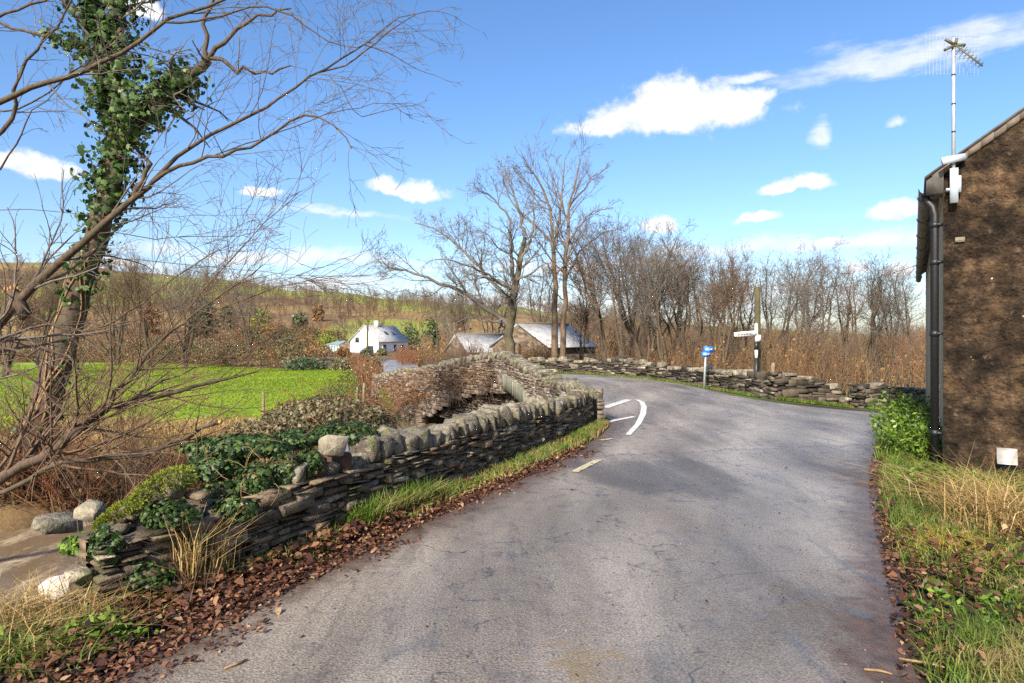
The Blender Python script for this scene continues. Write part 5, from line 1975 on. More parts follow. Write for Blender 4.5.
back = [(590, 'S1', 48, 258), (632, 'W2', 50, 250), (655, 'W0', 52, 252), (676, 'S2', 50, 262), (712, 'W1', 54, 266), (735, 'W2', 52, 272), (785, 'S3', 50, 270), (810, 'S2', 54, 268),
        (858, 'S1', 52, 268), (881, 'S0', 52, 270), (912, 'S2', 50, 272)]
for i, (px, kk, d, yt) in enumerate(back):
    pr = (SLIM if kk[0] == 'S' else WIDE)[int(kk[1])]
    kind_ = 'slender bare tree' if kk[0] == 'S' else 'spreading bare tree'
    put(pr, px, d, yt, kind_ + ', ' + ORD[i] + ' from the left in the paler back row of the wood', i * 2.3 + 1)
mid = [(438, 'S3', 60, 292, 'thin bare tree left of the low barn roof'), (462, 'W1', 70, 300, 'bushy bare tree right behind the low barn'), (492, 'W2', 64, 288, 'bare tree between the two barn roofs, behind the oak'),
       (536, 'S2', 58, 262, 'thin many stemmed tree behind the taller barn ridge'), (580, 'S0', 42, 282, 'slender bare tree at the right end of the taller barn'),
       (250, 'W0', 95, 258 + 30, 'dark spreading tree on the bracken slope above the green field'), (150, 'W1', 60, 262, 'russet spreading tree behind the ivy clad trunk'), (118, 'W2', 70, 268, 'bare tree close right of the ivy clad trunk above the field'),
       (185, 'W0', 64, 272, 'dark bare tree above the left part of the green field'), (40, 'W1', 55, 275, 'bare tree left of the ivy clad trunk above the field'), (5, 'W2', 50, 270, 'bare tree at the left picture edge above the field'),
       (452, 'W0', 90, 300, 'far bare tree above the left end of the low barn')]
for i, (px, kk, d, yt, lb) in enumerate(mid):
    pr = (SLIM if kk[0] == 'S' else WIDE)[int(kk[1])]
    put(pr, px, d, yt, lb, i * 1.1 + 0.4, 'bare trees around the field and barns', None if px < 400 else -1.3)


# ------------------------------------------------------------------ thicket of stems behind the wall (nobody could count it)
rg = np.random.default_rng(300)


def stems(n, poly, h, r, mat, name, lean=0.25, kids=4, zb=-1.0, leaf=None, nleaf=0, lsize=0.12, clump=False):
    b = scatter(poly, n, rg, (lambda x, y: 0.04 + ss(0.42, 0.58, fbm(x, y, 2.2, 71))) if clump else None, zf_=lambda x, y: np.full(len(x), zb) if zb is not None else zground(x, y))
    hh = rg.uniform(0.5, 1.0, n) * h * (0.25 + 1.35 * fbm(b[:, 0], b[:, 1], 2.0, 44))
    d = rg.normal(size=(n, 3)) * lean
    d[:, 2] = 1
    pts = [b]
    for i in range(4):
        d = d + rg.normal(size=(n, 3)) * 0.12
        d /= np.linalg.norm(d, axis=1)[:, None]
        pts.append(pts[-1] + d * (hh / 4)[:, None])
    Pt = np.stack(pts, 1)
    Rd = np.linspace(1, 0.45, 5)[None, :] * (np.full(n, r) * rg.uniform(0.6, 1.3, n))[:, None]
    t = TB()
    t.add(Pt, Rd, 3)
    cp, cr = spawn(Pt, Rd, per_m=2, t0=0.3, ang=(20, 55), lenr=(0.25, 0.5), nseg=3, wig=0.2, up=0.1, rr=0.6, rmin=r * 0.45, kmin=kids, kmax=kids + 2, rg=rg)
    t.add(cp, cr, 3)
    o = t.build(name, mat)
    tag(o, kind='stuff')
    if leaf:
        mbl = MB()
        allp = np.concatenate([Pt.reshape(-1, 3), cp.reshape(-1, 3)])
        sel = rg.integers(0, len(allp), nleaf)
        leaf_quads(mbl, allp[sel] + rg.normal(size=(nleaf, 3)) * 0.1, rg.uniform(0.5, 1.2, nleaf) * lsize, rg=rg)
        o2 = mbl.build(name + '_leaves', leaf)
        tag(o2, kind='stuff')
    return o


def ppoly(lst):
    return [((px - CX) / F * d, d) for px, d in lst]


stems(800, ppoly([(600, 36), (690, 31), (770, 28), (850, 29.5), (940, 29), (960, 44), (600, 46)]), 3.3, 0.012, M['twig_gold'], 'sapling_thicket', clump=True, leaf=M['bracken'], nleaf=5000, lsize=0.11)
stems(900, ppoly([(600, 35), (690, 30), (770, 28), (850, 29.5), (940, 29), (960, 46), (600, 48)]), 3.9, 0.011, M['twig_brown'], 'twig_thicket', clump=True)
stems(600, ppoly([(600, 36), (690, 31), (770, 28), (850, 29.5), (940, 29), (960, 46), (600, 48)]), 2.6, 0.012, M['twig_red'], 'russet_thicket', clump=True)
stems(380, ppoly([(590, 40), (700, 36), (940, 34), (960, 60), (590, 62)]), 5.2, 0.014, M['twig_dark'], 'brush_thicket', zb=-1.0)
stems(900, ppoly([(432, 60), (470, 56), (600, 56), (610, 75), (430, 80)]), 3.6, 0.03, M['twig_tan'], 'barn_thicket', zb=-1.4, leaf=M['bracken'], nleaf=9000, lsize=0.22)
stems(700, ppoly([(398, 75), (440, 70), (445, 100), (398, 105)]), 2.2, 0.03, M['twig_red'], 'yard_scrub', zb=-1.3)
stems(900, ppoly([(425, 40), (470, 38), (505, 37), (520, 42), (425, 46)]), 2.3, 0.014, M['twig_brown'], 'garden_scrub', zb=-1.0)
stems(700, ppoly([(512, 40), (548, 38), (560, 41), (515, 43)]), 2.0, 0.014, M['twig_tan'], 'bank_scrub', zb=-0.6, leaf=M['bracken'], nleaf=2500, lsize=0.1)
# brown bushy slope at the far right
stems(700, ppoly([(890, 46), (945, 44), (1000, 46), (1000, 60), (885, 60)]), 3.8, 0.016, M['twig_red'], 'hazel_bank', zb=-0.6)

# hillside wood and scrub
def hill_mass(n, cond, h, mat, name, r=0.09, kids=(9, 4), up=0.1, xr=(-420, 60), yr=(95, 520), seed=1):
    rg = np.random.default_rng(seed)
    x = rg.uniform(*xr, n * 6)
    y = rg.uniform(yr[0] ** 0.5, yr[1] ** 0.5, n * 6) ** 2
    k_ = (np.abs(x) < y * 1.0 + 10) & (rg.random(n * 6) < cond(x, y))
    x, y = x[k_][:n], y[k_][:n]
    n = len(x)
    kk_ = field_mask(x, y) < 0.1
    x, y = x[kk_], y[kk_]
    n = len(x)
    b = np.stack([x, y, zground(x, y) - 0.3], -1)
    hh = rg.uniform(0.6, 1.1, n) * h
    d = rg.normal(size=(n, 3)) * 0.1
    d[:, 2] = 1
    pts = [b]
    for i in range(3):
        d = d + rg.normal(size=(n, 3)) * 0.08
        d /= np.linalg.norm(d, axis=1)[:, None]
        pts.append(pts[-1] + d * (hh / 3)[:, None])
    Pt = np.stack(pts, 1)
    Rd = np.linspace(1, 0.3, 4)[None, :] * r * rg.uniform(0.7, 1.3, n)[:, None]
    t = TB()
    t.add(Pt, Rd, 3)
    c1, r1_ = spawn(Pt, Rd, per_m=9, t0=0.12, ang=(25, 65), lenr=(0.35, 0.6), nseg=3, wig=0.15, up=up, rr=0.6, rmin=r * 0.5, kmin=kids[0], kmax=kids[0], rg=rg)
    t.add(c1, r1_, 3)
    c2, r2_ = spawn(c1, r1_, per_m=9, t0=0.15, ang=(25, 65), lenr=(0.4, 0.6), nseg=2, wig=0.15, up=up, rr=0.7, rmin=r * 0.4, kmin=kids[1], kmax=kids[1], rg=rg)
    t.add(c2, r2_, 3)
    tag(t.build(name, mat), kind='stuff')


wood = lambda x, y: ss(0.34, 0.44, fbm(x, y, 70, 81)) * (1 - ss(-64, -56, x) * ss(-18, -26, x) * ss(145, 155, y) * ss(262, 240, y))
hill_mass(1500, lambda x, y: wood(x, y) * ss(120, 170, y) * ss(395, 350, y), 8.0, M['twig_brown'], 'hillside_wood', seed=5)
hill_mass(420, lambda x, y: ss(0.47, 0.56, fbm(x, y, 40, 85)) * ss(330, 380, y), 9.0, M['twig_dark'], 'ridge_wood', r=0.12, seed=6)
hill_mass(1300, lambda x, y: ss(0.3, 0.45, fbm(x, y, 22, 83)) * ss(86, 96, y) * (1 - ss(-36, -32, x) * ss(-6, -10, x) * ss(140, 120, y)), 2.6, M['twig_red'], 'hillside_scrub', r=0.05, yr=(86, 300), seed=7)
hill_mass(1500, lambda x, y: 1 - ss(-36, -32, x) * ss(-6, -10, x) + 0 * x, 1.9, M['twig_tan'], 'bracken_bank', r=0.035, yr=(66, 112), xr=(-100, -24), seed=8)


hill_mass(900, lambda x, y: ss(0.3, 0.45, fbm(x, y, 25, 88)), 5.5, M['twig_brown'], 'distant_wood', r=0.05, xr=(15, 200), yr=(75, 190), seed=9)


# leafy bushes round the farmhouse and field
def bush(name, c, dim, mat, n, size, label, group=None, stem=True, seed=1, cat='bush', clumps=7, parent=None):
    rg = np.random.default_rng(seed)
    cl = rg.normal(size=(clumps, 3)) * 0.42
    cl[:, 2] = np.abs(cl[:, 2]) * 0.8
    pts = cl[rg.integers(0, clumps, n)] + rg.normal(size=(n, 3)) * 0.27
    pts[:, 2] += 0.25
    ok_ = (np.linalg.norm(pts * np.array((1, 1, 0.9)), axis=1) < 1.05) & (pts[:, 2] > -0.02)
    pts = pts[ok_]
    w = pts * np.array(dim) / 2 * np.array((1, 1, 2)) + np.array(c)
    mb = MB()
    leaf_quads(mb, w, rg.uniform(0.6, 1.25, len(w)) * size, rg=rg)
    root = parent or empty(name, tuple(c), label, cat, group)
    mb.build('foliage', mat, root)
    if stem:
        t = TB()
        k_ = 9
        tp_ = cl[:k_ % len(cl) + 2]
        P_ = []
        for q in tp_:
            e = np.array(c) + (q + np.array((0, 0, 0.25))) * np.array(dim) / 2 * np.array((1, 1, 2))
            P_.append(np.linspace(np.array(c) + np.array((0, 0, -0.15)), e, 4) + rg.normal(size=(4, 3)) * 0.02 * dim[0])
        t.add(np.stack(P_), np.linspace(1, 0.3, 4)[None, :] * np.full((len(P_), 1), dim[0] * 0.02), 4)
        t.build('stems', M['twig_dark'], root)
    return root


BG = 'leafy bushes round the farmhouse'
BL_ = [(285, 358 - 17, 100, 5.2, 4.6, 'evergreen', 'dark evergreen bush standing above the grey green dome bush', 0.2), (289, 350, 96, 4.6, 2.9, 'greybush', 'grey green dome shaped bush above the field wall', 0.22),
       (250, 348, 102, 5.5, 4.2, 'evergreen', 'dark green bush left of the rounded evergreen on the slope', 0.24), (268, 342, 108, 4.2, 5.0, 'bracken', 'ochre leaved bush between two dark evergreens', 0.25), (325, 348, 125, 6.0, 3.0, 'limebush', 'lime green bush behind the conservatory', 0.26),
       (410, 352, 130, 4.0, 5.0, 'evergreen', 'dark ivy clad bush right of the white farmhouse', 0.26), (430, 352, 100, 3.6, 6.0, 'evergreen', 'dark ivy covered tree stump between farmhouse and barn', 0.24), (381, 359, 108, 2.6, 1.2, 'bramble', 'low clipped hedge in front of the farmhouse side', 0.2),
       (317, 356, 92, 5.0, 2.2, 'bracken', 'rusty brown bush left of the conservatory', 0.2), (343, 359, 100, 2.6, 1.6, 'bracken', 'brown bush against the farmhouse gable', 0.2), (367, 360, 96, 2.4, 1.6, 'greybush', 'shrub under the wooden pole by the farmhouse', 0.18),
       (306, 369, 60, 4.6, 1.15, 'evergreen', 'ivy mound over the left half of the field wall', 0.14), (346, 369, 59, 3.2, 1.25, 'bramble', 'bramble over the right end of the field wall', 0.14), (372, 374, 50, 1.7, 1.5, 'bramble', 'ochre hedge end at the field corner', 0.13),
       (424, 365, 70, 1.9, 1.3, 'bracken', 'russet hedge beside the bright road beyond the bridge', 0.16), (441, 362, 48, 2.6, 1.9, 'bracken', 'brown hedge against the low barn gable', 0.13)]
for i, (px, yb, d, w, h, mt, lb, sz) in enumerate(BL_):
    x = (px - CX) / F * d
    zb = min(z1(x, d), EYE + (CY - yb) / F * d + 0.5)
    bush('bush', (x, d, zb), (w, w, h), M[mt], 1500, sz, lb, BG, seed=400 + i)

# scattered taller trees standing out on the hillside
HT = [(205, 150, 9, 'evergreen'), (228, 190, 7, 'greybush'), (262, 170, 7, 'limebush'), (318, 230, 6, 'bracken'), (300, 190, 6, 'greybush'), (150, 170, 8, 'bracken'), (30, 180, 8, 'bracken')]
for i, (px, d, h, mt) in enumerate(HT):
    x = (px - CX) / F * d
    nm = {'limebush': 'lime green tree', 'evergreen': 'dark evergreen tree', 'greybush': 'grey green tree', 'bracken': 'rust brown tree'}[mt]
    bush('hill_tree', (x, d, z1(x, d) - 0.5), (h * 0.8, h * 0.8, h), M[mt], 700, 0.5 + d / 500, nm + ' on the hillside, ' + ORD[sum(1 for a in HT if a[0] < px)] + ' from the left of the seven leafy ones', 'leafy trees on the hillside', seed=700 + i, cat='tree')

# scrubby hedges along the far edge of the field
def hedge(pts, h, w, n, mats_, label, seed, size=0.16):
    rg = np.random.default_rng(seed)
    pth = Path(pts, 1)
    m_ = pth.p[len(pth.p) // 2]
    root = empty('hedge', (m_[0], m_[1], z1(m_[0], m_[1])), label, 'hedge')
    for j, mt in enumerate(mats_):
        s_ = rg.uniform(0, pth.L, n)
        off = rg.normal(size=n) * w * 0.4
        x, y, _ = pth.at(s_, off)
        top = h * (0.35 + 0.95 * fbm(s_ * 0.5 + j * 9, off, 2.5, seed + j))
        z = zground(x, y) + top * rg.random(n) ** 0.7
        mb = MB()
        leaf_quads(mb, np.stack([x, y, z], -1), rg.uniform(0.5, 1.2, n) * size, rg=rg)
        mb.build('foliage', M[mt], root)
    k_ = 500
    s_ = rg.uniform(0, pth.L, k_)
    x, y, _ = pth.at(s_, rg.normal(size=k_) * w * 0.3)
    b = np.stack([x, y, zground(x, y) - 0.1], -1)
    d = rg.normal(size=(k_, 3)) * 0.3
    d[:, 2] = 1
    hh = rg.uniform(0.5, 1.25, k_) * h
    t = TB()
    t.add(np.stack([b + d * (hh * q)[:, None] + rg.normal(size=(k_, 3)) * 0.05 for q in (0, 0.33, 0.66, 1)], 1), np.full((k_, 4), 0.022), 3)
    t.build('stems', M['twig_red'], root)
    return root


hedge([(-78, 86), (-50, 85), (-33, 72), (-19, 63.5)], 2.3, 3.0, 5200, ('bracken', 'bramble', 'evergreen'), 'long russet bramble hedge along the far edge of the green field', 801)
hedge([(-75, 104), (-52, 101), (-36, 98), (-30, 96)], 3.4, 4.0, 4200, ('bracken', 'bramble', 'greybush'), 'taller scrubby hedge on the slope above the field', 802, 0.22)
hedge([(-60, 142), (-42, 140), (-36, 139)], 4.0, 5.0, 2600, ('bracken', 'evergreen'), 'dark and russet shrub belt behind the farmhouse conservatory', 803, 0.3)
hedge([(-14.2, 61), (-10.5, 47), (-7.5, 36)], 1.3, 0.9, 1800, ('bramble', 'bracken'), 'brown hedge between the green field and the bridge road', 804, 0.09)

# ------------------------------------------------------------------ ivy-clad tree on the stream bank
ID = 11.2
rg = np.random.default_rng(500)
ivy_l = [px_limb([(2, 530), (12, 490), (35, 430), (62, 350), (80, 285), (100, 225), (119, 160), (118, 112)], ID, 0.33, 0.17, 18, jit=0.02),
         px_limb([(118, 118), (108, 85), (99, 55), (92, 20), (82, -40), (80, -90)], ID, 0.13, 0.05, 14, jit=0.02),
         px_limb([(118, 118), (116, 80), (112, 40), (118, 0), (128, -50)], ID, 0.12, 0.05, 14, jit=0.02),
         px_limb([(122, 140), (138, 122), (158, 98), (176, 80), (196, 73), (209, 60)], ID - 0.2, 0.14, 0.085, 12, jit=0.015),
         px_limb([(207, 62), (204, 44), (203, 25), (210, 5), (222, -20)], ID - 0.3, 0.05, 0.02, 10, jit=0.03),
         px_limb([(209, 58), (222, 44), (238, 28), (262, 14), (290, 10)], ID - 0.3, 0.05, 0.015, 10, jit=0.03),
         px_limb([(209, 58), (226, 60), (240, 70), (262, 74), (290, 66)], ID - 0.3, 0.045, 0.015, 10, jit=0.03),
         px_limb([(118, 40), (124, 20), (112, 0), (95, -30)], ID, 0.06, 0.03, 8, jit=0.03),
         px_limb([(135, 196), (146, 170), (150, 160), (138, 150), (133, 143)], ID - 0.1, 0.06, 0.03, 8, jit=0.02),
         px_limb([(90, 55), (70, 45), (40, 30), (10, 28), (-30, 10)], ID + 0.2, 0.05, 0.015, 10, jit=0.03)]
ivy_l = [(l[0], l[1] * 0.85) for l in ivy_l]
ivt = empty('ivy_clad_tree', tuple(ivy_l[0][0][0]), 'leaning ivy clad tree with pale trunk streaks on the stream bank at left', 'tree')
for nm, rr_ in (('trunk', (0, 1)), ('limbs', (1, len(ivy_l)))):
    t = TB()
    for l in ivy_l[rr_[0]:rr_[1]]:
        t.add(l[0][None], l[1][None], 12 if nm == 'trunk' else 8)
    t.build(nm, M['bark_near'], ivt, smooth=True)
t = TB()
for l in ivy_l[1:]:
    c1, r1_ = spawn(l[0][None], l[1][None], per_m=3.0, t0=0.3, ang=(25, 65), lenr=(0.4, 0.75), nseg=6, wig=0.2, up=0.02, rr=0.4, rmin=0.005, kmin=4, kmax=8, rg=rg)
    t.add(c1, r1_, 4)
    c2, r2_ = spawn(c1, r1_, per_m=4, t0=0.15, ang=(25, 70), lenr=(0.35, 0.7), nseg=5, wig=0.2, up=-0.02, rr=0.6, rmin=0.004, kmin=3, kmax=6, rg=rg)
    t.add(c2, r2_, 3)
t.build('twigs', M['twig_dark'], ivt)
# old ivy stems winding up the trunk
t = TB()
for ph, px_off, y0_, y1_ in ((0.3, 0.12, 470, 240), (1.4, 0.02, 440, 200), (2.4, 0.2, 400, 250), (0.9, -0.1, 500, 300)):
    tt = np.linspace(0.12 + ph * 0.05, 0.72 - ph * 0.03, 22)
    p_, d_, i_, f_ = interp_at(np.repeat(ivy_l[0][0][None], 22, 0), tt)
    rr_ = np.interp(tt, np.linspace(0, 1, 18), ivy_l[0][1])
    aa = -1.57 + px_off * 4 + 0.7 * np.sin(tt * 14 + ph * 3)
    q = p_ + np.stack([np.cos(aa), np.sin(aa), np.zeros(22)], -1) * (rr_ + 0.01)[:, None]
    t.add(q[None], np.linspace(0.02, 0.009, 22)[None], 6)
t.build('ivy_stem', M['twig_tan'], ivt, smooth=True)
mb = MB()


def ivy_on(l, n, t0, t1, rmul, rad, size, dens=None):
    tt = rg.uniform(t0, t1, n)
    p_, d_, i_, f_ = interp_at(np.repeat(l[0][None], n, 0), tt)
    rr_ = np.interp(tt, np.linspace(0, 1, len(l[1])), l[1])
    v = rg.normal(size=(n, 3))
    v /= np.linalg.norm(v, axis=1)[:, None]
    clump = 0.35 + 1.3 * fbm(p_[:, 0] * 3 + v[:, 0] * 2, p_[:, 2] * 3 + v[:, 2] * 2, 1.0, 7)
    kp = clump > 0.35 + 1.3 * 0.42
    p_, v, rr_, clump = p_[kp], v[kp], rr_[kp], clump[kp]
    n = len(p_)
    off = rr_ * rmul + np.minimum(np.abs(rg.normal(size=n)), 1.5) * rad * clump * 0.85
    q = p_ + v * off[:, None]
    ivy_quads(mb, q, np.full(n, size * 0.95), v, rg)


ivy_on(ivy_l[0], 420, 0.55, 0.75, 1.0, 0.12, 0.09)
ivy_on(ivy_l[0], 1300, 0.74, 1.0, 1.0, 0.25, 0.1)
ivy_on(ivy_l[0], 260, 0.1, 0.5, 1.0, 0.06, 0.08)
ivy_on(ivy_l[1], 1500, 0.0, 0.75, 1.0, 0.33, 0.1)
ivy_on(ivy_l[2], 1500, 0.0, 0.85, 1.0, 0.32, 0.1)
ivy_on(ivy_l[3], 1250, 0.05, 0.78, 1.0, 0.26, 0.1)
ivy_on(ivy_l[9], 260, 0.0, 0.4, 1.0, 0.16, 0.085)
mb.build('ivy', M['ivy'], ivt)

# ------------------------------------------------------------------ tree leaning in from the left with a long bare limb
rg = np.random.default_rng(510)
HD = 7.4
haz = [px_limb([(-190, 560), (-120, 470), (-60, 390), (0, 322), (30, 290), (57, 266), (94, 234), (122, 208), (150, 184)], HD, 0.16, 0.055, 18, jit=0.012),
       px_limb([(150, 184), (176, 166), (205, 158), (235, 152), (256, 145), (275, 133), (292, 120), (315, 112), (340, 128), (352, 150)], HD, 0.042, 0.01, 16, dd=[0, 0, -.1, -.2, -.3, -.4, -.5, -.6, -.7, -.8], jit=0.01),
       px_limb([(150, 184), (172, 160), (200, 140), (232, 124), (262, 112), (290, 90), (315, 73), (345, 58), (372, 38), (400, 18), (415, 12)], HD, 0.045, 0.008, 18, dd=[0, .1, .2, .3, .4, .5, .6, .6, .7, .8, .8], jit=0.01),
       px_limb([(320, 72), (345, 68), (370, 48), (385, 36), (420, 8), (450, 12), (462, 27)], HD + .6, 0.02, 0.004, 14, jit=0.01),
       px_limb([(365, 45), (390, 52), (410, 66), (430, 74), (452, 82)], HD + .6, 0.014, 0.003, 12, jit=0.01),
       px_limb([(215, 155), (260, 138), (290, 128), (330, 115), (352, 108), (400, 100), (425, 108)], HD, 0.014, 0.004, 14, jit=0.012),
       px_limb([(340, 85), (345, 95), (352, 110), (362, 118), (385, 110), (410, 106), (430, 100)], HD + .3, 0.012, 0.003, 12, jit=0.008),
       px_limb([(-40, 125), (0, 100), (40, 84), (75, 75), (106, 62), (132, 45), (165, 20), (195, 10), (222, -2), (260, -22)], HD - .8, 0.055, 0.02, 18, jit=0.01),
       px_limb([(165, 22), (200, 20), (232, 14), (256, 3), (290, 14), (308, 30), (330, 44), (352, 48), (370, 42)], HD - .8, 0.022, 0.007, 16, jit=0.008),
       px_limb([(-30, 30), (0, 17), (26, 9), (50, -2), (80, -15)], HD - .5, 0.03, 0.015, 10, jit=0.01),
       px_limb([(-20, 150), (5, 130), (18, 95), (22, 65), (40, 45), (62, 20), (80, -8)], HD + .2, 0.05, 0.015, 14, jit=0.02),
       px_limb([(-30, 110), (20, 112), (60, 85), (90, 60), (105, 44), (130, 28), (150, 10)], HD + .5, 0.022, 0.008, 14, jit=0.02),
       px_limb([(0, 170), (24, 130), (30, 110), (50, 92), (70, 66)], HD + .3, 0.02, 0.006, 10, jit=0.02),
       px_limb([(-30, 215), (20, 212), (60, 214), (120, 216), (180, 214), (240, 218), (280, 216)], HD + 0.5, 0.009, 0.003, 12, jit=0.02),
       px_limb([(94, 234), (140, 238), (190, 236), (230, 240), (270, 226), (310, 202)], HD, 0.012, 0.003, 12, jit=0.02),
       px_limb([(60, 262), (110, 258), (160, 262), (220, 268), (300, 276), (385, 276)], HD - .3, 0.009, 0.003, 14, jit=0.01)]
haz = [(l[0], l[1] * 0.56) for l in haz]
lean_t = empty('leaning_tree', tuple(haz[0][0][0]), 'bare dark tree leaning in from the left edge with a torn branch stub', 'tree')
t = TB()
t.add(haz[0][0][None], haz[0][1][None], 10)
t.build('trunk', M['bark_near'], lean_t, smooth=True)
t = TB()
for l in haz[1:]:
    t.add(l[0][None], l[1][None], 6)
t.build('limbs', M['bark_near'], lean_t, smooth=True)
t = TB()
for i, l in enumerate(haz):
    big = l[1][0] > 0.018
    c1, r1_ = spawn(l[0][None], l[1][None], per_m=4.6 if big else 3.0, t0=0.45 if i == 0 else 0.12, ang=(18, 60), lenr=(0.2, 0.55), nseg=8, wig=0.13, up=-0.02, rr=0.36, rmin=0.0035, kmin=5, kmax=20, maxlen=1.5, rg=rg)
    t.add(c1, r1_, 4)
    c2, r2_ = spawn(c1, r1_, per_m=5.0, t0=0.12, ang=(20, 60), lenr=(0.3, 0.65), nseg=6, wig=0.16, up=-0.04, rr=0.6, rmin=0.003, kmin=2, kmax=6, rg=rg)
    t.add(c2, r2_, 3)
    c3, r3_ = spawn(c2, r2_, per_m=6.0, t0=0.12, ang=(20, 60), lenr=(0.3, 0.65), nseg=4, wig=0.18, up=-0.04, rr=0.7, rmin=0.0025, kmin=0 if not big else 1, kmax=3, rg=rg)
    t.add(c3, r3_, 3)
t.build('twigs', M['twig_dark'], lean_t)
mb = MB()
a_, d_, i_, f_ = interp_at(haz[0][0][None], np.array([0.44]))
c_ = P(14, 296, HD - 0.02)
pts = [P(26, 318, HD), P(20, 304, HD), P(12, 291, HD)]
mb.tube(pts, [0.07, 0.068, 0.06], 9)
mb.build('branch_stub', M['bark_near'], lean_t, smooth=True)
mb = MB()
for i in range(16):
    q = pts[-1] + np.array((random.uniform(-0.07, 0.07), random.uniform(-0.06, 0.06), -0.01))
    mb.tube([q, q + np.array((random.uniform(-0.05, 0.02), random.uniform(-0.02, 0.02), random.uniform(0.03, 0.09)))], [0.016, 0.004], 4)
mb.build('torn_wood', M['cut_wood'], lean_t)

# low dark branches reaching right over the stream, from a fallen-over hazel
rg = np.random.default_rng(520)
LD = 6.6
low = [px_limb([(-60, 520), (-10, 480), (35, 462), (72, 436), (92, 415), (120, 405), (150, 398), (190, 388), (222, 380), (258, 371)], LD, 0.085, 0.012, 18, dd=[0, 0, 0, 0, 0, .1, .2, .3, .4, .5], jit=0.012),
       px_limb([(60, 446), (86, 425), (108, 405), (120, 388), (132, 372), (150, 352), (168, 332), (200, 310), (236, 284), (262, 266)], LD, 0.035, 0.005, 18, jit=0.012),
       px_limb([(-30, 500), (10, 492), (55, 462), (90, 457), (120, 460), (150, 452), (185, 440), (205, 430), (219, 422)], LD - .4, 0.03, 0.026, 14, jit=0.012),
       px_limb([(-40, 340), (0, 349), (20, 353), (45, 346), (66, 353), (84, 372), (104, 386), (125, 392), (150, 388)], LD - .6, 0.017, 0.006, 16, jit=0.012),
       px_limb([(-20, 362), (8, 366), (30, 376), (52, 395), (66, 414), (74, 422)], LD - .3, 0.02, 0.007, 12, jit=0.012),
       px_limb([(18, 300), (36, 318), (58, 328), (84, 332), (120, 324), (160, 312), (200, 296), (250, 282)], LD + .5, 0.013, 0.004, 14, jit=0.012),
       px_limb([(76, 331), (110, 325), (140, 306), (165, 285), (190, 268), (215, 252), (240, 238)], LD + 1.2, 0.017, 0.004, 14, jit=0.012),
       px_limb([(90, 416), (112, 396), (140, 362), (170, 330), (195, 300), (230, 262), (262, 225), (300, 190)], LD + .3, 0.014, 0.004, 14, jit=0.012),
       px_limb([(100, 412), (150, 370), (200, 322), (240, 298), (290, 284), (340, 275)], LD + .2, 0.013, 0.004, 14, jit=0.012),
       px_limb([(120, 405), (160, 385), (200, 366), (240, 352), (285, 335)], LD + .2, 0.012, 0.004, 12, jit=0.012),
       px_limb([(-20, 470), (20, 430), (50, 400), (64, 370), (75, 330)], LD + .3, 0.012, 0.004, 12, jit=0.012),
       px_limb([(-20, 400), (30, 420), (60, 470), (78, 500), (88, 530)], LD - .6, 0.01, 0.004, 12, jit=0.012)]
low = [(l[0], l[1] * 0.8) for l in low]
hz_t = empty('hazel_shrub', tuple(low[0][0][0]), 'dark hazel with low branches sprawling right across the stream bank', 'shrub')
t = TB()
for l in low:
    t.add(l[0][None], l[1][None], 7)
t.build('branches', M['bark_near'], hz_t, smooth=True)
t = TB()
for l in low:
    c1, r1_ = spawn(l[0][None], l[1][None], per_m=7, t0=0.12, ang=(15, 50), lenr=(0.25, 0.65), nseg=7, wig=0.11, up=0.02, rr=0.4, rmin=0.0032, kmin=7, kmax=24, maxlen=1.6, rg=rg)
    t.add(c1, r1_, 4)
    c2, r2_ = spawn(c1, r1_, per_m=5, t0=0.12, ang=(20, 55), lenr=(0.3, 0.6), nseg=5, wig=0.14, up=0.02, rr=0.6, rmin=0.0026, kmin=2, kmax=5, rg=rg)
    t.add(c2, r2_, 3)
t.build('twigs', M['twig_brown'], hz_t)
mb = MB()
e = low[2][0]
mb.tube([e[-1], e[-1] + (e[-1] - e[-2]) * 0.12], [0.022, 0.02], 8)
mb.build('cut_end', M['cut_wood'], hz_t)

# bare bushes along the bank
SH = [(20, 10.9, 26, 2.1, 'twig_red', 'russet bare bush at the foot of the ivy clad trunk'), (75, 11.0, 26, 2.0, 'twig_red', 'russet twiggy bush right of the ivy clad trunk foot'), (125, 11.6, 24, 1.9, 'twig_brown', 'brown twiggy bush left of the field fence'),
      (172, 12.4, 20, 1.7, 'twig_red', 'russet bush on the bank in front of the green field'), (-20, 10.6, 22, 2.3, 'twig_brown', 'brown bare bush at the left picture edge below the torn stub'),
      (110, 13.5, 24, 2.6, 'twig_tan', 'tan sapling clump standing against the green field'), (50, 14.5, 24, 2.8, 'twig_tan', 'tan sapling clump behind the ivy clad trunk'), (372, 24.5, 18, 1.3, 'twig_red', 'dark red twiggy bush against the left bridge parapet'),
      (376, 21.0, 22, 1.6, 'twig_brown', 'brown twiggy bush at the far end of the bridge parapet'), (150, 4.25, 16, 0.55, 'twig_brown', 'low brown dead stems tangled over the mossy wall end'), (212, 4.75, 12, 0.5, 'twig_red', 'low russet dead stems against the wall under the ivy'), (290, 20.5, 9, 1.2, 'twig_brown', 'thin sapling sprigs at the near edge of the green field')]
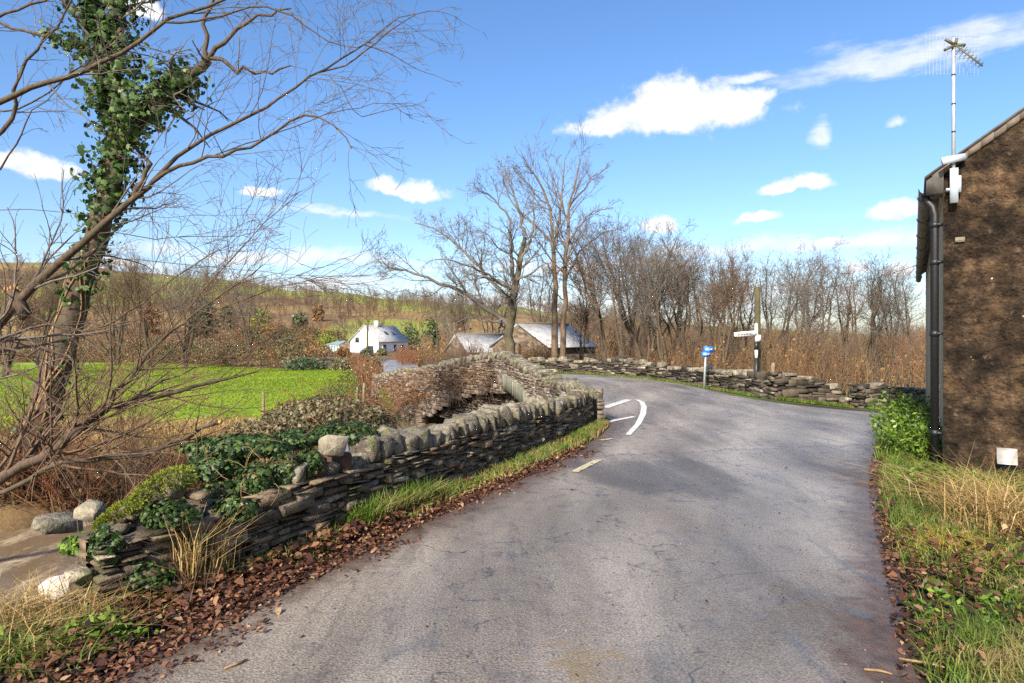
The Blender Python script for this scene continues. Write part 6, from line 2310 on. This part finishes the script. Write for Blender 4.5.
for i, (px, d, n, h, mt, lb) in enumerate(SH):
    x = (px - CX) / F * d
    z = z1(x, d)
    if d < 5:
        z = max(z, -0.02)
    root = empty('bare_bush', (x, d, z), lb, 'bush', 'bare bushes along the stream bank')
    b = np.c_[x + rg.normal(size=n) * 0.22, d + rg.normal(size=n) * 0.22, np.full(n, z - 0.1)]
    dr = rg.normal(size=(n, 3)) * 0.45
    dr[:, 2] = 1
    pts = [b]
    hh = h * rg.uniform(0.5, 1.1, n)
    for s_ in range(6):
        dr = dr + rg.normal(size=(n, 3)) * 0.1
        dr /= np.linalg.norm(dr, axis=1)[:, None]
        pts.append(pts[-1] + dr * (hh / 6)[:, None])
    Pt = np.stack(pts, 1)
    Rd = np.linspace(1, 0.35, 7)[None, :] * rg.uniform(0.007, 0.014, n)[:, None] * (d / 11)
    t = TB()
    t.add(Pt, Rd, 4)
    t.build('stems', M[mt], root)
    t = TB()
    c1, r1_ = spawn(Pt, Rd, per_m=6, t0=0.2, ang=(20, 55), lenr=(0.2, 0.5), nseg=5, wig=0.15, up=0.05, rr=0.5, rmin=0.0035 * d / 10, kmin=4, kmax=9, rg=rg)
    t.add(c1, r1_, 3)
    c2, r2_ = spawn(c1, r1_, per_m=6, t0=0.2, ang=(20, 55), lenr=(0.3, 0.6), nseg=4, wig=0.15, up=0.05, rr=0.6, rmin=0.003 * d / 10, kmin=2, kmax=4, rg=rg)
    t.add(c2, r2_, 3)
    t.build('twigs', M[mt], root)

# fallen sticks and dead stems that cover the far bank
rg = np.random.default_rng(530)
bank = [(-11.5, 10.2), (-8.2, 10.6), (-4.2, 12.2), (-2.2, 14.0), (-3.5, 14.8), (-6.2, 13.4), (-9.0, 13.6), (-14, 15), (-13, 10)]
b = scatter(bank, 2600, rg)
n = len(b)
dr = rg.normal(size=(n, 3))
dr[:, 2] = np.abs(dr[:, 2]) * 0.9
dr /= np.linalg.norm(dr, axis=1)[:, None]
ln = rg.uniform(0.25, 1.1, n)
pts = [b]
for s_ in range(4):
    dr = dr + rg.normal(size=(n, 3)) * 0.2
    dr[:, 2] -= 0.12
    dr /= np.linalg.norm(dr, axis=1)[:, None]
    pts.append(pts[-1] + dr * (ln / 4)[:, None])
Pt = np.stack(pts, 1)
t = TB()
t.add(Pt, np.linspace(1, 0.4, 5)[None, :] * rg.uniform(0.004, 0.008, n)[:, None], 3)
tag(t.build('dead_stems', M['twig_brown']), kind='stuff')
b = scatter(bank, 900, rg)
dr = rg.normal(size=(900, 3)) * 0.7
dr[:, 2] = 1
dr /= np.linalg.norm(dr, axis=1)[:, None]
ln = rg.uniform(0.4, 1.5, 900)
pts = [b]
for s_ in range(5):
    dr = dr + rg.normal(size=(900, 3)) * 0.2
    dr[:, 2] -= 0.1
    dr /= np.linalg.norm(dr, axis=1)[:, None]
    pts.append(pts[-1] + dr * (ln / 5)[:, None])
t = TB()
t.add(np.stack(pts, 1), np.linspace(1, 0.4, 6)[None, :] * rg.uniform(0.004, 0.009, 900)[:, None], 3)
tag(t.build('bank_canes', M['twig_red']), kind='stuff')
mb = MB()
b = scatter(bank, 7000, rg, lambda x, y: ss(0.5, 0.62, fbm(x, y, 1.4, 61)))
b[:, 2] += np.abs(rg.normal(size=len(b))) * 0.18
leaf_quads(mb, b, rg.uniform(0.03, 0.075, len(b)), rg=rg)
tag(mb.build('bank_ivy', M['ivy']), kind='stuff')
mb = MB()
b = scatter(bank, 11000, rg)
b[:, 2] += np.abs(rg.normal(size=len(b))) * 0.16 * (0.3 + fbm(b[:, 0], b[:, 1], 0.8, 9))
leaf_quads(mb, b, rg.uniform(0.03, 0.09, len(b)), rg=rg)
tag(mb.build('dead_bracken', M['bracken']), kind='stuff')
mb = MB()
b = scatter([(-13.5, 13.2), (-9, 12.6), (-6.0, 12.6), (-3.5, 15.0), (-3.8, 19.2), (-6, 20.5), (-14, 20.5)], 15000, rg)
blades(mb, b, 0.36, 0.018, 0.6, rg)
tag(mb.build('dry_bank_grass', M['dry_grass']), kind='stuff')

# ------------------------------------------------------------------ ivy over the wall, bramble behind it
rg = np.random.default_rng(540)


def leaf_mass(name, blobs, mat, size, label, cat, twig=None, ntw=0, seed=1, flat=0.0):
    rg = np.random.default_rng(seed)
    c0 = np.array(blobs[0][0])
    root = empty(name, tuple(c0), label, cat)
    mb = MB()
    allq = []
    for c_, r_, n in blobs:
        d = rg.normal(size=(n, 3))
        d /= np.linalg.norm(d, axis=1)[:, None]
        lump = 0.72 + 0.55 * fbm(d[:, 0] * 3 + c_[0] * 5, d[:, 2] * 3 + d[:, 1] * 2, 1.0, seed)
        q = np.array(c_) + d * np.array(r_) * (lump * rg.uniform(0.6, 1.05, n) ** 0.5)[:, None]
        if name == 'ivy_plant':
            ivy_quads(mb, q, np.full(n, size * 1.05), d + np.array((0, 0, 0.5)), rg)
        else:
            leaf_quads(mb, q, rg.uniform(0.45, 1.25, n) * size, nrm=d + np.array((0, 0, 0.5)), rg=rg, elong=1.15)
        allq.append(q)
    mb.build('foliage', mat, root)
    if twig:
        q = np.concatenate(allq)
        s_ = q[rg.integers(0, len(q), ntw)]
        dr = rg.normal(size=(ntw, 3)) + np.array((0, 0, 0.5))
        dr /= np.linalg.norm(dr, axis=1)[:, None]
        pts = [s_]
        for i in range(5):
            dr = dr + rg.normal(size=dr.shape) * 0.25
            dr[:, 2] -= 0.15
            dr /= np.linalg.norm(dr, axis=1)[:, None]
            pts.append(pts[-1] + dr * 0.09 * size / 0.045)
        t = TB()
        t.add(np.stack(pts, 1), np.full((ntw, 6), 0.0035 * size / 0.045), 3)
        t.build('stems', twig, root)
    return root


leaf_mass('ivy_plant', [(P(238, 447, 5.5), (0.42, 0.34, 0.1), 2300), (P(218, 466, 5.3), (0.22, 0.24, 0.11), 1300), (P(290, 440, 5.9), (0.32, 0.26, 0.08), 1100), (P(255, 480, 5.05), (0.14, 0.1, 0.14), 330), (P(222, 492, 4.95), (0.16, 0.1, 0.08), 300),
                        (P(310, 462, 5.35), (0.12, 0.08, 0.1), 220), (P(283, 470, 5.2), (0.12, 0.08, 0.16), 260), (P(345, 432, 6.2), (0.3, 0.25, 0.1), 600)], M['wall_ivy'], 0.032,
          'glossy green ivy spilling over the broken left part of the lane wall', 'ivy', M['twig_tan'], 60, 541)
leaf_mass('ivy_plant', [(P(168, 514, 4.25), (0.2, 0.1, 0.1), 420), (P(105, 545, 3.95), (0.1, 0.05, 0.12), 260), (P(235, 510, 4.55), (0.16, 0.06, 0.1), 260), (P(115, 548, 4.2), (0.12, 0.1, 0.12), 330), (P(140, 575, 4.05), (0.2, 0.1, 0.1), 300), (P(120, 565, 4.05), (0.12, 0.06, 0.1), 260), (P(190, 540, 4.35), (0.14, 0.05, 0.08), 240)], M['wall_ivy'], 0.028,
          'sparse ivy under the mossy end of the lane wall', 'ivy', None, 0, 542)
leaf_mass('bramble_bush', [(P(325, 418, 9.5), (0.85, 0.7, 0.29), 5200), (P(350, 424, 9.6), (0.6, 0.6, 0.24), 3400), (P(290, 426, 9.0), (0.6, 0.6, 0.2), 1200), (P(258, 432, 8.6), (0.5, 0.5, 0.15), 700)], M['bramble'], 0.05,
          'grey brown bramble bush behind the lane wall in front of the field', 'bush', M['twig_red'], 340, 543)
leaf_mass('creeper', [(P(392, 396, 23.2), (0.9, 0.3, 0.5), 500), (P(418, 386, 22.3), (0.8, 0.3, 0.5), 200)], M['bracken'], 0.07, 'russet creeper hanging on the left half of the bridge', 'creeper', M['twig_red'], 300, 544)
leaf_mass('creeper', [(P(452, 378, 21.2), (0.6, 0.2, 0.4), 260), (P(480, 378, 20.0), (0.4, 0.15, 0.3), 160)], M['bracken'], 0.07, 'dead creeper over the bridge arch below the hump', 'creeper', M['twig_brown'], 220, 545)
leaf_mass('fern', [(P(80, 545, 4.25), (0.13, 0.1, 0.07), 260)], M['weed'], 0.04, 'bright green fern at the left end of the lane wall by the stream', 'fern', None, 0, 546)

# ------------------------------------------------------------------ verges
rg = np.random.default_rng(550)
# strip between wall and lane, in plan
wl_pts = [lw.at(s_, 0.2)[:2] for s_ in np.linspace(0, LWL, 30)]
road_pts = densify(ROAD_L[1:], 0.3)


def left_strip(y):
    y = np.asarray(y, float)
    wx_ = np.interp(y, [float(p_[1]) for p_ in wl_pts], [float(p_[0]) for p_ in wl_pts])
    rx_ = np.interp(y, road_pts[:, 1], road_pts[:, 0])
    return wx_, rx_


def strip_pts(n, y0, y1, a0, a1, rg=rg, pw=1.0):
    y = y0 + (y1 - y0) * rg.random(n) ** pw
    wx_, rx_ = left_strip(y)
    x = wx_ + (rx_ - wx_) * rg.uniform(a0, a1, n)
    return np.stack([x, y, zground(x, y)], -1)


mb = MB()
b = strip_pts(9000, 5.9, 12.4, 0.0, 0.75)
keep = rg.random(len(b)) < ss(0.3, 0.55, fbm(b[:, 0], b[:, 1], 0.55, 15)) * ss(5.8, 7.2, b[:, 1]) * 0.75 + 0.05
blades(mb, b[keep], 0.13, 0.009, 0.8, rg)
b = strip_pts(1500, 5.55, 6.6, 0.0, 0.45)
blades(mb, b, 0.26, 0.009, 0.8, rg)
b = strip_pts(500, 4.1, 5.6, 0.0, 0.3)
blades(mb, b, 0.12, 0.006, 0.9, rg)
for q, n, h in (((312, 552), 120, 0.09), ((300, 562), 80, 0.08)):
    g_ = G(*q)
    b = np.c_[g_[0] + rg.normal(size=n) * 0.07, g_[1] + rg.normal(size=n) * 0.06, np.full(n, g_[2] - 0.01)]
    blades(mb, b, h, 0.007, 0.7, rg)
tag(mb.build('left_verge_grass', M['grass']), kind='stuff')
mb = MB()
b = strip_pts(900, 5.5, 12.2, 0.0, 0.8)
leaf_quads(mb, b + np.c_[np.zeros((len(b), 2)), rg.uniform(0.01, 0.07, len(b))], rg.uniform(0.02, 0.05, len(b)), rg=rg, flatz=0.4)
tag(mb.build('left_verge_weeds', M['weed']), kind='stuff')
mb = MB()
b = strip_pts(1500, 5.8, 12.3, 0.0, 0.95)
blades(mb, b, 0.12, 0.007, 1.2, rg, 1.0)
tag(mb.build('left_verge_straw', M['dry_grass']), kind='stuff')

# leaf litter: drift under the wall, wet line at the road edge, bank at bottom left, right verge
mb = MB()


def litter(p, size, lift=0.012):
    n = len(p)
    a = rg.uniform(0, 6.28, n)
    u = np.stack([np.cos(a), np.sin(a), rg.normal(size=n) * 0.35], -1)
    v = np.stack([-np.sin(a), np.cos(a), rg.normal(size=n) * 0.35], -1)
    s_ = (np.clip(rg.lognormal(-0.2, 0.38, n), 0.3, 1.7) * size)[:, None]
    c_ = p + np.c_[np.zeros((n, 2)), np.abs(rg.normal(size=n)) * lift + 0.012]
    k_ = (rg.uniform(-0.2, 0.5, n))[:, None] * s_ * np.array((0, 0, 1.0))
    vv_ = np.stack([c_ - u * s_ * 0.65, c_ - u * s_ * 0.2 + v * s_ * 0.42 + k_, c_ + u * s_ * 0.45 + v * s_ * 0.2 + k_, c_ + u * s_ * 0.72, c_ + u * s_ * 0.3 - v * s_ * 0.4 + k_, c_ - u * s_ * 0.25 - v * s_ * 0.38 + k_], 1).reshape(-1, 3)
    mb.add(vv_, np.arange(n * 6).reshape(-1, 6))


p_ = strip_pts(14000, 3.2, 7.4, 0.0, 1.05)
p_ = p_[rg.random(len(p_)) < (0.25 + ss(0.35, 0.6, fbm(p_[:, 0], p_[:, 1], 0.4, 19)))]
litter(p_[::2], 0.02, 0.01)
litter(p_[1::2], 0.029, 0.02)
p_ = strip_pts(1900, 3.4, 6.6, 0.0, 0.7)
litter(p_, 0.04, 0.04)
p_ = strip_pts(2600, 3.0, 9.5, 0.8, 1.75)
p_ = p_[rg.random(len(p_)) < ss(0.42, 0.6, fbm(p_[:, 0], p_[:, 1], 0.5, 91)) * 0.9 + 0.05]
litter(p_, 0.026, 0.006)
p_ = strip_pts(2200, 6.5, 9.8, 0.55, 1.2)
litter(p_, 0.032, 0.012)
p_ = strip_pts(2600, 3.0, 8.0, 0.9, 1.3)
litter(p_, 0.026, 0.006)
p_ = scatter([(-4.2, 2.2), (-2.2, 2.2), (-1.95, 3.2), (-2.2, 4.0), (-3.3, 3.9), (-4.4, 3.5)], 5200, rg)
litter(p_, 0.03, 0.02)
RVp = [tuple(q) for q in RV]
right_poly = [(1.9, 2.0)] + [(q[0] + 0.03, q[1]) for q in RVp[:5]] + [(6.3, 10.6), (5.3, 8.6), (5.4, 8.0), (9.5, 5.6), (9, 2.0)]
near_right = [(1.75, 2.0)] + [(q[0] - 0.1, q[1]) for q in RVp[:4]] + [(4.6, 7.6), (6.3, 7.5), (5.6, 4), (4.0, 2.0)]
p_ = scatter(near_right, 4200, rg, lambda x, y: 0.03 + ss(0.5, 0.64, fbm(x, y, 0.6, 25)))
litter(p_, 0.036, 0.05)
edge_r = [(q[0] - 0.1, q[1]) for q in RVp] + [(q[0] + 0.25, q[1]) for q in RVp[::-1]]
p_ = scatter(edge_r, 3600, rg)
litter(p_, 0.024, 0.01)
# a few on the road itself
p_ = scatter([(-1.6, 3), (1.8, 3), (5, 10), (1.5, 10)], 60, rg, zf_=zroad)
litter(p_, 0.02, 0.006)
tag(mb.build('leaf_litter', M['litter']), kind='stuff')

# grass on the right verge
mb = MB()
gr = lambda x, y: 0.12 + ss(0.3, 0.5, fbm(x, y, 0.75, 35))
b = scatter(right_poly, 42000, rg, gr)
blades(mb, b, 0.12, 0.0065, 0.9, rg, 0.8)
b = scatter([(3.9, 6.7), (5.0, 8.6), (6.2, 10.4), (5.6, 9.8), (4.6, 8.0)], 1200, rg)
blades(mb, b, 0.16, 0.008, 0.8, rg, 0.7)
b = scatter([(1.9, 2.6), (2.45, 3.6), (3.4, 3.4), (3.2, 2.4)], 2600, rg)
blades(mb, b, 0.12, 0.006, 0.9, rg, 0.8)
# strip at the foot of the house and along the far wall
hs_ = [tuple(HO + HU * u - HG * 0.05) for u in (0.2, 6, 12)] + [tuple(HO + HU * u - HG * 0.75) for u in (12, 6, 1.5, 0.2)]
b = scatter(hs_, 3500, rg)
blades(mb, b, 0.22, 0.012, 0.7, rg)
fl = []
for s_ in np.linspace(1.5, f1.L, 40):
    x, y, _ = f1.at(s_, 0.25)
    fl.append((float(x), float(y)))
fr_ = []
for s_ in np.linspace(1.5, f1.L, 40):
    x, y, _ = f1.at(s_, 0.85)
    fr_.append((float(x), float(y)))
b = scatter(fl + fr_[::-1], 9000, rg, zf_=lambda x, y: zroad(x, y))
blades(mb, b, 0.11, 0.016, 0.8, rg)
for pth in (f2, f3):
    a1_ = [tuple(map(float, pth.at(s_, 0.25)[:2])) for s_ in np.linspace(0, pth.L, 12)]
    a2_ = [tuple(map(float, pth.at(s_, 0.75)[:2])) for s_ in np.linspace(0, pth.L, 12)]
    b = scatter(a1_ + a2_[::-1], 2600, rg, zf_=lambda x, y: zroad(x, y))
    blades(mb, b, 0.12, 0.016, 0.8, rg)
tag(mb.build('right_verge_grass', M['grass']), kind='stuff')

# field turf
mb = MB()
x = rg.uniform(-46, -3, 160000)
y = 19 + 64 * rg.random(160000) ** 1.6
k_ = (rg.random(len(x)) < field_mask(x, y))
x, y = x[k_][:90000], y[k_][:90000]
blades(mb, np.stack([x, y, zground(x, y) - 0.02], -1), 0.07 + 0.0008 * y, 0.008 + 0.0008 * y, 0.9, rg, 0.8)
tag(mb.build('field_turf', M['field_grass']), kind='stuff')

# dry grass: hanging tuft by the house, pale tuft in the verge, tall dead stalks at the wall, tuft bottom left
mb = MB()
DG = []
def tuft(c, n, h, w, spread, lean, mat, label, name='grass_tuft', cat='grass', bend=0.9, seed=1, group=None):
    rg = np.random.default_rng(seed)
    mb = MB()
    b = np.array(c) + np.c_[rg.normal(size=(n, 2)) * spread, np.zeros(n)]
    b[:, 2] = zground(b[:, 0], b[:, 1]) - 0.02
    blades(mb, b, h, w, lean, rg, bend)
    return tag(mb.build(name, M[mat], loc=tuple(c)), label, cat, group)


TG = 'dry grass tufts on the verges'
tuft(G(1000, 520, zground), 300, 0.46, 0.009, 0.26, 2.2, 'dry_grass', 'golden dead grass flopping over below the white wall vent', seed=601, group=TG, bend=1.2)
tuft(G(965, 505, zground), 260, 0.36, 0.008, 0.2, 2.0, 'dry_grass', 'golden dead grass at the foot of the house corner', seed=602, group=TG, bend=1.2)
tuft(G(956, 550, zground), 700, 0.13, 0.008, 0.2, 1.3, 'gold_grass', 'small straw yellow tuft in the middle of the right verge', seed=603, group=TG)
tuft(G(1018, 528, zground), 400, 0.36, 0.01, 0.2, 1.6, 'dry_grass', 'dead grass at the right picture edge', seed=604, group=TG, bend=1.2)
tuft(G(188, 590, zground), 90, 0.55, 0.007, 0.05, 0.5, 'dry_grass', 'tall pale dead stalks left of the pair in front of the wall', 'dead_stalks', seed=605, group=TG)
tuft(G(216, 577, zground), 90, 0.52, 0.007, 0.06, 0.45, 'dry_grass', 'tall pale dead stalks right of the pair in front of the wall', 'dead_stalks', seed=606, group=TG)
tuft(P(28, 600, 3.75), 900, 0.24, 0.007, 0.22, 1.3, 'dry_grass', 'straw coloured grass clump at the bottom left bank', seed=607, group=TG)
tuft(P(70, 612, 3.6), 350, 0.2, 0.006, 0.14, 1.3, 'dry_grass', 'small straw clump right of the bigger one on the left bank', seed=608, group=TG)
tuft(P(20, 640, 3.4), 700, 0.15, 0.007, 0.22, 1.2, 'grass', 'green grass clump in the bottom left corner', seed=609)
tuft(G(455, 470, zground), 160, 0.3, 0.007, 0.2, 1.0, 'dry_grass', 'thin dead grass against the middle of the lane wall', seed=610, group=TG)

# weeds: bushy green plant by the house corner, low leafy weeds bottom left
def weeds(name, blobs, size, label, seed, mat='weed', cat='plant'):
    rg = np.random.default_rng(seed)
    root = empty(name, tuple(blobs[0][0]), label, cat)
    mb = MB()
    t = TB()
    for c_, r_, n in blobs:
        m_ = max(6, n // 22)
        b = np.array(c_) + np.c_[rg.normal(size=(m_, 2)) * np.array(r_[:2]) * 0.45, np.zeros(m_)]
        b[:, 2] = zground(b[:, 0], b[:, 1]) - 0.02
        d = rg.normal(size=(m_, 3)) * 0.3
        d[:, 2] = 1
        hh = r_[2] * rg.uniform(0.5, 1.15, m_)
        pts = np.stack([b + d * (hh * q)[:, None] for q in (0, 0.33, 0.66, 1)], 1)
        t.add(pts, np.linspace(1, 0.5, 4)[None] * np.full((m_, 1), 0.004), 3)
        tt = rg.uniform(0.25, 1.0, n)
        ix = rg.integers(0, m_, n)
        q = b[ix] + d[ix] * (hh[ix] * tt)[:, None] + rg.normal(size=(n, 3)) * size * 0.8
        leaf_quads(mb, q, rg.uniform(0.5, 1.2, n) * size, nrm=np.tile((0, 0, 1.0), (n, 1)) + rg.normal(size=(n, 3)) * 0.4, rg=rg, elong=1.7, flatz=0.3)
    mb.build('leaves', M[mat], root)
    t.build('stems', M[mat], root)
    return root


wc = HO + HU * 1.9 - HG * 0.24
wc2 = HO + HU * 3.6 - HG * 0.26
wc3 = HO + HU * 0.7 - HG * 0.35
weeds('weed_clump', [((wc[0], wc[1], 0), (0.26, 0.8, 0.6), 2800), ((wc2[0], wc2[1], 0), (0.25, 0.9, 0.66), 2800), ((wc3[0], wc3[1], 0), (0.36, 0.5, 0.55), 1900)], 0.045, 'tall bushy green weeds growing along the lane side of the house', 611)
q = G(928, 487, zground)
weeds('weed_clump', [((q[0], q[1], q[2]), (0.35, 0.25, 0.22), 700)], 0.05, 'leafy green weeds at the foot of the black downpipe', 612)
q = P(95, 640, 3.55)
weeds('weed_clump', [((q[0], q[1], q[2]), (0.3, 0.16, 0.09), 520), ((q[0] - 0.25, q[1] - 0.1, q[2]), (0.25, 0.14, 0.08), 330)], 0.04, 'low bright green weeds on the leafy bank at bottom left', 613)
q = G(985, 610, zground)
weeds('weed_clump', [((q[0], q[1], q[2]), (0.5, 0.4, 0.07), 500)], 0.035, 'low clover like weeds amid leaves on the right verge', 614)

# grit on the lane
mb = MB()
p_ = scatter([(-1.7, 2.6), (1.8, 2.6), (3.4, 6.5), (5.2, 10.5), (1.6, 10.5), (-0.6, 6.4)], 700, rg, zf_=zroad)
n = len(p_)
s_ = rg.uniform(0.003, 0.009, n)[:, None]
o8 = np.array([(1, 0, 0), (0, 1, 0), (-1, 0, 0), (0, -1, 0), (0, 0, 0.8)])
v = (p_[:, None, :] + np.array((0, 0, 0.012)) + o8[None] * s_[:, :, None] * rg.uniform(0.6, 1.3, (n, 5, 1))).reshape(-1, 3)
i = np.arange(n)[:, None] * 5
mb.add(v, np.concatenate([i + np.array([[a, (a + 1) % 4, 4]]) for a in range(4)]))
tag(mb.build('grit', M['rubble']), kind='stuff')
for i, (px, py, an, L_) in enumerate(((236, 668, 0.9, 0.12), (925, 668, -0.5, 0.22), (878, 676, -0.4, 0.12))):
    g_ = G(px, py)
    mb = MB()
    u = np.array((math.cos(an), math.sin(an), 0)) * L_ / 2
    mb.tube([g_ - u + (0, 0, 0.02), g_ + (0.01, 0, 0.025), g_ + u + (0, 0, 0.02)], [0.006, 0.007, 0.004], 5)
    tag(mb.build('twig', M['twig_tan'], loc=tuple(g_)), ('pale stick lying at the left edge of the lane', 'long pale stick at the foot of the right verge', 'short pale stick on the lane by the right verge')[i], 'stick')
